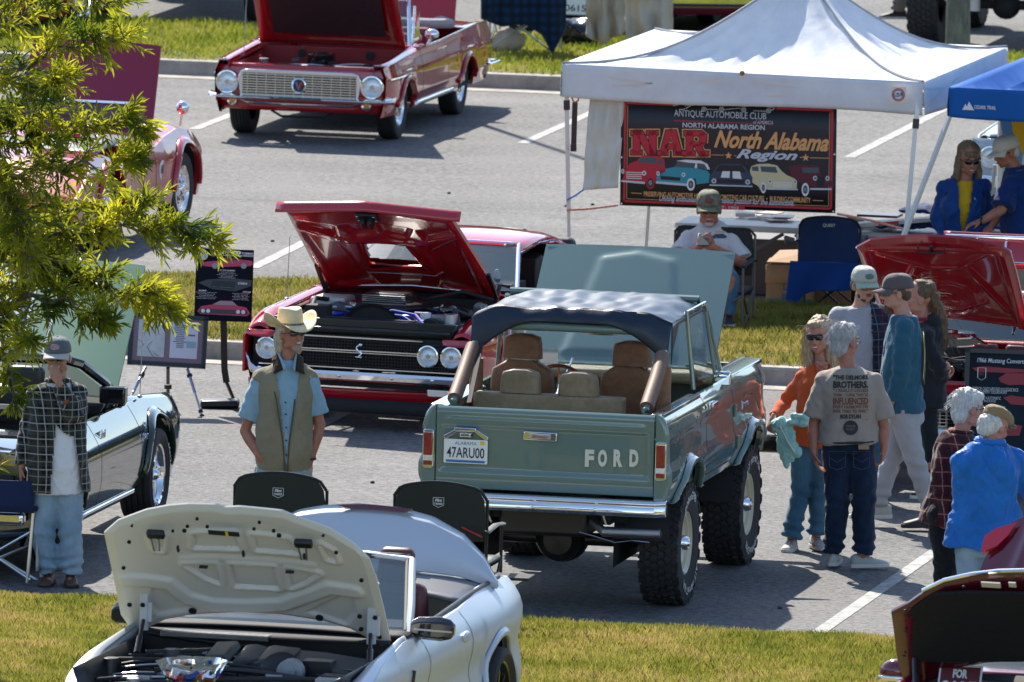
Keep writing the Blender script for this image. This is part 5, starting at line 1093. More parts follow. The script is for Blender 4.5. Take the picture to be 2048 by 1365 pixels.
# ---- maroon car with the sale sign, lower right corner
def build_sale():
 M_=frame(2105,1675,-5,.45); Z=lambda zx,zy:(1700+zx/3.738,1000+zy/3.738); F=lambda px,py,**k:at(M_,px,py,**k)
 t=thing('maroon_car','maroon car for sale with bonnet raised over black liner in the bottom right corner','car',M_)
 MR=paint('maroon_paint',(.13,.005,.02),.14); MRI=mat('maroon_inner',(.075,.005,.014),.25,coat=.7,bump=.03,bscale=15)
 hw=lambda y:.90-.08*max(0,(-1.0-y)/.85)**2; prof=lambda z:.10*max(0,(z-.75)/.25)**1.6; ztop=lambda y:interp(y,[(-1.9,.72),(-1,.88),(-.3,.94),(1.5,.96),(2.6,.96)])
 xf=car_shell(t,2.7,hw,prof,ztop,.2,((-1.05,.33,.37),(1.65,.33,.37)),-.2,lambda y:.76-.08*max(0,(-.9-y)/.9)**2,MR,BLACK,rear_deck=1.9,ws=(.02,.96,.76,.62,1.30,.60,BLACK),seamy=(.1,1.2),nose_y=-1.88)
 Mo=lidframe(M_,-.25,.99,50); z2=lambda P:[Z(*p)for p in P]
 T=z2([(313,820),(430,770),(540,700),(700,630),(900,592),(1100,573),(1300,570),(1600,590),(1900,640),(2100,720)]); Bt=z2([(470,1372),(620,1345),(800,1275),(1000,1235),(1301,1222),(1700,1240),(2050,1330)])
 o,_,_=lid('bonnet',M_,T,Bt,[Bt[0],Z(400,1320),Z(360,1180),Z(338,1000),T[0]],[Bt[-1],Z(2090,1000),T[-1]],MRI,t,Mo,None,crown=.04,nu=60,nv=40,rim=.02)
 b=MB(); P=[at(Mo,*Z(*p),z=-.06)for p in ((440,850),(500,800),(640,703),(900,690),(1300,700),(1700,705),(1950,860),(1930,1150),(1800,1190),(1301,1190),(900,1195),(540,1190),(468,1130),(490,870))]; n=len(P)
 b.add([(p.x,p.y,-.052)for p in P]+[(p.x,p.y,-.075)for p in P],[tuple(range(n)),tuple(range(n,2*n))[::-1]]+[(i,(i+1)%n,n+(i+1)%n,n+i)for i in range(n)]); part('bonnet_liner',b,mat('felt_black',(.006,.006,.008),.9,bump=.8,bscale=20),o,bevel=.008)
 b=MB(); pts=[at(Mo,x,y,z=.0)for x,y in T[2:]]; b.tube([(p.x,p.y+.004,-.0+.04*(1-(p.x/.9)**2))for p in pts],.013,8); part('bonnet_edge',b,CHROME,o)
 b=MB()
 for (a,b2,c2,d2)in ((980,612,1130,655),(1185,615,1245,650)):p,q=at(Mo,*Z(a,b2),z=-.05),at(Mo,*Z(c2,d2),z=-.05); b.box(((p.x+q.x)/2,(p.y+q.y)/2,-.052),(abs(q.x-p.x),abs(q.y-p.y),.01))
 part('warning_label',b,mat('label_cream',(.55,.52,.42),.6),o)
 b=MB()
 for zx,zy in ((412,833),(415,990),(402,1170),(850,655)):p=at(Mo,*Z(zx,zy),z=-.05); b.ell((p.x,p.y,-.045),(.012,.008,.006))
 part('hood_bolt',b,BLACK,o)
 p,q=F(*Z(487,1190),y=-.5),F(*Z(492,1390),y=-.6); b=MB(); b.cyl(p,q,.018); part('gas_strut',b,BLACK,t)
 p=F(*Z(345,1285),y=.0); b=MB(); b.ell(p,(.10,.06,.075)); m=part('door_mirror',b,MR,t); b=MB(); b.grid(lambda a,v:(p.x+(a-.5)*.19,p.y-.045-.02*math.sin(a*3.14),p.z-.02-v*.03),10,3); part('mirror_chrome',b,CHROME,m,solid=.012); b=MB(); b.bar((p.x+.06,p.y,p.z-.02),(-.78,.1,.95),.04,.03); part('mirror_arm',b,MR,m)
 # sale sign leaning inside the windscreen
 c=[F(*Z(*p_),y=y_)for p_,y_ in (((700,1455),-.05),((1100,1455),-.05),((1150,1268),.16),((912,1256),.16))]
 x=(c[2]-c[3]).normalized(); y=(c[3]-c[0]); w=(c[2]-c[3]).length*1.35; h=.30; Ms=face_to((c[2]+c[3])/2-Vector((w*.12,0,0)),x,(.22,.45,1)); Ms=M_@Matrix.Translation((-.02,-.42,.068))@Ms
 b=MB(); b.prism([(-w/2,0),(w/2,0),(w/2-.0,-h),(-w/2,-h)],.004); s=part('sale_sign',b,WHITE); tag(s,'white and maroon for sale sign leaning at the maroon car windscreen','sign',M=Ms)
 b=MB(); b.prism([(-w/2+.012,-.012),(w/2-.012,-.012),(w/2-.012,-h),(-w/2+.012,-h)],.002,Matrix.Translation((0,0,.004))); part('sign_panel',b,mat('sign_maroon',(.12,.01,.012),.5),s)
 b=MB(); text(b,'FOR',(.0,-.055,.009),1,w=w*.34,h=.055,bold=.05); text(b,'SALE',(0,-.155,.009),1,w=w*.84,h=.11,bold=.05); part('sign_lettering',b,WHITE,s,smooth=False)
 engine_clutter(t,-.7,.2,-1.3,-.4,.8,41,16)
 # boot lid with lamps, raised at the back
 Mb=lidframe(M_,2.2,1.0,66,0)
 T=[(1989,1073),(2010,1056),(2048,1038),(2120,1018),(2200,1012),(2300,1030)]; Bt=[(1950,1168),(2010,1172),(2100,1175),(2200,1178),(2300,1180)]
 o,_,_=lid('boot_lid',M_,T,Bt,[Bt[0],(1966,1125),T[0]],[Bt[-1],(2302,1100),T[-1]],MR,t,Mb,None,lambda x,y,a,v:.03*math.exp(-((a-.22-.1*v)/.05)**2),crown=.05,nu=50,nv=30)
 P=[at(Mb,*Z(*p_),z=.03)for p_ in ((1000,385),(1025,290),(1100,235),(1228,198),(1180,270),(1100,345))]; n=len(P); b=MB(); b.add([(p.x,p.y,.0)for p in P]+[(p.x,p.y,.06)for p in P],[tuple(range(n)),tuple(range(n,2*n))[::-1]]+[(i,(i+1)%n,n+(i+1)%n,n+i)for i in range(n)]); part('tail_light',b,mat('bright_red_lens',(.55,.01,.03),.1,coat=1),o,bevel=.01)
 for x,y,s in ((.78,-1.05,1),(-.78,-1.05,-1),(.78,1.65,1),(-.78,1.65,-1)):wheel(t,(x,y,.32),s,.32,.22,.21,'five')
build_sale()
# ---- dark green pony car at the left, tail to camera
def build_green():
 M_=frame(131,1000,180); F=lambda px,py,**k:at(M_,px,py,**k)
 t=thing('dark_green_car','dark green pony convertible with raised pale green striped bonnet behind the flannel shirted man','car',M_)
 DG=paint('dark_green_paint',(.010,.030,.020),.10);
 hw=lambda y:.905-.08*max(0,(.4-y)/.4)**2-.03*max(0,(y-4.2)/.5); prof=lambda z:.13*max(0,(z-.66)/.25)**1.4+.06*max(0,(.5-z)/.25)**1.4
 ztop=lambda y:.80+.10*min(1,max(0,y/1.2))+.05*max(0,math.sin(max(0,min(1,(y-2.7)/1.9))*math.pi))
 xf=car_shell(t,4.7,hw,prof,ztop,.25,((.95,.36,.42),(3.69,.36,.42)),1.5,lambda y:.70,DG,rear_deck=3.9,seamy=(1.5,2.75),chrome_sill=True,nose_y=.03,lip=(.045,.03))
 # screen surround seen from behind, wing mirror, quarter pillar
 b=MB(); b.tube([(-.78,1.62,.92),(-.72,1.95,1.10),(-.60,2.15,1.24),(-.50,2.18,1.27),(.50,2.18,1.27),(.60,2.15,1.24),(.78,1.62,.92)],.035,8); part('windscreen_frame',b,BLACKPAINT,t)
 b=MB(); b.grid(lambda a,v:((a-.5)*2*lerp(.76,.52,v),lerp(1.64,2.16,v),lerp(.93,1.25,v)),10,4); part('windscreen',b,TINT,t)
 p=F(227,790,y=2.0); b=MB(); b.box((p.x,p.y,p.z),(.19,.10,.12)); b.bar((p.x+.03,p.y,p.z-.05),(p.x+.09,p.y,p.z-.14),.03); part('door_mirror',b,BLACKPAINT,t,bevel=.02,segs=3)
 for cx in (-.36,.36):
  b=MB(); b.box((cx,2.75,.85),(.5,.16,.6)); s=part('seat_back',b,BLACK,t,bevel=.06,segs=3); b=MB(); b.box((cx,2.8,1.20),(.26,.10,.18)); part('headrest',b,BLACK,s,bevel=.04,segs=3)
 b=MB(); b.box((0,1.8,.90),(1.45,.35,.1)); part('dashboard',b,BLACK,t,bevel=.02)
 b=MB(); b.tube([(-.62,3.4,.95),(-.5,3.3,1.0),(.5,3.3,1.0),(.62,3.4,.95)],.07,10); part('folded_hood',b,MATBLACK,t)
 b=MB(); b.cyl((-.80,1.15,.90),(-.81,1.1,1.75),.003,n=6); b.ell((-.80,1.15,.915),(.02,.02,.012)); part('antenna',b,STEEL,t)
 b=MB(); b.box((xf(2.6,.8)*-1-.01,2.55,.80),(.02,.13,.06)); b.box((-xf(2.6,.8)-.018,2.55,.80),(.012,.07,.04)); part('door_handle',b,CHROME,t,bevel=.006)
 Mx=face_to((-xf(1.35,.62)-.004,1.42,.66),(0,-1,0),(0,0,1)); b=MB(); text(b,'Mustang',(0,0,0),.1,Mx,w=.20,h=.06,shear=.35,bold=.01); part('side_badge',b,CHROME,t,smooth=False,solid=.003)
 # tail
 Mt=face_to((0,4.76,.64),(-1,0,0),(0,0,1)); b=MB(); b.box((0,0,0),(1.5,.20,.02),Mt); part('tail_panel',b,BLACK,t,bevel=.006)
 for sx in (-1,1):
  for k in range(3):b=MB(); b.box((sx*(.42+k*.12),0,.02),(.075,.16,.03),Mt); part('tail_light',b,REDLENS,t,bevel=.01)
 b=MB(); b.box((-.0,4.82,.46),(1.7,.1,.10)); part('rear_bumper',b,CHROME,t,bevel=.03)
 b=MB(); b.box((0,4.45,.99),(1.5,.22,.025)); part('boot_spoiler',b,BLACKPAINT,t,bevel=.01)
 p=F(20,925,y=4.4); b=MB(); b.box((-.895,4.4,.62),(.015,.16,.045)); part('side_marker',b,REDLENS,t,bevel=.006)
 # bonnet with stripes, raised far end
 Mo=lidframe(M_,1.45,.93,52,180); GR=mat('bonnet_green',(.17,.30,.18),.45,coat=.2)
 T=[(100,528),(180,520),(240,521),(306,529)]; Bt=[(15,765),(100,775),(170,782),(235,790)]
 f=None; W_=.70
 b=hood_mesh(1.38,1.34,1.28,.04,None,30,20,.02); o=part('bonnet',b,GR,t); o.location=(-.0,1.45,.93); o.rotation_euler=(R(42),0,math.pi)
 for x0,w,m in ((-.30,.30,WHITE),(-.12,.05,mat('stripe_blue',(.02,.10,.35),.4)),(-.075,.02,WHITE),(.10,.02,WHITE)):
  b=MB(); b.grid(lambda a,v:(x0+(a-.5)*w,.01+v*1.26,.04*(1-((x0+(a-.5)*w)/.69)**2)+.003),6,16); part('bonnet_stripe',b,m,o)
 LT=(('RADIAL',20,60),('RADIAL',200,60))
 for x,y,s in ((-.80,.95,-1),(.80,.95,1),(-.80,3.69,-1),(.80,3.69,1)):wheel(t,(x,y,.335),s,.335,.215,.235,'five',letters=LT)
build_green()
# ---- red roadster at the far left, behind the leaves
def build_roadster():
 M_=frame(246,432,176); F=lambda px,py,**k:at(M_,px,py,**k)
 t=thing('red_roadster','old red roadster with swooping wings and chrome wheels, bonnet raised, behind the tree leaves','car',M_)
 RD=paint('roadster_red',(.42,.02,.03),.2);
 hw=lambda y:.77-.06*max(0,(.5-y)/.5)**2-.03*math.sin(max(0,min(1,(y-1.2)/1.5))*math.pi)
 prof=lambda z:.10*max(0,(z-.6)/.25)**1.5+.03*max(0,(.4-z)/.2)
 ztop=lambda y:interp(y,[(0,.62),(.25,.80),(.6,.86),(1.1,.82),(1.7,.70),(2.2,.66),(2.5,.72),(2.9,.82),(3.3,.78),(3.9,.5)])
 xf=car_shell(t,3.85,hw,prof,ztop,.24,((.62,.34,.40),(2.85,.34,.38)),1.35,lambda y:.42,RD,rear_deck=2.9,seamy=(1.5,2.2),nose_y=.03,lip=(.05,.03))
 b=MB(); b.grid(lambda a,v:((a-.5)*1.3,lerp(1.3,1.6,v),.86+.03*(1-(2*a-1)**2)),10,3); part('scuttle_top',b,RD,t,solid=.02)
 b=MB(); b.tube([(-.62,1.5,.84),(-.60,1.56,1.14),(.60,1.56,1.14),(.62,1.5,.84)],.016,8); part('windscreen_frame',b,CHROME,t); b=MB(); b.add([(-.6,1.5,.86),(.6,1.5,.86),(.58,1.56,1.12),(-.58,1.56,1.12)],[(0,1,2,3)]); part('windscreen',b,TINT,t)
 b=MB(); b.grid(lambda a,v:((a-.5)*1.2,lerp(1.7,2.8,v),.80+.05*math.sin(v*3)+.04*noise.noise(Vector((a*4,v*4,0)))),16,12); part('tonneau_cover',b,mat('grey_tonneau',(.12,.15,.16),.35),t,solid=.02)
 o=part('bonnet',hood_mesh(1.24,1.16,.82,.07,None,30,20,.02,top=lambda x,y:.012*step(abs(abs(x)-.38)-.005,.02)),mat('roadster_bonnet_red',(.24,.006,.035),.35,coat=.4),t); o.location=(-.02,1.3,.86); o.rotation_euler=(R(64),0,math.pi)
 p=F(385,276,x=-.68); b=MB(); b.ell((-.66,.45,1.02),(.06,.05,.06)); b.cyl((-.64,.45,.86),(-.66,.45,1.0),.01); part('wing_mirror',b,CHROME,t)
 Mx=face_to((-xf(1.45,.6)-.004,1.35,.56),(0,-1,0),(0,0,1)); b=MB(); b.lathe([(0,0),(.085,0)],Mx,24); r=part('race_roundel',b,WHITE,t,smooth=False,solid=.002); b=MB(); text(b,'68',(0,0,.004),.1,Mx,bold=.02); part('roundel_number',b,BLACK,r,smooth=False)
 for x,y,s in ((-.66,.62,-1),(.66,.62,1),(-.66,2.85,-1),(.66,2.85,1)):wheel(t,(x,y,.325),s,.325,.2,.15,'wheelcover')
 b=MB(); b.box((0,-.02,.42),(1.4,.08,.08)); part('front_bumper',b,CHROME,t,bevel=.02)
build_roadster()
# ---- vehicles along the top edge of the picture
def build_truck():
 M_=frame(366,46,0); t=thing('lifted_truck','dark lifted truck on big knobbly tyres at the top edge, only its underside in view','truck',M_)
 BP=paint('truck_black',(.012,.014,.018),.2)
 b=MB(); b.box((0,1.8,1.30),(1.95,5.2,.75)); part('body',b,BP,t,bevel=.06)
 b=MB(); b.box((0,-.85,.85),(1.9,.14,.2)); part('bumper',b,MATBLACK,t,bevel=.02)
 b=MB(); b.cyl((-.8,0,.5),(.8,0,.5),.05); b.ell((-.1,0,.5),(.2,.16,.19)); b.bar((-.5,-.8,.85),(-.5,4,.85),.08,.12); b.bar((.5,-.8,.85),(.5,4,.85),.08,.12); b.bar((.4,-.2,.5),(.4,-.2,.3),.05); part('axle',b,MATBLACK,t)
 for x,y,s in ((.88,0,1),(-.88,0,-1),(.88,3.3,1),(-.88,3.3,-1)):wheel(t,(x,y,.50),s,.50,.25,.32,'five','road',rimcol='black')
build_truck()
def build_jeep():
 M_=frame(2010,98,0); t=thing('open_jeep','pale blue open off roader with chunky mud tyres at the top right corner','off-road car',M_)
 LB=paint('pale_blue_paint',(.30,.42,.50),.2)
 b=MB(); b.box((0,1.4,1.35),(1.6,3.4,.6)); part('body',b,LB,t,bevel=.05)
 b=MB(); b.box((0,-.55,.98),(1.75,.12,.07)); part('bumper',b,CHROME,t,bevel=.02)
 plate(t,face_to((.55,-.64,1.05),(1,0,0),(0,0,1)),.3,.15,None,'DJX',(.02,.02,.02)); b=MB()
 b.cyl((-.7,0,.45),(.7,0,.45),.05); b.ell((0,0,.45),(.15,.15,.15)); b.box((0,.5,.8),(.9,2.5,.12)); part('axle',b,MATBLACK,t)
 b=MB(); b.cyl((-.28,-.3,.4),(-.28,-.3,.85),.06); b.cyl((-.55,-.4,.9),(-.55,-.35,.5),.03); part('shock_absorber',b,mat('shock_white',(.6,.6,.58),.4),t)
 for x,y,s in ((.80,0,1),(-.80,0,-1),(.8,2.5,1),(-.8,2.5,-1)):wheel(t,(x,y,.46),s,.46,.22,.30,'five','mud',rimcol='black')
build_jeep()
def simple_car(name,label,px,py,rz,col,plate_no=None,L_=4.5,rear=False):
 M_=frame(px,py,rz); t=thing(name,label,'car',M_); P_=paint(name+'_paint',col,.2)
 hw=lambda y:.86-.05*max(0,(.4-y)/.4)**2; prof=lambda z:.06*max(0,(z-.7)/.2)+.05*max(0,(.45-z)/.2); ztop=lambda y:.82+.05*math.sin(max(0,min(1,y/L_))*3.14)
 xf=car_shell(t,L_,hw,prof,ztop,.25,((.85,.32,.38),(3.45,.32,.38)),1.3,lambda y:.68,P_,rear_deck=3.4,ws=(1.5,.88,.7,1.95,1.25,.6,CHROME),nose_y=.03,seamy=(1.4,2.4))
 b=MB(); b.grid(lambda a,v:((a-.5)*1.66,.03,lerp(.3,.82,v)),8,6); part('nose_panel',b,P_,t,solid=.03)
 b=MB(); b.grid(lambda a,v:((a-.5)*1.36,.05+1.25*v,.84+.04*math.sin(a*3.14)),8,6); part('bonnet',b,P_,t,solid=.02)
 b=MB(); b.box((0,-.05,.45),(1.65,.10,.11)); part('front_bumper',b,CHROME,t,bevel=.03)
 for sx in (-1,1):lamp(t,(sx*.66,0,.66),.10)
 b=MB(); b.box((0,.0,.64),(.9,.03,.16)); part('grille',b,STEEL,t)
 if plate_no:plate(t,face_to((0,-.12,.42),(1,0,0),(0,0,1)),.3,.15,None,plate_no)
 for x,y,s in ((.72,.85,1),(-.72,.85,-1),(.72,3.45,1),(-.72,3.45,-1)):wheel(t,(x,y,.32),s,.32,.2,.18,'wheelcover')
 return t
simple_car('parked_red_car','red car half hidden behind the tree leaves at the top left corner',92,55,168,(.33,.01,.02))
simple_car('plated_car','dark car with a white number plate reading 10615 behind the plaid shirt',1150,96,0,(.02,.02,.022),'10615')
simple_car('maroon_cream_car','maroon and cream car behind the white canopy roof at the top edge',1440,90,20,(.14,.012,.02))
def build_silver():
 t=simple_car('silver_car','silver car standing behind the blue jacketed woman and navy polo man',2125,470,0,(.35,.40,.44))
 b=MB(); ys=[(1.9,1.15,.60),(2.2,1.34,.62),(3.2,1.36,.62),(3.9,1.0,.6)]
 b.loft([[(w*math.sin(q),y,z-.10*(1-max(0,math.cos(q))**.5))for q in [lerp(-1.57,1.57,k/12)for k in range(13)]]for y,z,w in ys],closed=False); part('roof',b,_M['silver_car_paint'],t,solid=.02)
 b=MB(); [b.grid(lambda a,v:(sx*lerp(.80,.62,v),lerp(1.7,3.9,a),lerp(.86,1.24,v*min(1,4*min(a,1-a)+.1))),8,4)for sx in (-1,1)]; part('side_glass',b,DARKGLASS,t)
build_silver()
# ---------------------------------------------------------------- canopies, banner, tables, chairs, boards
def fold_mat(name,col,rough=.8,s=9,st=.35,col2=None,sheen=.2,spec=.2,**k):return mat(name,col,rough,bump=st,bscale=s,sheen=sheen,spec=spec,**({'col2':col2,'vscale':3}if col2 else {}),**k)
CANVAS=fold_mat('white_canopy_cloth',(.58,.60,.64),.7,5,.8,col2=(.68,.69,.71)); BLUEC=fold_mat('blue_canopy_cloth',(.008,.10,.36),.75,7,.4,sheen=0)
def fabric_quad(mb,a,b_,c,d,n=16,m=16,sag=0,bulge=0,ripple=0.0,seed=0):
 a,b_,c,d=map(Vector,(a,b_,c,d)); nn=(b_-a).cross(d-a).normalized()
 def fn(u,v):
  p=a.lerp(b_,u).lerp(d.lerp(c,u),v); return p+nn*(ripple*noise.noise(Vector((u*6+seed,v*4,seed)))+bulge*math.sin(u*math.pi)*math.sin(v*math.pi))+Vector((0,0,-sag*math.sin(u*math.pi)))
 mb.grid(fn,n,m)
def canopy(name,label,corners,top,drop,m,peak_drop=0,nu=24,mids=True):
 """corners: 4 eave points (front-left, front-right, back-right, back-left); top: peak point"""
 t=thing(name,label,'canopy',Matrix.Translation((corners[0]+corners[1]+corners[2]+corners[3])/4-Vector((0,0,2))))
 Mi=t.matrix_world.inverted(); b=MB(); b.M=Mi; C=corners
 for i in range(4):
  p,q=C[i],C[(i+1)%4]; mid=(p+q)/2+Vector((0,0,-.0))
  for (s,e)in ((p,mid),(mid,q)):
   def fn(u,v):
    e0=s.lerp(e,u); x=e0.lerp(top,v); sg=-.42*math.sin(v*math.pi)*(1-v*.3); rid=(1-u if s is p else u)
    rid2=(u if s is p else 1-u); hold=max(rid**3,rid2**3)
    z=sg*(1-.40*rid**2)
    wr=.022*noise.noise(Vector((e0.x*4,v*6,e0.y*4)))+.010*math.sin((e0.x+e0.y)*28)*math.sin(v*9)*(1-v)
    return x+Vector((0,0,z+wr*min(1,v*6)))
   b.grid(fn,nu,26)
 part('canopy_roof',b,m,t,merge=True,angle=1.2,solid=.004)
 for i in range(4):
  p,q=C[i],C[(i+1)%4]; out=((p+q)/2-(C[0]+C[2])/2); out.z=0; out.normalize()
  b=MB(); b.M=Mi
  b.grid(lambda u,v:p.lerp(q,u)+Vector((0,0,-drop*v-.015*math.sin(u*6.28)*v))+out*(.004+.03*v*noise.noise(Vector((u*7,v,i)))+.012*v),40,8); part('valance',b,m,t,solid=.004)
 return t,Mi
LEGM=mat('white_pole',(.62,.62,.60),.35,.2)
YF=G(1137,645).y
YB=lambda x:YF-.74*(x-1125)/721+.07
def build_white():
 FL,FR,BR=A(1125,128,YF),A(1846,165,YF-.74),A(2014,95,YF+2.1); BL=FL+(BR-FR)
 top=A(1607,-62,YF+1.1); t,Mi=canopy('white_canopy','white pop up canopy shading the club table, with the dark banner below its valance',[FL,FR,BR,BL],top,.27,CANVAS)
 g=lambda p,q:None
 def leg(a,bpx,bpy,Y,n='leg',r=.02):
  b=MB(); b.M=Mi; p=a; q=A(bpx,bpy,Y); d=(q-p).normalized(); k=(p.z-gz(p.x)-.0)/-d.z if n=='leg' else (q-p).length; q=p+d*k
  b.bar(p,p.lerp(q,.55),r*1.8); b.bar(p.lerp(q,.5),q,r*1.35); part('leg',b,LEGM,t); b=MB(); b.M=Mi; b.bar(p+d*.25,p+d*.33,r*2.6); part('leg_bracket',b,BLACK,t)
 leg(FL+Vector((.03,.02,-.05)),1138,470,FL.y); leg(FR+Vector((-.03,.02,-.05)),1811,470,FR.y-.1)
 leg(BR+Vector((-.05,0,-.05)),1996,470,BR.y); leg(BL+Vector((.05,0,-.05)),1294,470,BL.y)
 # scissor truss under the roof
 b=MB(); b.M=Mi
 for p,q in ((FL,FR),(FR,BR),(BL,BR),(FL,BL)):
  m=(p+q)/2; z1,z2=Vector((0,0,-.05)),Vector((0,0,-.20)); b.bar(p+z1,m+z2,.018); b.bar(p+z2,m+z1,.018); b.bar(m+z1,q+z2,.018); b.bar(m+z2,q+z1,.018)
 part('truss',b,LEGM,t)
 b=MB(); b.M=Mi; Mx=face_to(A(1797,190,FR.y-.04),FR-FL,(0,0,1)); b.box((0,0,.006),(.13,.135,.002),Mx); o=part('canopy_label',b,mat('label_paper',(.70,.66,.55),.6),t)
 b=MB(); b.M=Mi; text(b,'E-ZUP',(0,0,.010),.05,Mx@Matrix.Rotation(R(12),4,'Z'),w=.085,h=.03,bold=.04); b.lathe([(.036,.009),(.043,.009)],Mx,24); part('label_print',b,mat('label_blue',(.03,.10,.35),.5),o,smooth=False)
 b=MB(); b.M=Mi; b.lathe([(.046,.0092),(.054,.0092)],Mx,24); part('label_ring',b,mat('label_red',(.55,.05,.04),.5),o,smooth=False)
 b=MB(); b.M=Mi; Mx=face_to((FL+FR)/2+Vector((0,-.02,0)),FR-FL,(0,0,1)); b.lathe([(0,.012),(.02,.01),(.022,.0)],Mx,12); part('grommet',b,mat('rust',(.25,.14,.07),.7),t)
 b=MB(); b.M=Mi
 for k in range(4):b.tube([[FL,FR,BR,BL][k].lerp(top,v)+Vector((0,0,-.42*math.sin(v*math.pi)*(1-v*.3)*.6+.008))for v in [i/14 for i in range(15)]],.012,6)
 part('roof_seam',b,mat('seam_grey',(.28,.29,.32),.8),t)
 # side wall hanging at the left
 b=MB(); P=[A(1180,180,YB(1180)),A(1252,184,YB(1252)),A(1236,376,YB(1240)),A(1165,381,YB(1170))]; fabric_quad(b,P[0],P[1],P[2],P[3],20,24,ripple=.05,seed=2)
 tag(part('side_wall',b,fold_mat('side_wall_cloth',(.62,.61,.56),.7,8,.3),None,solid=.004),'white cloth side wall hanging at the left of the dark banner','side wall')
 b=MB(); b.bar(A(1150,205,FL.y-.02),A(1147,302,FL.y-.02),.045,.006); b.box(A(1147,296,FL.y-.03),(.05,.02,.06)); s=part('webbing_strap',b,BLACK,None); tag(s,'black webbing strap hanging beside the left canopy leg','strap')
 b=MB(); b.tube([A(1142,190,FL.y-.02),A(1146,202,FL.y-.03),A(1150,205,FL.y-.03),A(1156,202,FL.y-.03),A(1159,190,FL.y-.02)],.008,6); part('strap_hook',b,mat('hook_orange',(.6,.12,.04),.4),s)
 OR=mat('orange_cord',(.55,.13,.06),.6,col2=(.75,.45,.35),vscale=60); b=MB(); b.tube([A(1133,421,FL.y-.04),A(1180,418,FL.y-.04),A(1236,411,FL.y-.06)],.010,6); tag(part('bungee_cord',b,OR),'orange bungee cord tying the banner corner to the left canopy leg','cord')
 b=MB(); b.tube([A(1134,401,FL.y-.03),A(1150,392,FL.y-.04),A(1167,380,FL.y)],.008,6); tag(part('tie_rope',b,mat('cord_blue',(.05,.2,.55),.6)),'short blue cord holding the side wall to the canopy leg','cord')
 b=MB(); b.tube([A(1674,428,YB(1674)),A(1740,441,YB(1740)),A(1818,461,FR.y-.06)],.011,6); tag(part('bungee_cord',b,OR),'red and white rope from the banner corner to the right canopy leg','rope')
build_white()
def build_blue():
 FL,FR=A(1899,175,YF-.9),A(2360,196,YF-1.7); BL,BR=FL+Vector((.75,2.9,0)),FR+Vector((.75,2.9,0))
 top=A(2185,60,YF+.6); t,Mi=canopy('blue_canopy','bright blue pop up canopy at the right edge with white lettering on its valance',[FL,FR,BR,BL],top,.24,BLUEC,nu=14)
 b=MB(); b.M=Mi; p,q=FL+Vector((.0,-.01,-.24)),A(1808,470,YF-1.2); q=p+(q-p).normalized()*((p.z-gz(p.x))/-(q-p).normalized().z); b.bar(p,q,.032); part('leg',b,LEGM,t)
 b=MB(); b.M=Mi; p=A(2005,215,YF+1.9); q=A(1995,470,YF+1.9); b.bar(p,p+(q-p)*1.75,.04); b.bar(A(1990,330,YF+1.8),A(1975,460,YF+1.8),.03); part('leg',b,LEGM,t); b=MB(); b.M=Mi; b.bar(A(1985,390,YF+1.75),A(1990,405,YF+1.75),.06); part('leg_bracket',b,BLACK,t)
 Mx=face_to(A(1960,213,YF-1.04),FR-FL,(0,0,1)); b=MB(); b.M=Mi; text(b,'OZARK TRAIL',(.045,-.008,.0),.05,Mx,w=.19,h=.03,bold=.015)
 b.add([(-.155,-.035,0),(-.125,.015,0),(-.105,-.035,0)],[(0,1,2)],Mx); b.add([(-.125,-.035,.001),(-.095,.035,.001),(-.05,-.035,.001)],[(0,1,2)],Mx); part('valance_lettering',b,WHITE,t,smooth=False)
build_blue()
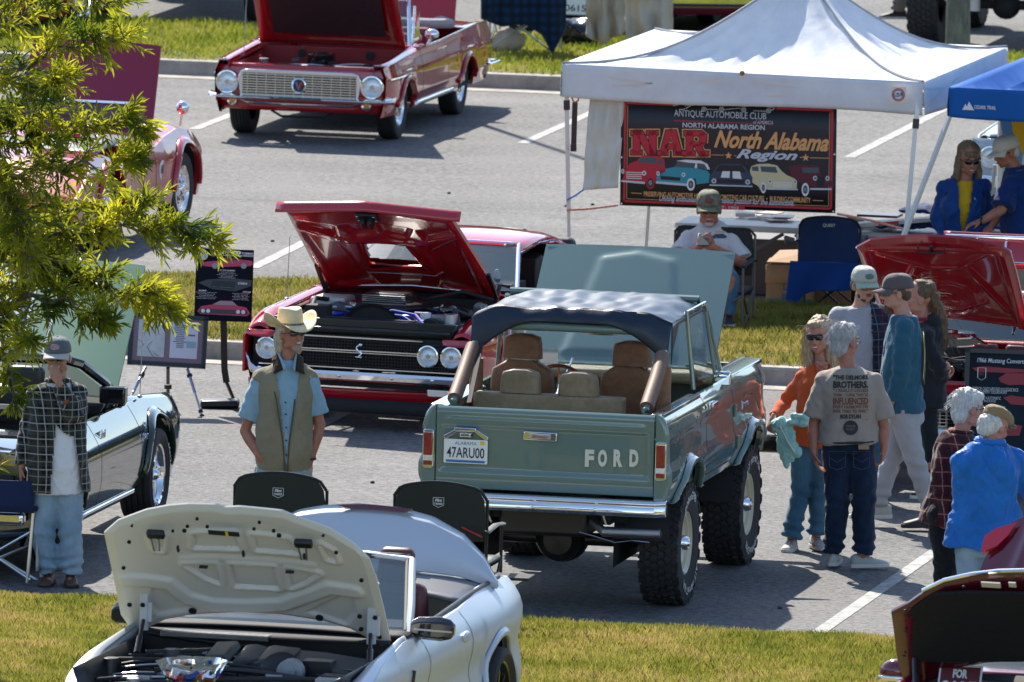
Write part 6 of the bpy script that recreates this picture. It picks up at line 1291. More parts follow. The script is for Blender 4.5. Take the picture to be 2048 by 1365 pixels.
# ---- banner
def build_banner():
 c=[A(1246,197,YB(1246)),A(1674,216,YB(1674)),A(1671,427,YB(1671)),A(1240,411,YB(1240))]
 Mx=face_to(c[3],c[2]-c[3],c[0]-c[3]); Mi=Mx.inverted(); W_=(c[2]-c[3]).length; H_=(Mi@c[0]).y;
 b=MB(); b.grid(lambda a,v:(a*W_,v*H_,.006*math.sin(a*9)),30,4); o=part('club_banner',b,mat('banner_black',(.010,.014,.020),.45),None,solid=.002)
 tag(o,'dark car club banner with red NAR lettering and five painted cars below the canopy','banner',M=Mx)
 X=lambda zx:(zx-28)/1950*W_;
 def XY(zx,zy):p=Mi@at_plane(Mx,1240+zx/4.551,190+zy/4.551); return p.x,p.y
 def at_plane(M,px,py):return M@at(M,px,py,z=0)
 lv=[.008]
 def poly(name,P,m,parent=o,z=None):
  b=MB(); q=[XY(*p)for p in P]; b.add([(x,y,z or lv[0])for x,y in q],[tuple(range(len(q)))[::-1]]); return part(name,b,m,parent,smooth=False,solid=.0008)
 pm=lambda n,c:mat('print_'+n,c,.5)
 RED_,ORG,SIL_,MAR,CRM,TEAL,BLK,WH_,GRY,NVY,BUR,GLS=pm('red',(.50,.012,.035)),pm('orange',(.72,.36,.13)),pm('silver',(.55,.57,.62)),pm('maroon',(.25,.02,.04)),pm('cream',(.62,.52,.30)),pm('teal',(.02,.28,.36)),pm('black',(.01,.01,.014)),pm('white',(.72,.72,.72)),pm('grey',(.20,.22,.25)),pm('navy',(.03,.05,.09)),pm('burgundy',(.10,.008,.02)),pm('glass',(.06,.09,.11))
 b=MB()
 for m_,th in ((.028,.018),):
  for (x0,y0,x1,y1)in ((m_,m_,W_-m_,m_+th),(m_,H_-m_-th,W_*.27,H_-m_),(W_*.72,H_-m_-th,W_-m_,H_-m_),(m_,m_,m_+th,H_-m_),(W_-m_-th,m_,W_-m_,H_-m_)):b.box(((x0+x1)/2,(y0+y1)/2,.009),(x1-x0,y1-y0,.001))
 part('banner_border',b,RED_,o,smooth=False)
 b=MB(); m_=.055
 for (x0,y0,x1,y1)in ((m_,m_,W_-m_,m_+.004),(m_,m_,m_+.004,H_-m_),(W_-m_-.004,m_,W_-m_,H_-m_)):b.box(((x0+x1)/2,(y0+y1)/2,.0095),(x1-x0,y1-y0,.001))
 part('banner_pinstripe',b,ORG,o,smooth=False)
 def word(name,s,x0,y0,x1,y1,m,z=.011,**k):
  p,q=XY(x0,y1),XY(x1,y0); b=MB(); text(b,s,((p[0]+q[0])/2,(p[1]+q[1])/2,z),1,w=abs(q[0]-p[0]),h=max(.3*abs(q[1]-p[1]),abs(q[1]-p[1])-.038*abs(q[0]-p[0])),**k); return part(name,b,m,o,smooth=False,solid=.0008)
 word('banner_title','ANTIQUE AUTOMOBILE CLUB',495,148,1335,222,SIL_); word('banner_title','of AMERICA',1215,234,1395,266,SIL_,shear=.3)
 word('banner_title','NORTH ALABAMA REGION',572,262,1322,310,SIL_,bold=.02)
 poly('title_rule',[(492,230),(1395,264),(1395,272),(492,238)],RED_)
 # slab letters NAR: outline and fill
 def slab(ch,x0,x1,y0,y1,m,z,g):
  b=MB(); w=x1-x0; h=y1-y0
  def st(P):q=[XY(x0+w*x,y1-h*y)for x,y in P]; b.add([(x,y,z)for x,y in q],[tuple(range(len(q)))])
  e=g/w; f=g/h
  if ch=='N':S=[[(0-e,0-f),(.38+e,0-f),(.38+e,.14+f),(0-e,.14+f)],[(.09-e,.0),(.30+e,.0),(.30+e,1),(.09-e,1)],[(0-e,.86-f),(.36+e,.86-f),(.36+e,1+f),(0-e,1+f)],[(.12-e,1+f),(.38+e,1+f),(.92+e,0-f),(.66-e,0-f)],[(.70-e,0-f),(.92+e,0-f),(.92+e,1),(.70-e,1)],[(.60-e,.86-f),(1+e,.86-f),(1+e,1+f),(.60-e,1+f)]]
  elif ch=='A':S=[[(-e,-f),(.36+e,-f),(.36+e,.14+f),(-e,.14+f)],[(.64-e,-f),(1+e,-f),(1+e,.14+f),(.64-e,.14+f)],[(.08-e,0),(.28+e,0),(.56,1+f),(.34-e,1+f)],[(.72-e,0),(.94+e,0),(.68+e,1+f),(.44,1+f)],[(.25,.27-f),(.75,.27-f),(.72,.42+f),(.28,.42+f)]]
  else:S=[[(-e,-f),(.42+e,-f),(.42+e,.14+f),(-e,.14+f)],[(.10-e,0),(.33+e,0),(.33+e,1),(.10-e,1)],[(-e,.84-f),(.75+e,.84-f),(.88+e,.9),(.75,1+f),(-e,1+f)],[(.66-e,.46),(.90+e,.5),(.92+e,.9),(.66-e,.98)],[(.2,.40-f),(.75,.40-f),(.9,.52),(.2,.56+f)],[(.42-e,.46),(.66+e,.46),(.92+e,-f),(.68-e,-f)],[(.66-e,-f),(1+e,-f),(1+e,.14+f),(.66-e,.14+f)]]
  for i,P in enumerate(S):st(P)
  return b
 for ch,x0,x1,y0,y1 in (('N',108,345,330,540),('A',350,580,325,545),('R',590,805,332,548)):
  for nm,m,z,g in (('letter_outline',ORG,.0105,22),('letter_keyline',BLK,.0115,13),('letter',RED_,.0125,5)):part(nm,slab(ch,x0,x1,y0,y1,m,z,g),m,o,smooth=False)
 for s,x0,y0,x1,y1,m in (('North Alabama',858,335,1905,500,ORG),('Region',1060,500,1620,612,SIL_)):word('banner_script',s,x0,y0,x1,y1,m,shear=.42,bold=.03)
 for cx,cy in ((990,553),(1692,572)):
  poly('banner_star',[(cx+36*math.sin(k*math.pi/5)*(1 if k%2==0 else .42),cy-36*math.cos(k*math.pi/5)*(1 if k%2==0 else .42))for k in range(10)],ORG)
 for a,b2,c2,d2 in ((835,546,950,549),(1040,553,1062,555),(1640,570,1660,571),(1730,573,1900,577),(105,893,200,898),(1755,960,1852,964)):poly('banner_rule',[(a,b2-3),(c2,d2-3),(c2,d2+3),(a,b2+3)],ORG)
 word('banner_motto','PRESERVING AUTOMOTIVE HISTORY',220,888,830,935,ORG,bold=.02); word('banner_motto','PROMOTING CAR CULTURE  •  BUILDING COMMUNITY',880,918,1738,970,ORG,bold=.02)
 word('banner_motto','Uniting enthusiasts with a timeless passion for the automobile.',360,935,1590,1005,SIL_,shear=.35,bold=.01)
 poly('date_plate',[(830,1000),(1140,1010),(1140,1048),(830,1040)],RED_,z=.0105); word('date_lettering','EST. 1962',880,1012,1085,1036,SIL_,z=.0125,bold=.02)
 # outline cars above the title
 b=MB();
 def stroke(P,w=5):
  for (x0,y0),(x1,y1)in zip(P,P[1:]):
   a,c2=Vector(XY(x0,y0)),Vector(XY(x1,y1)); d=(c2-a); n=Vector((-d.y,d.x)).normalized()*w/4.551/245/2; b.add([(*(a-n),.011),(*(c2-n),.011),(*(c2+n),.011),(*(a+n),.011)],[(0,1,2,3)])
 stroke([(487,100),(540,85),(620,78),(660,90),(600,125)],7); stroke([(540,132),(570,135),(590,125)],7); stroke([(590,100),(700,92),(750,95),(800,75),(850,78),(900,98),(960,100)]); stroke([(960,100),(985,80),(1040,82),(1080,100),(1150,105)]); stroke([(1150,105),(1200,92),(1280,98),(1410,118),(1400,135),(1370,138)],6); stroke([(790,132),(900,135)]); stroke([(950,135),(1100,120)]); stroke([(1215,145),(1330,148)])
 for cx,cy in ((768,130),(927,132),(1128,136),(1355,145)):stroke([(cx+20*math.cos(k*.524),cy+20*math.sin(k*.524))for k in range(13)],6); stroke([(cx+8*math.cos(k*1.05),cy+8*math.sin(k*1.05))for k in range(7)],6)
 part('outline_cars',b,SIL_,o,smooth=False)
 def wheelp(cx,cy,rx,ry,m2=WH_,r2=.62):
  E=lambda k_,m_,z:poly('printed_wheel',[(cx+rx*k_*math.cos(a*.5236),cy+ry*k_*math.sin(a*.5236))for a in range(12)],m_,z=z)
  E(1,m2,.0125); E(r2,BLK,.0130); E(r2*.6,GRY,.0135)
 def L2(n,P,m,z=.0105):poly(n,P,m,z=z)
 # red pickup
 L2('printed_car',[(40,720),(60,670),(90,625),(160,600),(190,560),(230,550),(370,555),(405,590),(415,665),(420,700),(340,740),(320,800),(290,745),(250,755),(235,800),(20,790)],RED_); L2('printed_glass',[(165,615),(195,570),(335,570),(340,628)],GLS,.0115); L2('printed_glass',[(350,585),(385,585),(395,640),(350,635)],GLS,.0115)
 for k in range(4):L2('printed_grille',[(60,700+k*18),(200,705+k*18),(200,712+k*18),(60,707+k*18)],WH_,.0115)
 L2('printed_bumper',[(15,775),(230,792),(230,812),(15,792)],SIL_,.012); wheelp(280,800,38,58,RED_,.75); wheelp(222,712,20,22,WH_,.5); wheelp(28,695,14,22,WH_,.5)
 # teal saloon
 L2('printed_car',[(335,720),(350,690),(430,670),(500,655),(690,668),(800,690),(820,720),(810,800),(700,815),(690,760),(640,760),(610,830),(335,800)],TEAL); L2('printed_roof',[(515,600),(600,590),(740,598),(800,630),(822,680),(680,665),(650,620)],WH_,.011); L2('printed_glass',[(500,655),(525,608),(690,622),(680,668)],GLS,.0115); L2('printed_glass',[(705,620),(770,630),(800,675),(705,670)],GLS,.0118); L2('printed_grille',[(370,735),(555,752),(550,782),(375,770)],BLK,.0115); L2('printed_bumper',[(330,785),(615,808),(612,830),(330,806)],SIL_,.012); wheelp(648,815,38,58); wheelp(580,727,18,20,WH_,.5); wheelp(350,715,15,22,WH_,.5)
 # black coupe with stripes
 L2('printed_car',[(815,745),(850,700),(890,640),(930,625),(1100,628),(1140,650),(1180,705),(1210,750),(1205,830),(820,820)],NVY); L2('printed_glass',[(870,695),(905,640),(1115,642),(1150,705)],BLK,.0115); L2('printed_stripe',[(935,695),(1003,695),(1000,755),(920,752)],WH_,.012); L2('printed_stripe',[(1027,695),(1095,698),(1110,765),(1030,760)],WH_,.012); L2('printed_grille',[(830,765),(1195,775),(1190,810),(830,800)],BLK,.0115); L2('printed_bumper',[(818,815),(1208,828),(1208,838),(818,826)],SIL_,.012); wheelp(858,783,22,22,WH_,.6); wheelp(1166,793,22,22,WH_,.6)
 # cream saloon
 L2('printed_car',[(1185,690),(1200,650),(1250,630),(1350,626),(1430,640),(1470,690),(1520,730),(1590,760),(1615,790),(1610,850),(1350,855),(1290,880),(1260,830),(1210,800)],CRM); L2('printed_glass',[(1280,650),(1420,655),(1440,710),(1290,700)],GLS,.0115); L2('printed_glass',[(1205,655),(1262,650),(1265,695),(1205,690)],GLS,.0115)
 for k in range(4):L2('printed_grille',[(1395,792+k*13),(1570,798+k*13),(1570,804+k*13),(1395,798+k*13)],WH_,.0115)
 L2('printed_bumper',[(1345,850),(1620,853),(1620,867),(1345,862)],SIL_,.012); wheelp(1308,845,24,52); wheelp(1370,787,17,20,WH_,.55); wheelp(1597,792,15,20,WH_,.55)
 # burgundy vintage car
 L2('printed_car',[(1530,650),(1600,638),(1800,640),(1825,660),(1830,720),(1880,760),(1940,790),(1950,830),(1760,850),(1740,830),(1690,790),(1640,800),(1560,740)],BUR); L2('printed_glass',[(1660,660),(1810,662),(1812,712),(1665,710)],GLS,.0115); L2('printed_grille',[(1790,740),(1865,742),(1862,840),(1792,838)],BLK,.0125); L2('printed_bumper',[(1735,848),(1930,850),(1930,866),(1735,864)],SIL_,.013); wheelp(1690,862,34,62); wheelp(1780,758,20,22,WH_,.6); wheelp(1892,760,18,22,WH_,.6)
 b=MB(); [b.lathe([(0,0),(.008,0)],Matrix.Translation((x,y,.014)),10)for x,y in ((.015,.015),(W_-.015,.015),(.012,H_*.45),(W_-.012,H_*.55))]; part('banner_grommet',b,WHITE,o,smooth=False)
build_banner()
# ---- tables
TOPM=mat('folding_table_top',(.62,.63,.64),.45); DGR=mat('table_leg_grey',(.12,.12,.13),.4,.5)
def build_tables():
 p0,p1=A(1365,447,104.2),A(1600,465,103.7); z=p0.z
 X=U3; Y=V3; c=G(1480,640); Mt=frame(1490,648,0); F=lambda px,py,**k:at(Mt,px,py,**k)
 zt=.74
 a=F(1362,440,z=zt); b_=F(1590,460,z=zt);
 t=thing('folding_table','white folding table under the canopy holding printed leaflets','table',Mt); b=MB(); x0=a.x; y0=a.y-.1; b.box((x0+.92,y0+.1,zt-.02),(1.84,.62,.05)); part('table_top',b,TOPM,t,bevel=.02,segs=3)
 b=MB(); b.bar((x0+.9,y0-.1,zt-.06),(x0+.35,y0-.1,.35),.03); b.bar((x0+1.0,y0-.1,zt-.06),(x0+1.5,y0-.1,.35),.03); part('leg_brace',b,DGR,t)
 for xx in (x0+.3,x0+1.55):b=MB(); b.tube([(xx,y0-.12,zt-.04),(xx,y0-.12,.01),(xx,y0+.32,.01),(xx,y0+.32,zt-.04)],.015); part('leg',b,DGR,t)
 rn=random.Random(2); LM=[mat('leaflet_white',(.70,.68,.66),.5),mat('leaflet_tan',(.5,.36,.28),.5),mat('leaflet_grey',(.4,.4,.42),.4)]
 for i,(px,py)in enumerate(((1505,434),(1515,431),(1530,433),(1545,436),(1552,440),(1560,437),(1490,431),(1540,430),(1568,438))):
  p=F(px,py,z=zt+.02); b=MB(); b.box((0,0,0),(.16,.22,.006 if i%3 else .03)); o=part('leaflet',b,LM[i%3]); tag(o,['large stack of tan leaflets, leftmost on the folding table','pale leaflet in the middle of the pile','tan leaflet fanned across the pile','grey leaflet near the front of the pile','white leaflet overhanging the table front edge','curled tan leaflet at the right of the pile','loose leaflet left of the pile','leaflet at the back of the pile','single leaflet at the right end of the pile'][i],'leaflet','leaflets on the folding table',Mt@Matrix.Translation((p.x,p.y,zt+.008+i*.004))@Matrix.Rotation(rn.uniform(-.6,.6),4,'Z'))
  # second table with folded clothes and trays
 M2=frame(1850,640,-2); F2=lambda px,py,**k:at(M2,px,py,**k); t2=thing('clothes_table','white folding table under the blue canopy covered with blue shirts','table',M2)
 a=F2(1680,462,z=.74); b=MB(); b.box((a.x+.95,a.y+.25,.72),(1.9,.62,.05)); part('table_top',b,TOPM,t2,bevel=.02)
 for xx in (a.x+.22,a.x+.34,a.x+1.6):b=MB(); b.tube([(xx,a.y+.05,.7),(xx,a.y+.05,.0)],.015); part('leg',b,DGR,t2)
 NB=fold_mat('navy_shirt_cloth',(.01,.035,.16),.8,12,.8)
 for i,(px,py,sx_,sy_,h_)in enumerate(((1790,449,.42,.3,.05),(1850,452,.4,.3,.08),(1700,440,.2,.15,.04),(2000,452,.4,.3,.05),(1845,425,.34,.25,.10))):
  p=F2(px,py,z=.80); b=MB(); b.grid(lambda u,v:((u-.5)*sx_*(1+.1*math.sin(v*7)),(v-.5)*sy_,h_*(.4+.6*math.sin(u*3.14)*math.sin(v*3.14))+.03*noise.noise(Vector((u*5,v*5,i)))),16,12); tag(part('folded_shirt',b,NB if i!=2 else fold_mat('grey_shirt_cloth',(.3,.29,.28),.8,12,.6),None,solid=.01),['crumpled navy shirt lying left of the canopy leg','crumpled navy shirt beside the blue jacketed woman','grey shirt folded at the table corner next to the banner','blue shirt under the hand of the man in navy polo','navy shirt heaped behind the white tray'][i],'shirt','shirts on the clothes table',M2@Matrix.Translation((p.x,p.y,.77)))
 b=MB(); p,q=F2(1740,437,z=.86),F2(1866,428,z=.86); L_=(q-p).length; b.box((0,0,0),(L_,.22,.03)); s=part('boxed_sign',b,mat('tray_white',(.65,.62,.58),.5)); ang=math.atan2(q.y-p.y,q.x-p.x); tag(s,'long white box with a red mark lying tilted on the blue shirts','box',M=M2@Matrix.Translation(((p.x+q.x)/2,p.y,.84))@Matrix.Rotation(R(-7),4,'Y'))
 b=MB(); b.box((-.02,-.112,0),(.17,.003,.026)); part('red_mark',b,mat('mark_red',(.6,.03,.05),.5),s)
 b=MB(); b.box((0,0,0),(.34,.24,.02)); s=part('patterned_tray',b,mat('tray_dark',(.03,.04,.08),.4)); p=F2(1760,428,z=.8); tag(s,'dark patterned tray behind the long white box','tray',M=M2@Matrix.Translation((p.x,p.y,.79)));
 # hanging flags under the blue canopy
 for nm,P,m,lb in (('flag',[(1998,225),(2022,222),(2046,300),(2040,380),(2010,300)],fold_mat('flag_blue',(.10,.28,.65),.6,10,.3),'light blue flag hanging behind the man in navy polo'),('flag',[(2020,222),(2075,222),(2075,330),(2050,318),(2025,262)],fold_mat('flag_yellow',(.75,.42,.02),.6,10,.3),'golden yellow flag hanging under the blue canopy')):
  pts=[A(x,y,YF+1.6 if 'blue' in lb[:10]else YF+1.5)for x,y in P]; b=MB(); b.add(pts,[tuple(range(len(pts)))]); tag(part(nm,b,m,None,solid=.006,smooth=False),lb,'flag')
  # dark crate and card board box under the table
 Mg=frame(1560,612,3,.0); b=MB(); F3=lambda px,py,**k:at(Mg,px,py,**k); p,q=F3(1487,600,y=.0),F3(1600,487,y=.0)
 Mc=frame(1500,600,0); p=at(Mc,1440,487,y=0); b=MB(); b.box((.0,.3,.24),(.95,.5,.48)); tag(part('storage_chest',b,mat('chest_brown',(.045,.035,.035),.55),None,bevel=.015),'low dark brown storage chest behind the seated man','chest',M=frame(1490,592,0))
 MC=frame(1590,613,6); t3=thing('cardboard_box','open cardboard box with blue lettering and stripe standing behind the grass','box',MC); CB=mat('cardboard',(.34,.20,.105),.8,var=.12,vscale=6,bump=.1,bscale=30); F4=lambda px,py,**k:at(MC,px,py,**k)
 a,b2=F4(1532,612,y=0),F4(1622,615,y=0); w=(b2.x-a.x); zt=F4(1534,560,y=0).z; x0=a.x
 for nm,c_,sz in (('box_front',(x0+w/2,0,zt/2),(w,.008,zt)),('box_back',(x0+w/2,.38,zt/2),(w,.008,zt)),('box_side',(x0,.19,zt/2),(.008,.38,zt)),('box_side',(x0+w,.19,zt/2),(.008,.38,zt))):b=MB(); b.box(c_,sz); part(nm,b,CB,t3)
 zf=F4(1534,525,y=-.02).z; b=MB(); b.grid(lambda u,v:(x0-.01+u*(w+.02),-.03*v-.006,lerp(zf-.02,zt-.02,v)),4,2); part('box_flap',b,CB,t3,solid=.006); b=MB(); b.add([(x0,.0,zf),(x0+w,.0,zf),(x0+w+.02,.3,zf+.09),(x0+.08,.3,zf+.07)],[(0,1,2,3)]); b.add([(x0,0,zf),(x0,.0,zt),(x0,.38,zt),(x0,.38,zf)],[(0,1,2,3)]); b.add([(x0+w,0,zf),(x0+w,.0,zt),(x0+w,.38,zt),(x0+w,.38,zf)],[(0,1,2,3)]); part('box_flap',b,CB,t3,solid=.006,smooth=False)
 BI=mat('box_ink',(.03,.13,.24),.7); b=MB(); Mf=face_to((0,-.006,0),(1,0,0),(0,0,1)); text(b,'DIST',(x0+w*.58,zt-.045,.001),1,Mf,w=w*.42,h=.075,bold=.03); text(b,'RICT',(x0+w*.58,zt-.15,.001),1,Mf,w=w*.46,h=.085,bold=.03); part('box_lettering',b,BI,t3,smooth=False)
 b=MB(); b.box((x0+w/2,-.005,.045),(w*.98,.003,.03)); part('box_stripe',b,BI,t3)
 M5=frame(1655,608,-8); b=MB(); b.box((0,.2,.26),(.40,.4,.52)); tag(part('cardboard_box',b,CB,None,bevel=.004),'closed cardboard box half behind the blue camp chair','box',M=M5)
 b=MB(); b.box((0,.25,.2),(.5,.5,.40)); tag(part('equipment_bag',b,MATBLACK,None,bevel=.06),'black equipment bag in the shade behind the camp chair legs','bag',M=frame(1735,612,0))
build_tables()
# ---- camp chairs
def camp_chair(name,label,M_,w,back,seat_z,top_z,fabric,legm,text_=None,group=None,low=None,dirn=1,logo=None,armrest=True,curved=0.0):
 """folding quad chair facing away along +y when dirn = 1"""
 t=thing(name,label,'camp chair',M_,group); d=dirn; h=w/2
 b=MB(); b.grid(lambda u,v:((u-.5)*w*(1-.06*abs(2*v-1)),-.02-.05*math.sin(u*math.pi)*1-.06*v*0,lerp(low or seat_z+.1,top_z+curved*(1-(2*u-1)**2)-(.05*max(0,(abs(2*u-1)-.8)/.2)**2),v)),24,14); bk=part('back_rest',b,fabric,t,solid=.02,bevel=.004)
 b=MB(); b.tube([((u-.5)*w,-.02-.05*math.sin(u*math.pi),top_z+curved*(1-(2*u-1)**2)-(.05*max(0,(abs(2*u-1)-.8)/.2)**2))for u in [i/16 for i in range(17)]],.012,6); part('back_piping',b,MATBLACK,bk)
 b=MB(); b.grid(lambda u,v:((u-.5)*w,.02+.48*v*d,seat_z-.06*math.sin(u*math.pi)*math.sin(v*math.pi)),12,8); part('seat',b,fabric,t,solid=.02)
 for sx in (-1,1):
  for (p,q)in (((sx*h,0,top_z-.05),(sx*h,.0,.02)),((sx*h,.5*d,seat_z+.22),(sx*h,.5*d,.02))):b=MB(); b.cyl(p,q,.011,n=8); part('leg',b,legm,t)
  if armrest:b=MB(); b.tube([(sx*h,-.04*d,seat_z+.22),(sx*(h+.02),.2*d,seat_z+.25),(sx*h,.52*d,seat_z+.22)],.026,8,flat=.5); part('armrest',b,fabric,t)
 b=MB()
 for y0 in (0,.5*d):b.cyl((-h,y0,.04),(h,y0,seat_z-.02),.009,n=6); b.cyl((h,y0,.04),(-h,y0,seat_z-.02),.009,n=6)
 for sx in (-1,1):b.cyl((sx*h,0,.04),(sx*h,.5*d,seat_z),.009,n=6); b.cyl((sx*h,.5*d,.04),(sx*h,0,seat_z),.009,n=6)
 part('cross_brace',b,legm,t)
 if text_:b=MB(); text(b,text_[0],(text_[1],text_[2],0),1,face_to((0,-.085,0),(1,0,0),(0,0,1)),w=text_[3],h=text_[4],bold=.03); part('chair_lettering',b,mat('chair_print',(.6,.62,.65),.6),bk,smooth=False)
 return t
CHG=fold_mat('charcoal_nylon',(.020,.023,.022),.5,14,.3); NAVYC=fold_mat('navy_nylon',(.006,.028,.11),.5,12,.5); BLK_L=mat('chair_tube_black',(.015,.015,.017),.35,.3)
def chair_at(px,py_top,top_z,py_g,rz=0):return frame(px,py_g,rz)
t=camp_chair('camp_chair','charcoal camp chair in front of the man in cowboy hat',frame(556,1244,0,.16),.63,0,.46,.95,CHG,BLK_L,None,'charcoal camp chairs on the near grass edge',low=.66,curved=.06)
for cx,(px,py,lb)in enumerate((((556,1244,''),(876,1262,'')))):
 if cx==1:
  t=camp_chair('camp_chair','charcoal camp chair beside the rear bumper of the green off roader',frame(876,1264,0,.16),.63,0,.46,.95,CHG,BLK_L,None,'charcoal camp chairs on the near grass edge',low=.62,curved=.06)
  b=MB(); b.bar((.30,-.08,.66),(.16,-.08,.72),.02,.008); part('striped_ribbon',b,mat('ribbon_red',(.5,.02,.04),.6),t); b=MB(); b.box((.46,.1,.38),(.30,.24,.02)); b.tube([(.32,.0,.38),(.32,.0,.02)],.012); part('side_tray',b,BLACK,t,bevel=.006)
 b=MB(); Mx=face_to((.0,-.085,.88),(1,0,0),(0,0,1)); text(b,'TIMBER',(0,-.012,0),1,Mx,w=.062,h=.014,bold=.03); text(b,'Flint',(0,.012,0),1,Mx,w=.05,h=.02,bold=.05,shear=.2); P=[(-.036,.03),(.036,.03),(.036,-.02),(0,-.036),(-.036,-.02)]
 for i in range(5):p,q=P[i],P[(i+1)%5]; b.bar(Mx@Vector((*p,0)),Mx@Vector((*q,0)),.003)
 part('chair_logo',b,mat('chair_print',(.6,.62,.65),.6),t,smooth=False)
 # blue camp chair with a jacket over it
Mq=frame(1655,648,4); Fq=lambda px,py,**k:at(Mq,px,py,**k); tz=Fq(1660,435,y=0).z
t=camp_chair('camp_chair','navy camp chair with printed name and a blue jacket hanging over its seat back',Mq,.50,0,.46,tz-.03,NAVYC,BLK_L,None,None,low=tz-.42,curved=.04)
b=MB(); text(b,'QUEST',(0,tz-.06,0),1,face_to((0,-.085,0),(1,0,0),(0,0,1)),w=.105,h=.03,bold=.03); part('chair_lettering',b,mat('chair_print',(.6,.62,.65),.6),t,smooth=False)
b=MB(); b.tube([(-.29,-.02,.68),(-.36,-.02,.70),(-.37,.1,.66),(-.30,.12,.64)],.02,8); part('cup_holder',b,mat('holder_grey',(.12,.13,.15),.6),t)
b=MB(); JB=fold_mat('royal_blue_fleece',(.005,.045,.21),.85,9,.6)
def jk(u,v):x=(u-.5)*.62; lo=interp(u,[(0,.14),(.10,.10),(.22,.24),(.4,.28),(1,.30)]); z=lerp(.52,lo,v); return (x-.03*v,-.11-.04*math.sin(u*9+v*2)*v,z)
b.grid(jk,30,20); tag(part('draped_jacket',b,JB,None,solid=.02),'royal blue fleece jacket hanging over the navy camp chair','jacket',M=Mq)
# chair of the seated man, silver director chair at the left
Ms=frame(1425,680,0); camp_chair('camp_chair','black camp chair in which the capped man sits',Ms,.66,0,.44,.92,MATBLACK,DGR,dirn=-1)
def director():
 Md=frame(20,1170,0); F=lambda px,py,**k:at(Md,px,py,**k); t=thing('director_chair','aluminium director chair with navy back and side pocket at the left edge','chair',Md)
 NV=fold_mat('navy_canvas',(.006,.016,.06),.7,20,.2); xr=F(60,1170,y=0).x; P=lambda px,py:F(px,py,y=0)
 b=MB(); p,q=P(72,962),P(-90,1018); b.grid(lambda u,v:(lerp(q.x,p.x,u),-.03-.03*math.sin(u*3.14),lerp(q.z,p.z,v)),12,4); part('back_rest',b,NV,t,solid=.012)
 for px0,py0,px1,py1,y in ((68,1010,54,1172,0),(92,985,82,1172,.35),(-88,1010,-95,1165,0),(-70,985,-72,1155,.35)):b=MB(); p,q=F(px0,py0,y=y),F(px1,py1,y=y); b.cyl(p,(q.x,q.y,0.02),.013,n=12); part('leg',b,ALU,t)
 b=MB(); b.tube([F(70,1018,y=-.02),F(90,1000,y=.38)],.022,8); part('armrest',b,NV,t)
 for a,c,y in (((-80,1145),(60,1065),0),((-80,1065),(60,1160),0),((-60,1140),(85,1080),.35),((-60,1080),(85,1168),.35)):b=MB(); p,q=F(*a,y=y),F(*c,y=y); b.cyl(p,q,.011,n=10); part('cross_brace',b,ALU,t)
 b=MB(); p,q=P(55,1068),P(-90,1072); b.grid(lambda u,v:(lerp(q.x,p.x,u),v*.4,p.z-.03*math.sin(u*3.14)),8,6); part('seat',b,NV,t,solid=.015)
 b=MB(); a,c=F(70,1060,y=.0),F(95,1145,y=.0); b.grid(lambda u,v:(a.x+.01+u*.02,.02+u*.30,lerp(a.z,c.z,v)),6,6); part('side_pocket',b,mat('mesh_pocket',(.45,.46,.46),.6,bump=.6,bscale=150),t,solid=.01)
director()
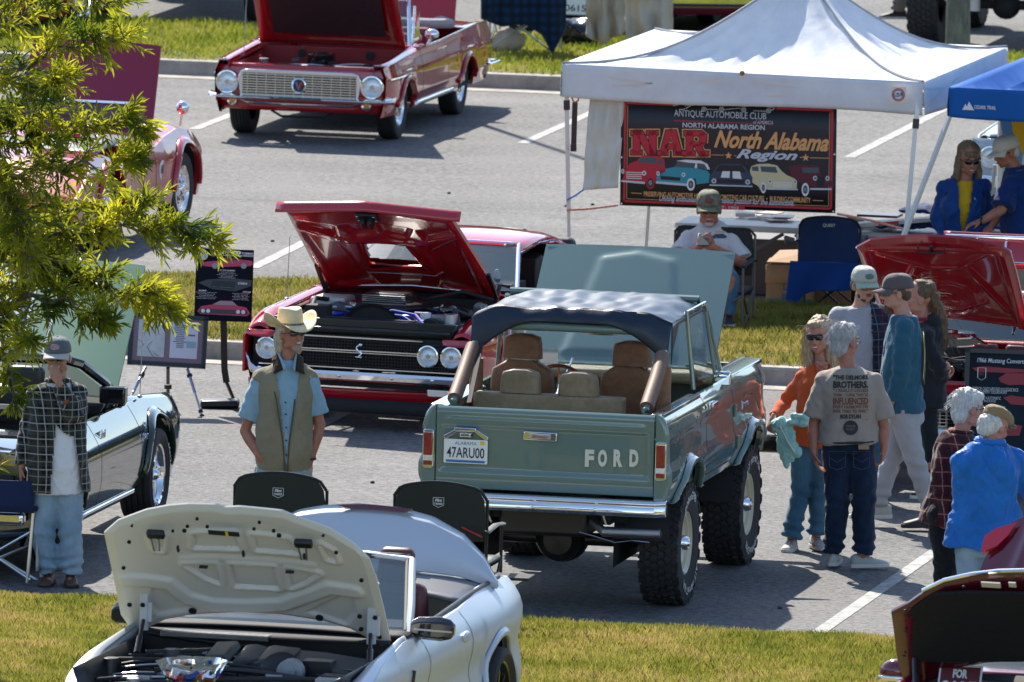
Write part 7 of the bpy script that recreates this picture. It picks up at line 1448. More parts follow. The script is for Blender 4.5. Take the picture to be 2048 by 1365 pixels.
# ---- display boards
def build_boards():
# framed papers on a tripod
 t=thing('framed_papers','black framed board with a map and a letter on a tripod easel','display board',frame(338,822,0)); Mi=t.matrix_world.inverted(); M0=t.matrix_world
 Y0=M0.translation.y; c=[A(270,626,Y0-.05),A(423,634,Y0-.05),A(411,738,Y0-.16),A(254,729,Y0-.16)]
 Mx=face_to(c[3],c[2]-c[3],c[0]-c[3]); W_=(c[2]-c[3]).length; H_=(Mx.inverted()@c[0]).y; Mr=Mi@Mx
 def q(name,x0,y0,x1,y1,z,m,par,th=.004):b=MB(); b.box(((x0+x1)/2*W_,(y0+y1)/2*H_,z),(abs(x1-x0)*W_,abs(y1-y0)*H_,th),Mr); return part(name,b,m,par)
 bd=q('backing',.02,.02,.98,.98,-.01,MATBLACK,t,.02)
 for a in ((0,0,1,.08),(0,.92,1,1),(0,0,.055,1),(.945,0,1,1)):q('frame_rail',*a,.0,BLACK,bd,.035)
 q('mount',.05,.07,.95,.93,.003,mat('mauve_mount',(.22,.15,.17),.7),bd); mp=q('map_sheet',.12,.17,.46,.88,.007,mat('map_paper',(.46,.47,.46),.7,col2=(.58,.58,.56),vscale=14),bd); lt=q('letter_sheet',.53,.17,.88,.88,.007,mat('letter_paper',(.58,.60,.66),.7),bd)
 b=MB()
 for P in ([(.12,.50),(.17,.44),(.20,.38),(.13,.33)],[(.30,.46),(.24,.36),(.28,.27),(.33,.17)],[(.33,.25),(.40,.18)]):
  for (x0,y0),(x1,y1)in zip(P,P[1:]):b.bar(Mr@Vector((x0*W_,y0*H_,.011)),Mr@Vector((x1*W_,y1*H_,.011)),.006,.001)
 part('map_river',b,mat('ink_grey',(.12,.14,.16),.7),mp); b=MB(); rn=random.Random(5)
 for k in range(13):y=.80-k*.035; b.box(((.56+rn.uniform(0,.01)+.09)*W_,y*H_,.011),(rn.uniform(.08,.18)*W_,.006,.001),Mr)
 b.box((.82*W_,.80*H_,.011),(.05*W_,.03,.001),Mr); b.box((.80*W_,.62*H_,.011),(.09*W_,.012,.001),Mr); part('letter_text',b,mat('ink_dark',(.12,.13,.16),.7),lt); b=MB(); b.box((.80*W_,.44*H_,.011),(.12*W_,.05,.001),Mr); part('letter_stamp',b,mat('stamp_teal',(.25,.42,.45),.7),lt)
 TJ=BLACK
 for (px,py),(qx,qy),nm in (((291,735),(268,790),0),((375,738),(403,830),0)):
  b=MB(); p,e=A(px,py,Y0-.1),G(qx if nm else (240 if qx<300 else 404),832 if qx>300 else 838); e=Vector(e); b.cyl(p,p.lerp(e,.5),.012,n=10); o=part('tripod_leg',b,mat('tripod_blue',(.30,.38,.50),.3,.9),t); o.data.transform(Mi); b=MB(); b.cyl(p.lerp(e,.5),e,.009,n=8); o2=part('lower_leg',b,STEEL,o); o2.data.transform(Mi)
  b=MB(); k=p.lerp(e,.12); b.cyl(k,p.lerp(e,.17),.022,n=10); k=p.lerp(e,.88); b.cyl(k,p.lerp(e,.93),.018,n=10); b.ell(e,(.02,.02,.015)); o2=part('leg_clamp',b,TJ,o); o2.data.transform(Mi)
 b=MB(); p=A(336,735,Y0+.02); e=G(336,800); b.cyl(p,e,.014,n=10); b.cyl(A(336,770,Y0),A(336,778,Y0),.03,n=10); o=part('tripod_leg',b,BLACK,t); o.data.transform(Mi)
 b=MB(); b.box((.47*W_,1.03*H_,.0),(.09,.03,.05),Mr); part('easel_clip',b,BLACK,t)
 # tall dark poster on a bent post
 t=thing('car_poster','tall black poster of a red 1970 car on a bent black post','poster',frame(462,812,0)); Mi=t.matrix_world.inverted(); Y0=t.matrix_world.translation.y
 c=[A(398,497,Y0-.02),A(511,497,Y0-.02),A(503,645,Y0-.12),A(388,641,Y0-.12)]; Mx=face_to(c[3],c[2]-c[3],c[0]-c[3]); Mr=Mi@Mx; W_=(c[2]-c[3]).length; H_=(Mx.inverted()@c[0]).y
 b=MB(); b.box((W_/2,H_/2,0),(W_,H_,.012),Mr); pn=part('poster_panel',b,mat('poster_black',(.006,.009,.016),.7,spec=.1),t)
 def PP(name,P,m,z=.008):b=MB(); b.add([(x*W_,y*H_,z)for x,y in P],[tuple(range(len(P)))],Mr); return part(name,b,m,pn,smooth=False,solid=.0008)
 def PW(s,x,y,w,h,m=None,**k):b=MB(); text(b,s,(x*W_,y*H_,.010),1,Mr,w=w*W_,h=h*H_,**k); part('poster_lettering',b,m or WHITE,pn,smooth=False)
 PR,PD,PG=mat('poster_red',(.50,.03,.09),.4),mat('poster_dark',(.03,.035,.04),.4),mat('poster_grey',(.25,.28,.30),.4)
 PW('1970',.61,.955,.34,.05,bold=.06); PW('TORINO',.89,.948,.2,.03,bold=.03); PW('COBRA 2-DOOR SPORTSROOF',.64,.915,.74,.022,bold=.03,shear=.2)
 b=MB(); b.lathe([(0,.009),(.095*W_,.009)],Mr@Matrix.Translation((.11*W_,.91*H_,0)),20); part('poster_badge',b,mat('badge_cream',(.55,.58,.5),.5),pn,smooth=False)
 PP('pictured_car',[(.08,.80),(.2,.82),(.38,.835),(.48,.88),(.68,.885),(.8,.86),(.97,.85),(.99,.80),(.94,.775),(.8,.77),(.3,.745),(.1,.76)],PR); PP('pictured_glass',[(.38,.84),(.48,.873),(.68,.878),(.78,.85)],PD,.009)
 for x,y in ((.33,.762),(.83,.775)):b=MB(); b.lathe([(0,.010),(.05*W_,.010)],Mr@Matrix.Translation((x*W_,y*H_,0)),16); part('pictured_wheel',b,PG,pn,smooth=False)
 PW('BY THE NUMBERS',.55,.705,.27,.018,bold=.02,shear=.2)
 for k in range(5):PW('number production rare cobra sport',.55,.68-k*.019,.22+.14*(k%3)/2,.010,bold=.02)
 PP('pictured_nose',[(.05,.52),(.2,.57),(.6,.60),(.98,.58),(.97,.50),(.7,.42),(.3,.44)],PD); PP('pictured_grille',[(.27,.46),(.68,.44),(.70,.55),(.3,.56)],mat('poster_black2',(.004,.004,.006),.4),.009); PW('Cobra',.82,.535,.16,.035,shear=.4,bold=.02)
 for k in range(8):PP('grille_line',[(.3,.475+k*.0),(.67,.462),(.67,.464),(.3,.477)],PG,.0095)if k==0 else None
 PW('ENGINE',.13,.415,.13,.018,bold=.03); PW('OPTIONS',.90,.415,.14,.018,bold=.03)
 for k in range(5):PW('drag pack shaker hood with gear',.20,.39-k*.021,.36-.05*(k%3),.010,bold=.02); PW('sport mirror stripe interior',.80,.39-k*.021,.30-.06*(k%2),.010,bold=.02)
 PP('pictured_car',[(.05,.13),(.12,.20),(.3,.225),(.38,.26),(.45,.285),(.65,.285),(.75,.22),(.9,.20),(.97,.12),(.92,.08),(.1,.09)],PR); PP('pictured_glass',[(.33,.225),(.42,.275),(.66,.278),(.73,.225)],PG,.009); PP('pictured_grille',[(.08,.10),(.93,.10),(.92,.16),(.1,.165)],PD,.009)
 for x in (.15,.24,.76,.85):b=MB(); b.lathe([(0,.011),(.035*W_,.011)],Mr@Matrix.Translation((x*W_,.135*H_,0)),14); part('pictured_lamp',b,WHITE,pn,smooth=False)
 b=MB(); pts=[A(447,640,Y0+.01),A(449,740,Y0+.02),A(453,765,Y0+.03),A(474,815,Y0+.05)]; e=G(474,822); [b.bar(p,q,.05,.02)for p,q in zip(pts,pts[1:]+[e])]; o=part('post',b,mat('post_black',(.025,.022,.02),.5),t); o.data.transform(Mi)
 b=MB(); b.box((0,0,.035),(.30,.2,.06)); o=part('weighted_base',b,BLACK,t,bevel=.02); o.matrix_local=Mi@upright(440,816,0)
 # framed poster of the pony car, right
 t=thing('framed_car_sign','large dark framed sign describing the red 1966 convertible, propped before its grille','sign',frame(2010,1010,0)); Mi=t.matrix_world.inverted(); Y0=t.matrix_world.translation.y
 c=[A(1930,697,Y0-.0),A(2160,705,Y0-.0),A(2150,990,Y0-.18),A(1922,982,Y0-.18)]; Mx=face_to(c[3],c[2]-c[3],c[0]-c[3]); Mr=Mi@Mx; W_=(c[2]-c[3]).length; H_=(Mx.inverted()@c[0]).y
 b=MB(); b.box((W_/2,H_/2,-.005),(W_*.98,H_*.98,.012),Mr); pn=part('poster_panel',b,mat('poster_slate',(.010,.025,.04),.6,spec=.15,col2=(.006,.010,.016),vscale=2),t)
 for a in ((0,0,1,.03),(0,.97,1,1),(0,0,.04,1),(.96,0,1,1)):b=MB(); b.box(((a[0]+a[2])/2*W_,(a[1]+a[3])/2*H_,.004),((a[2]-a[0])*W_,(a[3]-a[1])*H_,.03),Mr); part('frame_rail',b,BLACK,pn)
 ym=lambda py:1-(py-699)/285.
 PW2=lambda s,px0,px1,py,h,**k:PW3(s,(px0+px1)/2,py,px1-px0,h,**k)
 def PW3(s,px,py,w,h,**k):b=MB(); text(b,s,((px-1926)/230*W_,ym(py)*H_,.012),1,Mr,w=w/230*W_,h=h/285*H_,**k); part('sign_lettering',b,mat('sign_print',(.6,.64,.68),.5),pn,smooth=False)
 PW2('1966 Mustang Convertible',1950,2058,723,12,bold=.01,shear=.15); PW2('EXTERIOR: CANDY APPLE RED W/LUGGAGE RACK',1942,2035,779,7); PW2('PARCHMENT DELUXE PONY',1950,2012,785,6); PW2('C4 AUTOMATIC',1966,2000,797,6); PW2('PACKAGE',1966,1990,803,5); PW2('GENERATOR',1972,2010,815,5)
 pr=mat('sign_red',(.26,.012,.025),.5)
 for P in ([(1994,757),(2010,745),(2050,742),(2075,750),(2090,770),(2040,768),(2015,770),(1998,764)],[(2005,795),(2020,790),(2060,795),(2070,810),(2020,808)],[(2008,852),(2025,848),(2045,850),(2040,870),(2010,872)],[(1940,738),(1962,734),(2060,738),(2060,746),(1950,745)]):
  b=MB(); b.add([((x-1926)/230*W_,ym(y)*H_,.010)for x,y in P],[tuple(range(len(P)))[::-1]],Mr); part('pictured_car',b,pr,pn,smooth=False,solid=.0008)
 b=MB(); P=[(1952,737),(1968,737),(1968,757),(1960,762),(1952,757)]
 for i in range(5):(x0,y0),(x1,y1)=P[i],P[(i+1)%5]; b.bar(Mr@Vector(((x0-1926)/230*W_,ym(y0)*H_,.012)),Mr@Vector(((x1-1926)/230*W_,ym(y1)*H_,.012)),.006,.002)
 part('sign_shield',b,mat('sign_print',(.6,.64,.68),.5),pn,smooth=False); b=MB(); text(b,'GT',((1960-1926)/230*W_,ym(748)*H_,.012),1,Mr,w=.035,h=.03,bold=.04); part('shield_letter',b,pr,pn,smooth=False)
 b=MB(); b.bar((.1,.2,.9),(.1,.5,.02),.03); b.bar((.6,.2,.9),(.6,.5,.02),.03); part('easel_leg',b,BLACK,t)
build_boards()
# ---- draped chairs and bags along the far grass
def plaid(name,base,band,line_,sc=14,line2=None):
 m,t,b=M_nodes(name); N=t.nodes; tc=N.new('ShaderNodeTexCoord'); sp=N.new('ShaderNodeSeparateXYZ'); t.links.new(tc.outputs['Object'],sp.inputs[0])
 def stripe(axis,freq,width,ph=0.0):
  a=N.new('ShaderNodeMath'); a.operation='MULTIPLY_ADD'; a.inputs[1].default_value=freq; a.inputs[2].default_value=ph+50
  if axis=='XY':
   s=N.new('ShaderNodeMath'); s.operation='ADD'; t.links.new(sp.outputs[0],s.inputs[0]); g_=N.new('ShaderNodeMath'); g_.operation='MULTIPLY'; g_.inputs[1].default_value=.4; t.links.new(sp.outputs[1],g_.inputs[0]); t.links.new(g_.outputs[0],s.inputs[1]); t.links.new(s.outputs[0],a.inputs[0])
  else:t.links.new(sp.outputs[axis],a.inputs[0])
  f=N.new('ShaderNodeMath'); f.operation='FRACT'; t.links.new(a.outputs[0],f.inputs[0]); g=N.new('ShaderNodeMath'); g.operation='LESS_THAN'; g.inputs[1].default_value=width; t.links.new(f.outputs[0],g.inputs[0]); return g.outputs[0]
 def mix(fac,c1,c2,sc_=1.0):
  x=N.new('ShaderNodeMix'); x.data_type='RGBA'; x.blend_type='MIX'; k=N.new('ShaderNodeMath'); k.operation='MULTIPLY'; k.inputs[1].default_value=sc_; t.links.new(fac,k.inputs[0]); t.links.new(k.outputs[0],x.inputs[0])
  for i,c in ((6,c1),(7,c2)):
   if isinstance(c,tuple):x.inputs[i].default_value=(*c,1)
   else:t.links.new(c,x.inputs[i])
  return x.outputs[2]
 c=mix(stripe('XY',sc,.5),base,band,.55); c=mix(stripe(2,sc,.5),c,band,.55)
 if line_:c=mix(stripe('XY',sc,.07,.25),c,line_,.6); c=mix(stripe(2,sc,.07,.25),c,line_,.6)
 if line2:c=mix(stripe('XY',sc,.06,.72),c,line2,.7); c=mix(stripe(2,sc,.06,.72),c,line2,.7)
 t.links.new(c,b.inputs['Base Color']); b.inputs['Roughness'].default_value=.9; b.inputs['Specular IOR Level'].default_value=.1; b.inputs['Sheen Weight'].default_value=.2
 n=N.new('ShaderNodeTexNoise'); n.inputs['Scale'].default_value=14; bp=N.new('ShaderNodeBump'); bp.inputs['Strength'].default_value=.35; bp.inputs['Distance'].default_value=.02; t.links.new(tc.outputs['Object'],n.inputs['Vector']); t.links.new(n.outputs[0],bp.inputs['Height']); t.links.new(bp.outputs[0],b.inputs['Normal']); return m
def drape(name,label,cat,px0,px1,py0,py1,Y,m,seed=0,hem=None,amp=.06,group=None):
 p,q=A(px0,py0,Y),A(px1,py1,Y); b=MB(); M=Matrix.Translation((p.x,Y,q.z)); w,h=q.x-p.x,p.z-q.z
 def fn(u,v):lo=(hem(u)if hem else 0)*h; return (u*w+.02*noise.noise(Vector((u*3,v*3,seed))),-amp*math.sin(u*17+math.sin(v*4))*(1-v)*.6-amp*noise.noise(Vector((u*5,v*3,seed+3))),lerp(lo,h,v))
 b.grid(fn,40,20); return tag(part(name,b,m,None,solid=.012),label,cat,group,M)
def far_chairs():
 Y=G(1040,105,.17).y
 camp_chair('camp_chair','camp chair under the blue checked shirt on the far grass',frame(1040,108,0,.17),.62,0,.5,1.0,NAVYC,mat('chair_tube_silver',(.4,.42,.44),.3,.8),None)
 drape('draped_shirt','blue and black checked shirt draped over the far camp chair','shirt',962,1132,-60,108,Y-.25,plaid('blue_plaid',(.006,.03,.075),(.004,.008,.014),None,11),1,lambda u:interp(u,[(0,.42),(.25,.32),(.5,.36),(.72,.22),(.85,.0),(1,.3)]))
 TAN=fold_mat('tan_canvas',(.42,.36,.27),.8,6,.6)
 def bag(label,px,py,rx,rz_,m,s,nm='cloth_bag',cat='bag'):
  b=MB(); b.ell((0,0,rz_*.85),(rx,rx*.6,rz_),20,14)
  for v in b.v:k=noise.noise(v*5+Vector((s,0,0)))*.05; v*=(1+k/max(.05,v.length)*.5); v.z=max(0,v.z)
  o=remesh(nm,b,m,.02,1,.014,(7,7,5),s,M=upright(px,py,0,.17)); tag(o,label,cat)
 bag('tan cloth bag lying under the checked shirt',1012,104,.17,.13,TAN,1)
 bag('dark plastic sack beside the checked shirt',1165,92,.30,.16,mat('bin_bag_black',(.01,.012,.02),.2,bump=.9,bscale=9,coat=.3),2)
 drape('draped_cloth','cream cloth draped over chairs behind the white canopy corner','cloth',1172,1250,-70,98,Y-.4,TAN,3,lambda u:.05+.25*abs(u-.4),.10); drape('draped_cloth','pale cloth cover hanging behind the blue jeans','cloth',1250,1345,-60,88,Y-.1,fold_mat('cream_canvas',(.46,.42,.36),.8,6,.6),4,lambda u:.1*u,.10)
 Y2=G(1260,100,.17).y-.3; DN=fold_mat('blue_denim',(.025,.09,.17),.9,16,.6,col2=(.05,.15,.26))
 drape('hanging_jeans','faded blue jeans hanging over a chair beyond the canopy','jeans',1224,1300,-70,60,Y2,DN,5,lambda u:.06 if abs(u-.5)>.1 else .4,.05)
 b=MB(); p=G(1196,60,.17); b.cyl(p,p+Vector((-.02,0,1.4)),.02,n=10); tag(part('white_post',b,LEGM,None),'thin white post behind the cream bags','post')
far_chairs()
# ---- tree and tall post on the far strip
def far_tree():
 M_=upright(1915,130,0,.15); t=thing('strip_tree','slim grey barked tree on the far grass strip right of the canopy peak','tree',M_); b=MB(); BK=mat('grey_bark',(.10,.10,.085),.9,col2=(.2,.21,.17),vscale=14,bump=1,bscale=40,stretch=(1,1,.3))
 b.tube([(0,0,-.1),(.01,0,1),(-.02,.02,2.4),(.03,0,4.5),(0,0,6.5)],[.13,.115,.10,.06,.02],14); part('trunk',b,BK,t); rn=random.Random(8)
 b=MB(); LV=MB()
 for i in range(26):
  z=rn.uniform(3.0,6.3); a=rn.uniform(0,6.28); L_=rn.uniform(.9,1.9)*(1-(z-3)/6); e=Vector((L_*math.cos(a),L_*math.sin(a),z+L_*.5)); b.tube([(0,0,z),tuple(Vector((0,0,z)).lerp(e,.5)+Vector((0,0,.05))),tuple(e)],[.03,.02,.006],5)
  for k in range(110):
   c=Vector((0,0,z)).lerp(e,rn.uniform(.35,1.05))+Vector((rn.gauss(0,.22),rn.gauss(0,.22),rn.gauss(0,.16))); d=Vector((rn.gauss(0,1),rn.gauss(0,1),rn.gauss(0,.6))).normalized(); s=d.orthogonal().normalized()*.02; L2=.09
   LV.add([c,c+d*L2*.5+s,c+d*L2,c+d*L2*.5-s],[(0,1,2,3)])
 part('branch',b,BK,t,kind='stuff'); part('foliage',LV,LEAF,t,kind='stuff',smooth=False)
 b=MB(); b.cyl((0,0,0),(0,0,8.6),.055,.04,12); tag(part('lamp_post',b,mat('galvanised',(.35,.36,.37),.4,.8),None),'tall thin post behind the dark red convertible','post',M=upright(693,128,0,.15))
LEAF,_t,_b=M_nodes('oak_leaf'); _n=_t.nodes; _i=_n.new('ShaderNodeObjectInfo'); _tc=_n.new('ShaderNodeTexCoord'); _no=_n.new('ShaderNodeTexNoise'); _no.inputs['Scale'].default_value=3.0; _t.links.new(_tc.outputs['Object'],_no.inputs['Vector'])
_rr=_n.new('ShaderNodeValToRGB'); _e=_rr.color_ramp.elements; _e[0].position=.35; _e[0].color=(.065,.115,.010,1); _e[1].position=.66; _e[1].color=(.52,.50,.03,1); _t.links.new(_no.outputs[0],_rr.inputs[0]); _t.links.new(_rr.outputs[0],_b.inputs['Base Color']); _b.inputs['Roughness'].default_value=.35
_tr=_n.new('ShaderNodeBsdfTranslucent'); _t.links.new(_rr.outputs[0],_tr.inputs['Color']); _ms=_n.new('ShaderNodeMixShader'); _ms.inputs[0].default_value=.58; _t.links.new(_b.outputs[0],_ms.inputs[1]); _t.links.new(_tr.outputs[0],_ms.inputs[2]); _t.links.new(_ms.outputs[0],_n['Material Output'].inputs[0])
far_tree()
# ---------------------------------------------------------------- people
def cap(b,p,q,r0,r1=None,n=14):
 r1=r0 if r1 is None else r1; p,q=Vector(p),Vector(q); b.cyl(p,q,r0,r1,n); b.ell(p,(r0,)*3,n,8); b.ell(q,(r1,)*3,n,8)
def ringpts(c,right,fwd,w,d,n=28,e=.85):
 out=[]
 for k in range(n):
  t=2*math.pi*k/n; cx,sx=math.cos(t),math.sin(t); out.append(c+right*(w*math.copysign(abs(cx)**e,cx))+fwd*(d*math.copysign(abs(sx)**e,sx)))
 return out
def torso(b,J,right,fwd,grow=0.0,t0=-.12,t1=1.0,belly=0.0,female=False,k=1.0,shoulders=True,flare=0.0):
 P,N=J['pelvis'],J['neck']; up=(N-P)
 tab=[(-.25,.168,.118,0),(-.12,.170,.120,0),(0,.170,.120,.0),(.25,.156,.112,.01),(.5,.172,.120,.012),(.70,.178,.116,.005),(.79,.162,.102,-.003),(.87,.128,.086,-.008),(.94,.090,.074,-.01),(1.0,.064,.062,-.01)]if not female else [(-.25,.172,.118,0),(-.12,.172,.120,0),(0,.165,.115,0),(.28,.132,.096,0),(.55,.150,.118,.02),(.68,.150,.120,.02),(.78,.136,.098,.005),(.87,.108,.078,-.006),(.94,.076,.064,-.01),(1.0,.055,.055,-.01)]
 rg=[]
 for i in range(19):
  t=lerp(t0,t1,i/18); w,d,off=(interp(t,[(r[0],r[j])for r in tab])for j in (1,2,3)); bl=belly*math.exp(-((t-.22)/.24)**2)
  fl=flare*max(0,(.35-t)/.5)
  c=P+up*t+fwd*(off+bl*.6)+J.get('bend',Vector())*math.sin(max(0,min(1,t))*math.pi); rg.append(ringpts(c,right,fwd,w*k+grow+bl*.45+fl,d*k+grow+bl*.55+fl*.6))
 b.loft(rg)
 if shoulders:
  for s in 'LR':q=J['sh'+s]; c=P+up*.92; cap(b,c.lerp(q,.25),q,.046*k+grow*.8,.050*k+grow*.8); cap(b,(P+up*.74).lerp(q,.35),q.lerp(P+up*.74,.15),.06*k+grow*.5,.045*k+grow*.5)
def head_frame(J,yaw,pitch,roll=0):
 return Matrix.Translation(J['head'])@Matrix.Rotation(R(yaw),4,'Z')@Matrix.Rotation(R(pitch),4,'X')@Matrix.Rotation(R(roll),4,'Y')@Matrix.Scale(1.07,4)
def head_prims(b,H,k=1.0,chin=1.0):
 E=lambda c,r:b.ell((0,0,0),tuple(x*k for x in r),18,14,H@Matrix.Translation(Vector(c)*k))
 E((0,-.012,.035),(.075,.096,.090)); E((0,.020,-.025),(.062,.070,.085)); E((0,.040,-.070),(.048,.046,.034)); E((0,.066,-.096*chin),(.020,.017,.015)); E((0,.066,.020),(.052,.026,.014))
 for s in (-1,1):E((s*.034,.062,-.030),(.024,.022,.022)); E((s*.077,-.006,-.012),(.010,.022,.032)); E((s*.052,.01,-.075),(.014,.03,.02))
 b.cyl(H@Vector((0,.080*k,.008*k)),H@Vector((0,.106*k,-.030*k)),.010*k,.014*k,10); E((0,.101,-.032),(.017,.014,.011)); E((0,.080,-.062),(.024,.014,.014))
def hand_prims(b,w,d,palm_n,thumb_dir,k=1.0,curl=.5):
 """wrist w, pointing d, palm normal palm_n"""
 d=d.normalized(); n=(palm_n-d*palm_n.dot(d)).normalized(); s=d.cross(n)*(1 if (d.cross(n)).dot(thumb_dir)>0 else-1)
 c=w+d*.045*k
 Mx=Matrix((s,n,d)).transposed().to_4x4(); Mx.translation=c; b.ell((0,0,0),(.040*k,.016*k,.052*k),14,10,Mx); cap(b,w-d*.02,w+d*.02,.024*k,.024*k)
 for i,(o,L_)in enumerate(((.031,.072),(.011,.080),(-.010,.075),(-.030,.060))):
  p=w+d*.085*k+s*o*k; a=curl*(.6+.15*i); q=p+(d*math.cos(a)+n*math.sin(a))*L_*.45*k; r=q+(d*math.cos(a*2.2)+n*math.sin(a*2.2))*L_*.55*k; cap(b,w+d*.05*k+s*o*.8*k,p,.0095*k,.0092*k,8); cap(b,p,q,.0092*k,.0085*k,8); cap(b,q,r,.0085*k,.0072*k,8)
 p=w+d*.02*k+s*.028*k; q=p+(s*.7+d*.7+n*.25).normalized()*.04*k; r=q+(d*.9+s*.15+n*.5).normalized()*.034*k; cap(b,p,q,.0125*k,.0105*k,8); cap(b,q,r,.0105*k,.0085*k,8)
SK={}
def skin(tone):
 c={'tan':(.36,.17,.105),'fair':(.46,.25,.18),'pink':(.44,.20,.14),'ruddy':(.38,.155,.10)}[tone]; m=mat('skin_'+tone,c,.5,var=.10,vscale=22,bump=.12,bscale=160,spec=.4)
 m.node_tree.nodes['Principled BSDF'].inputs['Subsurface Weight'].default_value=.08; m.node_tree.nodes['Principled BSDF'].inputs['Subsurface Radius'].default_value=(.02,.008,.004); return m
def hairmat(name,c,c2=None):return mat(name,c,.5,col2=c2 or tuple(min(1,x*1.8)for x in c),vscale=30,stretch=(3,3,.5),bump=.7,bscale=70,spec=.4)
def cloth(name,c,c2=None,b=.35,s=18,r=.85):return mat(name,c,r,bump=min(1,b*2.2),bscale=12,bdist=.03,stretch=(1,1,.7),sheen=.15,spec=.15,**({'col2':c2,'vscale':5}if c2 else {}))
def strands(b,pts0,dirf,n,seed,L_=.3,r=.0022,spread=.02):
 rn=random.Random(seed)
 for i in range(n):
  p=Vector(pts0[rn.randrange(len(pts0))])+Vector((rn.gauss(0,spread),rn.gauss(0,spread),rn.gauss(0,spread))); pts=[p.copy()]; w=rn.uniform(.7,1.3); ph=rn.uniform(0,6)
  for k in range(7):d=dirf(p,k/7,ph); p=p+d*L_*w/7; pts.append(p.copy())
  b.tube(pts,[r*(1-.6*j/7)for j in range(8)],4)
def fringe(t,H,m,seed,n=170,L_=.055):
 rn=random.Random(seed); b=MB()
 for i in range(n):
  a=rn.uniform(math.pi*.98,math.pi*2.02)if rn.random()<.7 else rn.uniform(0,6.28); e=rn.uniform(-.5,1.4); p=Vector((.083*math.cos(a)*math.cos(e),-.03+.098*math.sin(a)*math.cos(e),.045+.088*math.sin(e))); d=Vector((math.cos(a)*.6,math.sin(a)*.6-.3,-.9+rn.gauss(0,.3))).normalized(); pts=[H@(p+d*L_*f+Vector((rn.gauss(0,.003),rn.gauss(0,.003),.010*math.sin(f*3))))for f in (0,.33,.66,1)]; b.tube(pts,[.0018,.0016,.0012,.0006],4)
 part('hair_strands',b,m,t,kind='stuff')
def cap_hat(t,H,m,brim_m=None,k=1.0,brim=True,yaw=0,back_gap=False,tall=1.0,print_=None,label=None):
 H2=H@Matrix.Rotation(R(yaw),4,'Z'); b=MB(); n=32; rg=[]
 for i in range(9):
  a=i/8*math.pi/2; z=.028+.098*tall*math.sin(a); r=math.cos(a)**.55 if i<8 else .02; rg.append([H2@Vector((.086*k*r*math.cos(q),-.012+.106*k*r*math.sin(q),z))for q in [2*math.pi*j/n for j in range(n)]])
 b.loft(rg,caps=False); o=part('cap',b,m,t,solid=.005,label=label); b=MB(); b.ell(H2@Vector((0,-.012,.030+.098*tall)),(.008,.008,.005)); part('cap_button',b,m,o)
 if brim:
  b=MB()
  def br(u,v):a=lerp(R(22),R(158),u); x=.084*math.cos(a); y=-.012+.104*math.sin(a); e=abs(2*u-1); return H2@Vector((x*(1+.05*v),y+v*.078*math.sin(a)**.6*(1-.15*e),.034-.020*v*(1)-.030*e**2*v-.004*(1-v)))
  b.grid(br,20,6); part('cap_brim',b,brim_m or m,o,solid=.006)
 if print_:b=MB(); b.ell((0,0,0),(.032,.004,.02),12,8,H2@Matrix.Translation((0,.088,.075))@Matrix.Rotation(R(18),4,'X')); part('cap_patch',b,print_,o)
 return o
def shades(t,H,kind='dark',k=1.0):
 m=mat('shades_black',(.006,.006,.007),.12,coat=.6)if kind=='dark' else mat('specs_frame',(.10,.10,.11),.3,.8); b=MB()
 for s in (-1,1):
  if kind=='dark':b.ell((0,0,0),(.029*k,.006,.019*k),14,8,H@Matrix.Translation((s*.031*k,.093*k,.002))@Matrix.Rotation(R(-s*14),4,'Z'))
  else:b.tube([H@Vector((s*.031+.025*math.cos(a),.096-.004*abs(math.cos(a)),.0+.018*math.sin(a)))for a in [i*math.pi/6 for i in range(12)]],.0026,5,closed=True)
  b.tube([H@Vector((s*.060*k,.086*k,.006)),H@Vector((s*.078*k,.04,.006)),H@Vector((s*.080*k,-.01,.002))],.0035,5)
 b.tube([H@Vector((-.008,.100*k,.006)),H@Vector((.008,.100*k,.006))],.004,5)
 if kind=='dark':b.bar(H@Vector((-.056*k,.092*k,.017)),H@Vector((.056*k,.092*k,.017)),.006,.008)
 return part('sunglasses' if kind=='dark' else 'spectacles',b,m,t)
def face_bits(t,H,k=1.0,brow=(.10,.06,.04),lips=(.30,.09,.08),eyes=True,smile=False):
 b=MB();
 for s in (-1,1):b.tube([H@Vector((s*.016,.089,.024)),H@Vector((s*.034,.088,.029)),H@Vector((s*.052,.074,.022))],.005,5)
 part('eyebrow',b,mat('brow_%d'%int(brow[0]*1000),brow,.8),t)
 b=MB(); b.ell((0,0,0),(.023,.008,.0055),12,6,H@Matrix.Translation((0,.0935,-.062))); part('lips',b,mat('lips_%d'%int(lips[0]*1000),lips,.5),t)
 if smile:b=MB(); b.ell((0,0,0),(.018,.006,.0045),12,6,H@Matrix.Translation((0,.0975,-.061))); part('teeth',b,mat('teeth',(.75,.72,.66),.3),t)
 if eyes:
  b=MB(); [b.ell((0,0,0),(.011,.006,.0055),10,6,H@Matrix.Translation((s*.031,.0855,.002)))for s in (-1,1)]; e=part('eye',b,mat('eye_white',(.6,.58,.55),.3),t)
  b=MB(); [b.ell((0,0,0),(.0052,.004,.0052),8,6,H@Matrix.Translation((s*.031,.0895,.002)))for s in (-1,1)]; part('pupil',b,mat('pupil',(.02,.015,.012),.2),e)
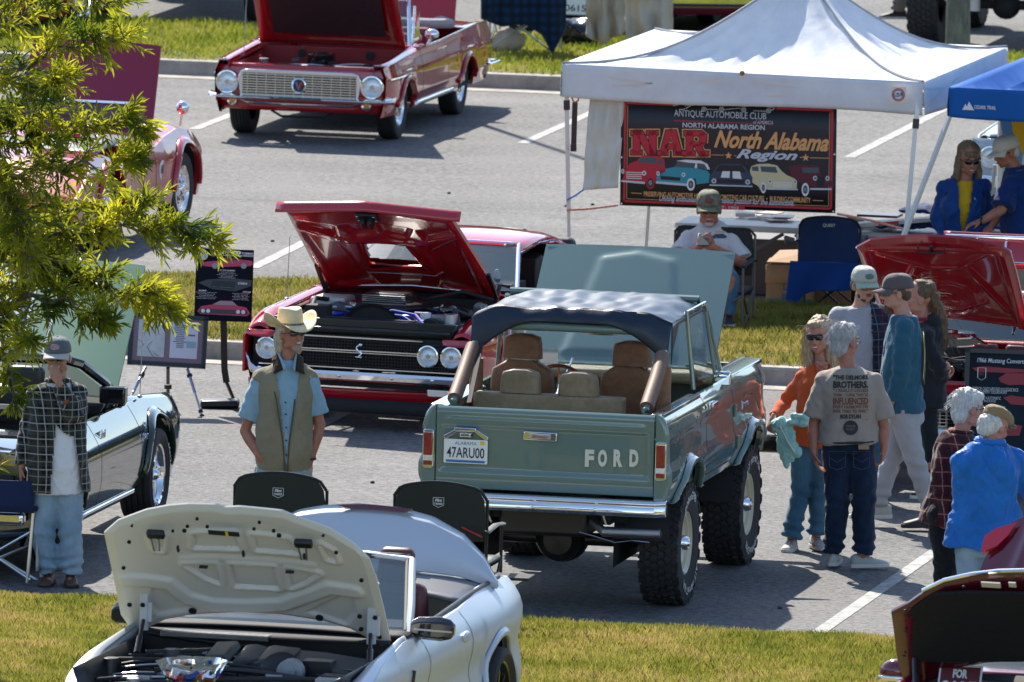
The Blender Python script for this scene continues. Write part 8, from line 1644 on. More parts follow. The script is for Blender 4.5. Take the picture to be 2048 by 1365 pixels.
def leg_cloth(b,J,r_hip,r_knee,r_ank,k=1.0,wide=0.0,ank_up=.05):
 for s in 'LR':
  h,kn,an=J['hip'+s],J['knee'+s],J['ank'+s]; e=an+(kn-an).normalized()*ank_up*.2
  b.tube([h+Vector((0,0,.05)),h.lerp(kn,.35),kn,kn.lerp(e,.5),e],[r_hip*k,lerp(r_hip,r_knee,.45)*k,r_knee*k,lerp(r_knee,r_ank,.5)*k,r_ank*k],20)
  b.ell(h+Vector((0,0,.03)),(r_hip*k,r_hip*k*1.05,r_hip*k),16,10)
def shoe(t,an,toe,m,sole_m,k=1.0,hi=0.0):
 d=Vector((toe.x-an.x,toe.y-an.y,0)).normalized(); s=d.cross(Vector((0,0,1))); z0=an.z-.085*k
 F=lambda f,x,z:Vector((an.x,an.y,z0))+d*f*k+s*x*k+Vector((0,0,z*k)); rg=[]
 for f,w,zt in ((-.085,.026,.085+hi),(-.06,.036,.10+hi),(0,.040,.105+hi),(.05,.042,.082),(.10,.047,.062),(.15,.047,.05),(.185,.036,.040),(.20,.018,.03)):rg.append([F(f,w*math.cos(a),.022+(zt-.022)*max(0,math.sin(a))**.8)for a in [math.pi*j/10 for j in range(11)]]+[F(f,-w*.9,.018),F(f,w*.9,.018)])
 b=MB(); b.loft(rg); o=part('shoe',b,m,t,angle=1.2); rg=[]
 for f,w in ((-.09,.028),(-.06,.040),(0,.042),(.05,.044),(.10,.050),(.16,.048),(.195,.034),(.208,.015)):rg.append([F(f,w,0.0),F(f,w*1.05,.012),F(f,w,.026),F(f,-w,.026),F(f,-w*1.05,.012),F(f,-w,0.0)])
 b=MB(); b.loft(rg); part('sole',b,sole_m,o); b=MB(); [b.bar(F(.03+.022*i,-.02,.098-.013*i),F(.03+.022*i,.02,.098-.013*i),.004)for i in range(4)]; part('laces',b,WHITE if sum(m.diffuse_color[:3])>5 else MATBLACK,o)
def project(bt,pts,d,off=.003):
 out=[]
 for p in pts:h=bt.ray_cast(p-d*.6,d); out.append(h[0]-d*off if h[0]is not None else p)
 return out
def body_print(parent,o,items,Mx,m,name='shirt_print',off=.004):
 """flat lettering in the frame Mx pressed onto the cloth of o"""
 bt=BVHTree.FromPolygons([v.co.copy()for v in o.data.vertices],[tuple(p.vertices)for p in o.data.polygons]); d=-(Mx.to_3x3()@Vector((0,0,1))); b=MB()
 tmp=MB()
 for it in items:
  if it[0]=='text':text(tmp,it[1],(it[2],it[3],0),1,None or Matrix.Identity(4),w=it[4],h=it[5],**(it[6]if len(it)>6 else {}))
  else:
   n=len(tmp.v); P=it[1]; tmp.add([(x,y,0)for x,y in P],[tuple(range(len(P)))])
 b.add(project(bt,[Mx@v for v in tmp.v],d,off),tmp.f); return part(name,b,m,parent,smooth=False)
def person(name_label,M,pts,face,chest_yaw=180,k=1.0,tone='tan',female=False,belly=0.0,hands=None,head_k=1.0,curl=.5,voxel=.0085,nohands=()):
 """pts: picture points of the joints with their depth; returns thing, joints, frames"""
 t=thing('person',name_label,'person',M); J={}
 for n,v in pts.items():J[n]=at(M,v[0],v[1],y=v[2]if len(v)>2 else 0.0)
 for s in 'LR':
  q=J['sh'+s]; a_=J['neck']; J['sh'+s]=q+Vector(((a_.x-q.x)*.10,(a_.y-q.y)*.10,-.035))
 J['up']=(J['neck']-J['pelvis']).normalized(); c=R(chest_yaw); fwd=Vector((-math.sin(c),math.cos(c),0)); fwd=(fwd-J['up']*fwd.dot(J['up'])).normalized(); right=fwd.cross(J['up']); J['fwd'],J['right']=fwd,right
 H=head_frame(J,*face); b=MB(); torso(b,J,right,fwd,-.012,-.1,1.0,belly,female,k); head_prims(b,H,head_k)
 cap(b,J['neck']-J['up']*.03,H@Vector((0,-.015,-.05)),.056*k,.053*k)
 for s in 'LR':
  if 'el'+s in J:
   sh,el,wr=J['sh'+s],J['el'+s],J['wr'+s]; cap(b,sh,el,.046*k,.037*k); cap(b,el,el.lerp(wr,.35),.038*k,.041*k); cap(b,el.lerp(wr,.35),wr,.040*k,.025*k)
   if s not in nohands:
    hd=J['hd'+s]-wr if 'hd'+s in J else wr-el; pn,th=(hands or {}).get(s,(fwd*-1,fwd)); hand_prims(b,wr,hd,Vector(pn),Vector(th),k*1.02,curl)
  h,kn,an=J['hip'+s],J['knee'+s],J['ank'+s]; cap(b,h,kn,.080*k,.052*k); cap(b,kn,kn.lerp(an,.35),.050*k,.055*k); cap(b,kn.lerp(an,.35),an,.055*k,.036*k)
  cap(b,an+Vector((0,0,-.03)),an+Vector((0,0,-.045))+fwd*.10,.03,.025)
 remesh('body',b,skin(tone),voxel,2,parent=t)
 return t,J,H
def trousers(t,J,m,rh=.098,rk=.074,ra=.062,k=1.0,wr=.0035,folds=True,top=.06,name='trousers',seed=1,low=.05,belly=0):
 b=MB(); leg_cloth(b,J,rh,rk,ra,k,ank_up=low); torso(b,J,J['right'],J['fwd'],.004,-.16,top,belly,False,k,False); b.ell((J['hipL']+J['hipR'])/2+Vector((0,0,.02)),(.09*k,.095*k,.09*k))
 fl=[]
 if folds:
  for s in 'LR':fl+=[(tuple(J['knee'+s]),(.12,.12,.10),.006,62),(tuple(J['ank'+s]+Vector((0,0,.06))),(.12,.12,.075),.010,85),(tuple(J['hip'+s]),(.12,.14,.08),.005,50)]
 return remesh(name,b,m,.011,2,wr,(7,7,4),seed,fl,parent=t)
def top_cloth(t,J,m,name='shirt',grow=.012,hem=-.1,sleeve='long',belly=0,female=False,k=1.0,wr=.004,seed=2,cut=None,sl_r=(.066,.055,.045),flare=0.0,collar=True,voxel=.011,t1=.97,short=.62):
 b=MB(); torso(b,J,J['right'],J['fwd'],grow,hem,t1,belly,female,k,True,flare); fl=[]
 for s in 'LR':
  if 'el'+s not in J or sleeve=='none':continue
  sh,el,wr_=J['sh'+s],J['el'+s],J['wr'+s]; b.ell(sh,(sl_r[0]*k*.86+grow*.4,)*3,14,10)
  if sleeve=='long':
   e=el.lerp(wr_,.93); b.tube([sh,sh.lerp(el,.5),el,el.lerp(e,.5),e],[sl_r[0]*.90*k,sl_r[0]*.92*k,sl_r[1]*1.05*k,sl_r[1]*k,sl_r[2]*k],16); fl+=[(tuple(el),(.09,.09,.09),.006,75)]
  elif sleeve=='short':e=sh.lerp(el,short); b.tube([sh,sh.lerp(e,.5),e],[sl_r[0]*.88*k,(sl_r[0]+.002)*k,(sl_r[0]+.014)*k],18)
  fl+=[(tuple(sh.lerp(el,.25)),(.08,.10,.10),.004,60)]
 P=J['pelvis']; fl+=[(tuple(P+J['up']*.10),(.2,.2,.10),.004,55)]
 return remesh(name,b,m,voxel,2,wr,(8,8,5),seed,fl,cut,parent=t)
DEN=cloth('light_denim',(.17,.27,.36),(.28,.38,.46),.3,60); DEN2=cloth('mid_denim',(.035,.10,.17),(.07,.16,.24),.3,60); DEN3=cloth('dark_denim',(.006,.014,.034),(.012,.028,.062),.3,60)
SH_B=mat('shoe_black',(.015,.015,.017),.6); SH_W=mat('shoe_grey',(.38,.38,.36),.7); SOLE=mat('shoe_sole',(.55,.54,.50),.6); SH_BR=mat('shoe_brown',(.08,.035,.02),.5)
# ---- 1 flannel shirt man
def flannel_man():
 M=upright(112,1170); belly=.03
 t,J,H=person('older man in flag cap and checked flannel shirt, hand on his chin',M,dict(head=(115,713,.0),neck=(116,757,0),pelvis=(115,955,0),shL=(70,782,.0),shR=(158,778,0),elL=(52,866,.03),wrL=(44,935,-.03),hdL=(42,958,-.05),elR=(150,832,-.16),wrR=(118,766,-.21),hdR=(108,742,-.17),hipL=(90,968,0),hipR=(136,968,0),kneeL=(86,1066,-.02),kneeR=(142,1066,-.02),ankL=(98,1147,.02),ankR=(141,1147,.0)),(172,-4),180,1.0,'tan',belly=belly,hands={'R':((0,.7,.3),(.6,0,.6)),'L':((1,0,0),(0,-1,0))})
 trousers(t,J,DEN,.102,.085,.072,belly=0,wr=.005); wt=top_cloth(t,J,cloth('white_tee',(.66,.68,.72)),'t_shirt',.008,-.16,'none',belly,wr=.004)
 PL=plaid('grey_flannel',(.008,.009,.010),(.035,.040,.036),(.42,.42,.40),9.5,(.24,.24,.20))
 c=J['neck']; P=J['pelvis']
 def cut(p):v=p-P; x=v.dot(J['right']); f=v.dot(J['fwd']); z=v.z; g=interp(z,[(-.1,.12),(.1,.10),(.35,.065),(.55,.05)]); return f>.02 and-g*1.25<x+.03<g*.62 and abs(p.z-J['wrR'].z)>-1 and (p-J['wrR']).length>.13 and (p-J['elR']).length>.14
 top_cloth(t,J,PL,'flannel_shirt',.028,-.14,'long',belly,wr=.006,cut=cut,sl_r=(.072,.062,.05),flare=.03,t1=.93);
 b=MB(); b.tube(ringpts(J['neck']+Vector((0,0,-.012)),J['right'],J['fwd'],.078,.075)[::1],.016,8,closed=True); part('collar',b,PL,t)
 o=cap_hat(t,H,cloth('grey_cap',(.10,.12,.13),None),cloth('pale_brim',(.40,.40,.36)),print_=mat('flag_patch',(.35,.08,.10),.7,col2=(.30,.30,.38),vscale=60)); shades(t,H); face_bits(t,H,brow=(.3,.28,.25),eyes=False)
 b=MB(); b.ell((0,0,0),(.032,.012,.012),12,8,H@Matrix.Translation((0,.094,-.049)));
 for s in (-1,1):b.ell((0,0,0),(.012,.04,.03),10,8,H@Matrix.Translation((s*.070,-.05,-.02)))
 part('moustache_and_hair',b,hairmat('grey_hair',(.42,.40,.37),(.6,.58,.55)),t)
 for s in 'LR':shoe(t,J['ank'+s],J['ank'+s]+Vector((.02 if s=='R' else-.03,-.2,0)),SH_BR,MATBLACK)
flannel_man()
# ---- 2 cowboy hat man
def hat_man():
 M=upright(565,1155)
 t,J,H=person('smiling man in straw cowboy hat, olive vest and pale blue shirt, hand in pocket',M,dict(head=(583,668,0),neck=(574,713,0),pelvis=(566,938,0),shL=(520,747,0),shR=(620,744,0),elL=(490,862,.02),wrL=(520,915,-.13),hdL=(540,934,-.10),elR=(640,850,.02),wrR=(622,918,-.05),hdR=(612,930,-.06),hipL=(540,950,0),hipR=(596,950,0),kneeL=(538,1045,0),kneeR=(602,1045,0),ankL=(540,1132,.02),ankR=(604,1132,0)),(208,6),188,1.02,'ruddy',belly=.035,hands={'L':((0,-1,0),(1,0,0)),'R':((0,-1,0),(-1,0,0))})
 trousers(t,J,cloth('stone_trousers',(.36,.35,.33),None,.2,30),.104,.09,.075,belly=.0,wr=.005)
 top_cloth(t,J,cloth('chambray_blue',(.20,.33,.42),(.27,.40,.49)),'shirt',.012,-.08,'short',.035,wr=.005,sl_r=(.070,.06,.05),short=.78,flare=.02)
 P=J['pelvis']; VM=cloth('olive_fleece',(.21,.185,.12),(.25,.22,.145),.3,40)
 def cut(p):v=p-P; x=v.dot(J['right']); f=v.dot(J['fwd']); z=v.z; g=interp(z,[(-.05,.0),(.16,.012),(.40,.045),(.70,.085)]); return f>.02 and abs(x)<g
 ves=top_cloth(t,J,VM,'vest',.021,.0,'none',.036,wr=.007,cut=cut,flare=.012,t1=.93)
 b=MB()
 for s in (-1,1):
  pts=[P+J['right']*s*interp(z,[(-.1,.006),(.16,.016),(.40,.05),(.60,.08)])+J['fwd']*(interp(z,[(-.1,.17),(.3,.185),(.5,.15),(.6,.09)]))+Vector((0,0,z))for z in (-.08,.05,.2,.35,.48,.58)]; b.tube(pts,.006,6)
 part('vest_zip',b,cloth('zip_brown',(.10,.08,.05)),ves)
 b=MB(); CB=cloth('brown_cord_collar',(.035,.02,.015))
 for s in (-1,1):b.grid(lambda u,v:J['neck']+J['right']*s*(.072+.035*v-.03*u*(1-v))+J['fwd']*(.0+.12*u)+Vector((0,0,.02-.03*v-.10*u**1.3)),10,4)
 part('vest_collar',b,CB,ves,solid=.012); b=MB()
 for s in (-1,1):b.grid(lambda u,v:J['neck']+J['right']*s*(.060+.012*v-.035*u)+J['fwd']*(.02+.115*u)+Vector((0,0,.032-.03*v-.09*u)),8,3)
 part('shirt_collar',b,_M['chambray_blue'],t,solid=.006); b=MB(); [b.ell(P+J['fwd']*interp(z,[(.05,.19),(.3,.185),(.5,.14)])+Vector((0,0,z)),(.006,.004,.006))for z in (.12,.22,.31,.40,.48)]; part('shirt_button',b,MATBLACK,t)
 HM=hairmat('blond_grey_hair',(.34,.26,.16),(.58,.50,.38)); b=MB()
 b.ell((0,0,0),(.082,.10,.075),16,12,H@Matrix.Translation((0,-.03,.035)))
 for s in (-1,1):b.ell((0,0,0),(.028,.050,.062),12,10,H@Matrix.Translation((s*.072,-.045,-.03))); b.ell((0,0,0),(.026,.035,.045),12,10,H@Matrix.Translation((s*.068,-.05,-.09)))
 b.ell((0,0,0),(.06,.035,.06),12,10,H@Matrix.Translation((0,-.08,-.05))); remesh('hair',b,HM,.009,1,.003,(60,60,12),3,parent=t)
 b=MB(); b.ell((0,0,0),(.034,.030,.030),14,10,H@Matrix.Translation((0,.062,-.093))); b.ell((0,0,0),(.028,.010,.009),12,8,H@Matrix.Translation((0,.096,-.050))); part('goatee',b,hairmat('goatee_hair',(.26,.17,.12),(.42,.33,.26)),t); face_bits(t,H,brow=(.3,.2,.12),eyes=False,smile=True); shades(t,H)
 # hat
 b=MB(); HT=mat('straw_hat',(.66,.54,.32),.7,bump=.4,bscale=180,var=.06,vscale=30); n=44; H3=H@Matrix.Translation((0,-.012,.050))@Matrix.Rotation(R(-6),4,'X')
 def brim(u,v):a=2*math.pi*u; s_=abs(math.cos(a)); rx,ry=lerp(.082,.185,v),lerp(.102,.185,v); return H3@Vector((rx*math.cos(a)*(1-.10*v*s_),ry*math.sin(a),.012+v*v*(.085*s_**2.4-.035*abs(math.sin(a))**2)))
 b.grid(brim,n,8)
 def crown(u,v):a=2*math.pi*u; r=interp(v,[(0,1),(.55,.93),(.8,.84),(.92,.62),(1,.0)]); z=interp(v,[(0,.008),(.55,.085),(.8,.122),(.92,.128),(1,.108)])-.022*math.exp(-(math.cos(a)*r/.5)**2)*max(0,(v-.6)/.4); px_=1-.16*max(0,math.sin(a))**2*max(0,(v-.3)/.7); return H3@Vector((.082*r*math.cos(a)*px_,.102*r*math.sin(a),z))
 b.grid(crown,n,18); ht=part('cowboy_hat',b,HT,t,merge=True,solid=.004,angle=1.3); b=MB(); b.tube([H3@Vector((.0825*math.cos(a),.1025*math.sin(a),.018))for a in [i*math.pi/16 for i in range(32)]],.008,6,closed=True,flat=1.2); part('hat_band',b,mat('hat_band_dark',(.05,.03,.025),.5,col2=(.3,.2,.12),vscale=60),ht)
 b=MB(); b.tube(ringpts(J['wrR'],Vector((1,0,0)),Vector((0,1,0)),.032,.032),.008,6,closed=True); part('watch',b,BLACK,t)
 for s in 'LR':shoe(t,J['ank'+s],J['ank'+s]+Vector((.05,-.2,0)),SH_BR,MATBLACK)
hat_man()
# ---- 3 woman in orange
def orange_woman():
 M=upright(1612,1100)
 t,J,H=person('long haired woman in orange top and sunglasses carrying a pale teal jacket',M,dict(head=(1638,672,0),neck=(1645,718,0),pelvis=(1628,868,0),shL=(1601,746,0),shR=(1687,750,0),elL=(1568,808,.05),wrL=(1546,836,-.14),hdL=(1541,850,-.17),elR=(1695,820,.06),wrR=(1668,868,-.06),hdR=(1665,885,-.08),hipL=(1605,885,0),hipR=(1648,885,0),kneeL=(1600,985,0),kneeR=(1640,985,.02),ankL=(1583,1078,-.03),ankR=(1632,1074,.05)),(160,-4,4),175,.93,'pink',True,hands={'L':((0,-.3,-1),(1,0,0)),'R':((0,-1,0),(-1,0,0))},curl=1.0)
 trousers(t,J,DEN2,.092,.066,.075,.98,wr=.004,seed=4); P=J['pelvis']
 OR=cloth('orange_knit',(.50,.085,.022),None,.2,40); tp=top_cloth(t,J,OR,'top',.010,-.16,'long',0.0,True,.98,.003,5,sl_r=(.056,.046,.042),flare=.02,t1=.90)
 b=MB(); N_=J['neck']; fr=J['fwd']; rt=J['right']
 for i in range(4):
  z=-.02-i*.033
  for s in (-1,1):b.bar(N_+rt*s*.050*(1-.15*i)+fr*.105+Vector((0,0,z)),N_-rt*s*.050*(1-.22*i)+fr*.128+Vector((0,0,z-.05)),.008,.004)
 part('neck_lattice',b,OR,t); b=MB(); b.grid(lambda u,v:N_+rt*(u-.5)*.10*(1-v*.7)+fr*(.088+.035*v)+Vector((0,0,-.01-.14*v)),6,6); part('neckline_skin',b,skin('pink'),t,solid=.004)
 b=MB();
 for i in range(5):b.ell(J['elL'].lerp(J['wrL'],.4+i*.11)+Vector((0,-.045,.0)),(.006,.004,.006))
 part('sleeve_stud',b,CHROME,t)
 HM=hairmat('silver_blond_hair',(.24,.155,.085),(.52,.40,.27)); b=MB(); E=lambda c,r:b.ell((0,0,0),r,14,10,H@Matrix.Translation(c))
 E((0,-.035,.045),(.088,.098,.092)); E((0,-.07,-.04),(.085,.05,.11)); E((-.072,-.015,-.04),(.030,.052,.10)); E((.072,-.015,-.04),(.030,.052,.10)); E((0,-.07,-.15),(.10,.045,.12)); E((.075,.0,-.15),(.038,.05,.13)); E((-.078,.0,-.14),(.036,.05,.12)); E((.07,.03,-.24),(.034,.04,.10)); E((-.075,-.02,-.22),(.04,.04,.09)); E((.0,.045,.085),(.062,.05,.03))
 remesh('hair',b,HM,.009,1,.004,(60,60,6),6,parent=t); b=MB(); top_=[H@Vector((.085*math.cos(a),-.03+.09*math.sin(a),.06+.03*math.sin(a*3)))for a in [i*.4 for i in range(16)]if math.sin(a)<.1]; hd_=J['head']
 strands(b,top_,lambda p,f,ph:Vector(((p.x-hd_.x)*(1.6-3*f),(p.y-hd_.y)*(1.2-2.4*f),-.9+.1*math.sin(ph))).normalized()+Vector((.2*math.sin(f*7+ph),.2*math.cos(f*6+ph),0)),260,8,.34,.0022,.012); strands(b,top_,lambda p,f,ph:Vector((math.cos(ph),math.sin(ph),.5-f)),50,9,.07,.0014); part('hair_strands',b,HM,t,kind='stuff')
 face_bits(t,H,brow=(.25,.2,.15),lips=(.42,.12,.11),eyes=False,smile=True); shades(t,H,k=1.0)
 TJ=cloth('pale_teal_nylon',(.26,.52,.50),(.36,.62,.60),.6,12,.45); b=MB(); W0=J['wrL']+Vector((.0,-.03,-.03))
 b.ell(W0+Vector((.10,-.02,.0)),(.14,.05,.030),16,10); b.ell(W0+Vector((.20,-.02,.045)),(.08,.04,.03)); cap(b,W0+Vector((.02,0,-.02)),W0+Vector((.12,-.01,-.26)),.04,.035); cap(b,W0+Vector((.09,0,-.02)),W0+Vector((.15,-.01,-.20)),.045,.045); cap(b,W0+Vector((.05,.01,-.1)),W0+Vector((.09,0,-.30)),.03,.03)
 jk_=remesh('carried_jacket',b,TJ,.009,1,.010,(19,11,10),7,M=M.copy()); tag(jk_,'pale teal jacket held in the hand of the orange topped woman','jacket')
 b=MB(); b.tube([W0+Vector((.05,-.075,-.02)),W0+Vector((.10,-.085,-.12)),W0+Vector((.15,-.08,-.2))],.004); o=part('jacket_zip',b,WHITE,jk_)
 for s in 'LR':shoe(t,J['ank'+s],J['ank'+s]+Vector((-.05 if s=='L' else .06,-.2,0)),SH_W,SOLE,.92)
orange_woman()
# ---- 4 man in printed tee, back view
def tee_man():
 M=upright(1702,1138)
 t,J,H=person('grey haired man seen from behind in taupe T-shirt with lettering and dark jeans',M,dict(head=(1690,683,0),neck=(1697,731,-.02),pelvis=(1698,880,0),shL=(1645,752,0),shR=(1752,756,0),elL=(1627,848,.03),wrL=(1628,905,-.05),hdL=(1634,935,-.06),elR=(1768,852,.02),wrR=(1768,896,-.05),hdR=(1765,922,-.03),hipL=(1672,895,0),hipR=(1722,895,0),kneeL=(1674,1000,.02),kneeR=(1730,1000,.0),ankL=(1668,1108,.02),ankR=(1724,1112,-.03)),(-42,-2),0,1.04,'ruddy',belly=.03,hands={'L':((1,0,0),(0,-1,0)),'R':((-1,.2,0),(0,1,0))},curl=.6)
 trousers(t,J,DEN3,.104,.082,.072,1.04,wr=.005,seed=8); TM=cloth('taupe_tee',(.29,.245,.205),(.32,.27,.23),.25,30)
 sh=top_cloth(t,J,TM,'t_shirt',.018,-.04,'short',.04,False,1.04,.005,9,sl_r=(.074,.06,.05),short=.82,flare=.02)
 Mx=face_to(at(M,1702,780,y=-.2),(1,0,0),(0,0,1))@Matrix.Scale(1.45,4); DK=mat('print_charcoal',(.03,.03,.032),.8); BRN=mat('print_rust',(.18,.055,.03),.8)
 body_print(sh,sh,[('text','"THE DELMORE',-.0,.055,.17,.022,dict(bold=.05)),('text','BROTHERS.',-.0,.020,.17,.034,dict(bold=.05)),('text','BOB DYLAN',0,-.135,.10,.022,dict(bold=.05))],Mx,DK)
 body_print(sh,sh,[('text','" I REALLY LOVED',0,-.008,.17,.016,dict(bold=.02)),('text',"THEM. I THINK THEY'VE",0,-.030,.17,.016,dict(bold=.01)),('text','INFLUENCED',0,-.060,.17,.034,dict(bold=.03)),('text',"EVERY HARMONY I'VE",0,-.088,.17,.016,dict(bold=.02)),('text','EVER TRIED TO SING "',0,-.109,.17,.016,dict(bold=.02)),('poly',[(-.085,.074),(.085,.074),(.085,.076),(-.085,.076)]),('poly',[(-.085,-.154),(.085,-.154),(.085,-.152),(-.085,-.152)])],Mx,BRN)
 body_print(sh,sh,[('poly',[(.036*math.cos(a),-.190+.036*math.sin(a))for a in [i*.393 for i in range(16)]])],Mx,DK,'round_print'); body_print(sh,sh,[('text','THE BLUES',0,-.182,.045,.009),('text','SOCIETY',0,-.197,.04,.009)],Mx,TM,'round_print_text',.007)
 b=MB(); P=J['pelvis']; b.tube(ringpts(P+Vector((0,0,.0)),J['right'],J['fwd'],.192,.142),.017,8,closed=True,flat=.5); part('belt',b,mat('plaited_belt',(.03,.015,.012),.5,bump=1,bscale=90),t); b=MB(); b.box((P.x+.10,P.y-.150,P.z-.035),(.075,.01,.03)); part('leather_patch',b,mat('patch_tan',(.35,.2,.12),.7),t)
 for s in (-1,1):
  b=MB(); c=Vector((P.x+s*.085,P.y-.145,P.z-.12)); b.tube([c+Vector((-.06,0,.055)),c+Vector((.06,0,.055)),c+Vector((.055,-.004,-.055)),c+Vector((0,-.008,-.075)),c+Vector((-.055,-.004,-.055))],.0025,4,closed=True); b.tube([c+Vector((-.055,-.006,.01)),c+Vector((0,-.010,-.02)),c+Vector((.055,-.006,.01))],.002,4); part('pocket_stitching',b,mat('stitch',(.06,.07,.10),.8),t)
 HM=hairmat('grey_short_hair',(.28,.28,.28),(.52,.52,.53)); b=MB(); E=lambda c,r:b.ell((0,0,0),r,16,12,H@Matrix.Translation(c)); E((0,-.028,.045),(.082,.096,.088)); E((0,-.065,-.03),(.070,.048,.07)); E((0,.035,.095),(.05,.045,.025)); remesh('hair',b,HM,.008,1,.003,(60,60,14),4,parent=t); fringe(t,H,HM,7)
 b=MB(); strands(b,[H@Vector((.08*math.sin(a),-.03+.09*math.cos(a),.08))for a in [i*.5 for i in range(13)]],lambda p,f,ph:(Vector((math.cos(ph),math.sin(ph),1.2))if f<.4 else Vector((math.cos(ph),math.sin(ph),-.3))),90,3,.05,.0013,.02); part('hair_strands',b,HM,t,kind='stuff'); shades(t,H,'specs'); face_bits(t,H,eyes=False)
 shoe(t,J['ankL'],J['ankL']+Vector((.03,.2,0)),SH_W,SOLE,.92); shoe(t,J['ankR'],J['ankR']+Vector((.2,.05,0)),SH_W,SOLE,.95)
tee_man()
# ---- 5 grey tee and plaid shirt, pale cap
def cap_man():
 M=upright(1715,1000)
 t,J,H=person('bearded man in pale green cap and grey T-shirt with an open plaid shirt',M,dict(head=(1729,570,0),neck=(1722,607,0),pelvis=(1725,800,0),shL=(1674,624,0),shR=(1764,622,0),elL=(1662,725,0),wrL=(1668,790,0),elR=(1775,722,0),wrR=(1768,790,0),hipL=(1702,815,0),hipR=(1745,815,0),kneeL=(1700,905,0),kneeR=(1745,905,0),ankL=(1702,980,0),ankR=(1745,980,.02)),(200,-6),180,1.04,'fair')
 trousers(t,J,DEN2,seed=3); g=top_cloth(t,J,cloth('pale_grey_tee',(.34,.34,.37)),'t_shirt',.018,-.14,'short',.02,k=1.04,sl_r=(.074,.06,.05),short=.9)
 P=J['pelvis']; PL=plaid('navy_plaid',(.008,.014,.035),(.02,.03,.05),(.16,.17,.19),9,(.16,.04,.04)); top_cloth(t,J,PL,'plaid_shirt',.034,-.1,'short',.02,k=1.04,sl_r=(.08,.06,.05),short=.8,t1=.92,cut=lambda p:(p-P).dot(J['right'])>-.075)
 cap_hat(t,H,cloth('pale_cap',(.40,.42,.36)),cloth('green_brim',(.28,.40,.29)),print_=mat('cap_print_green',(.10,.16,.12),.8)); shades(t,H,'specs'); face_bits(t,H,brow=(.06,.04,.03))
 b=MB(); E=lambda c,r:b.ell((0,0,0),r,12,8,H@Matrix.Translation(c)); E((0,.046,-.090),(.042,.034,.022)); E((0,.090,-.051),(.024,.006,.005));
 for s in (-1,1):E((s*.050,.02,-.070),(.012,.030,.018)); E((s*.070,-.045,-.01),(.014,.035,.035))
 part('beard',b,hairmat('dark_brown_hair',(.045,.028,.018)),t)
 for s in 'LR':shoe(t,J['ank'+s],J['ank'+s]+Vector((0,-.2,0)),mat('boot_olive',(.10,.09,.07),.7),SOLE)
cap_man()
# ---- 6 teal long sleeve
def teal_man():
 M=upright(1800,1060)
 t,J,H=person('tall man in grey cap, teal long sleeved shirt and grey joggers standing side on',M,dict(head=(1793,585,0),neck=(1806,626,0),pelvis=(1810,815,0),shL=(1808,650,-.17),shR=(1812,648,.17),elL=(1804,742,-.20),wrL=(1782,806,-.17),hdL=(1774,824,-.15),elR=(1800,742,.2),wrR=(1780,800,.17),hipL=(1806,828,-.09),hipR=(1808,828,.09),kneeL=(1832,930,-.08),kneeR=(1782,920,.10),ankL=(1862,1030,-.02),ankR=(1758,1012,.14)),(98,-2),92,1.05,'fair',hands={'L':((-1,0,0),(0,-1,0)),'R':((-1,0,0),(0,1,0))})
 JG=cloth('grey_joggers',(.33,.34,.36),(.37,.38,.40),.2,80); trousers(t,J,JG,.100,.072,.050,1.05,wr=.005,seed=11)
 TL=cloth('teal_jersey',(.018,.085,.135),(.025,.10,.155),.3,20); sh=top_cloth(t,J,TL,'long_sleeved_shirt',.022,-.05,'long',.02,k=1.04,wr=.006,seed=12,sl_r=(.074,.060,.050))
 c=at(M,1846,700,y=-.02); b=MB(); b.grid(lambda u,v:(c.x+.004+.010*math.sin(v*3),-.02+(u-.5)*.22,c.z+.12-v*.36),6,10); q=part('back_print',b,mat('back_print_green',(.18,.22,.12),.8,col2=(.4,.42,.3),vscale=12),sh,solid=.003)
 b=MB(); p=at(M,1786,695,y=-.08); b.box(p,(.004,.03,.03)); part('chest_logo',b,mat('logo_gold',(.35,.25,.08),.7),sh)
 cap_hat(t,H,cloth('taupe_cap',(.10,.09,.09)),None,1.02,yaw=0); shades(t,H,'specs'); face_bits(t,H,brow=(.08,.05,.03))
 b=MB(); E=lambda c,r:b.ell((0,0,0),r,12,8,H@Matrix.Translation(c)); E((0,.068,-.108),(.028,.026,.036)); E((0,.092,-.052),(.02,.008,.006)); E((0,-.055,-.015),(.072,.048,.05)); [E((s*.07,-.02,.005),(.012,.035,.03))for s in (-1,1)]; part('beard_and_hair',b,hairmat('brown_hair',(.06,.035,.022)),t)
 shoe(t,J['ankL'],J['ankL']+Vector((-.2,-.03,0)),SH_B,SH_B,1.05); shoe(t,J['ankR'],J['ankR']+Vector((-.2,-.02,0)),SH_W,SOLE,1.05)
teal_man()
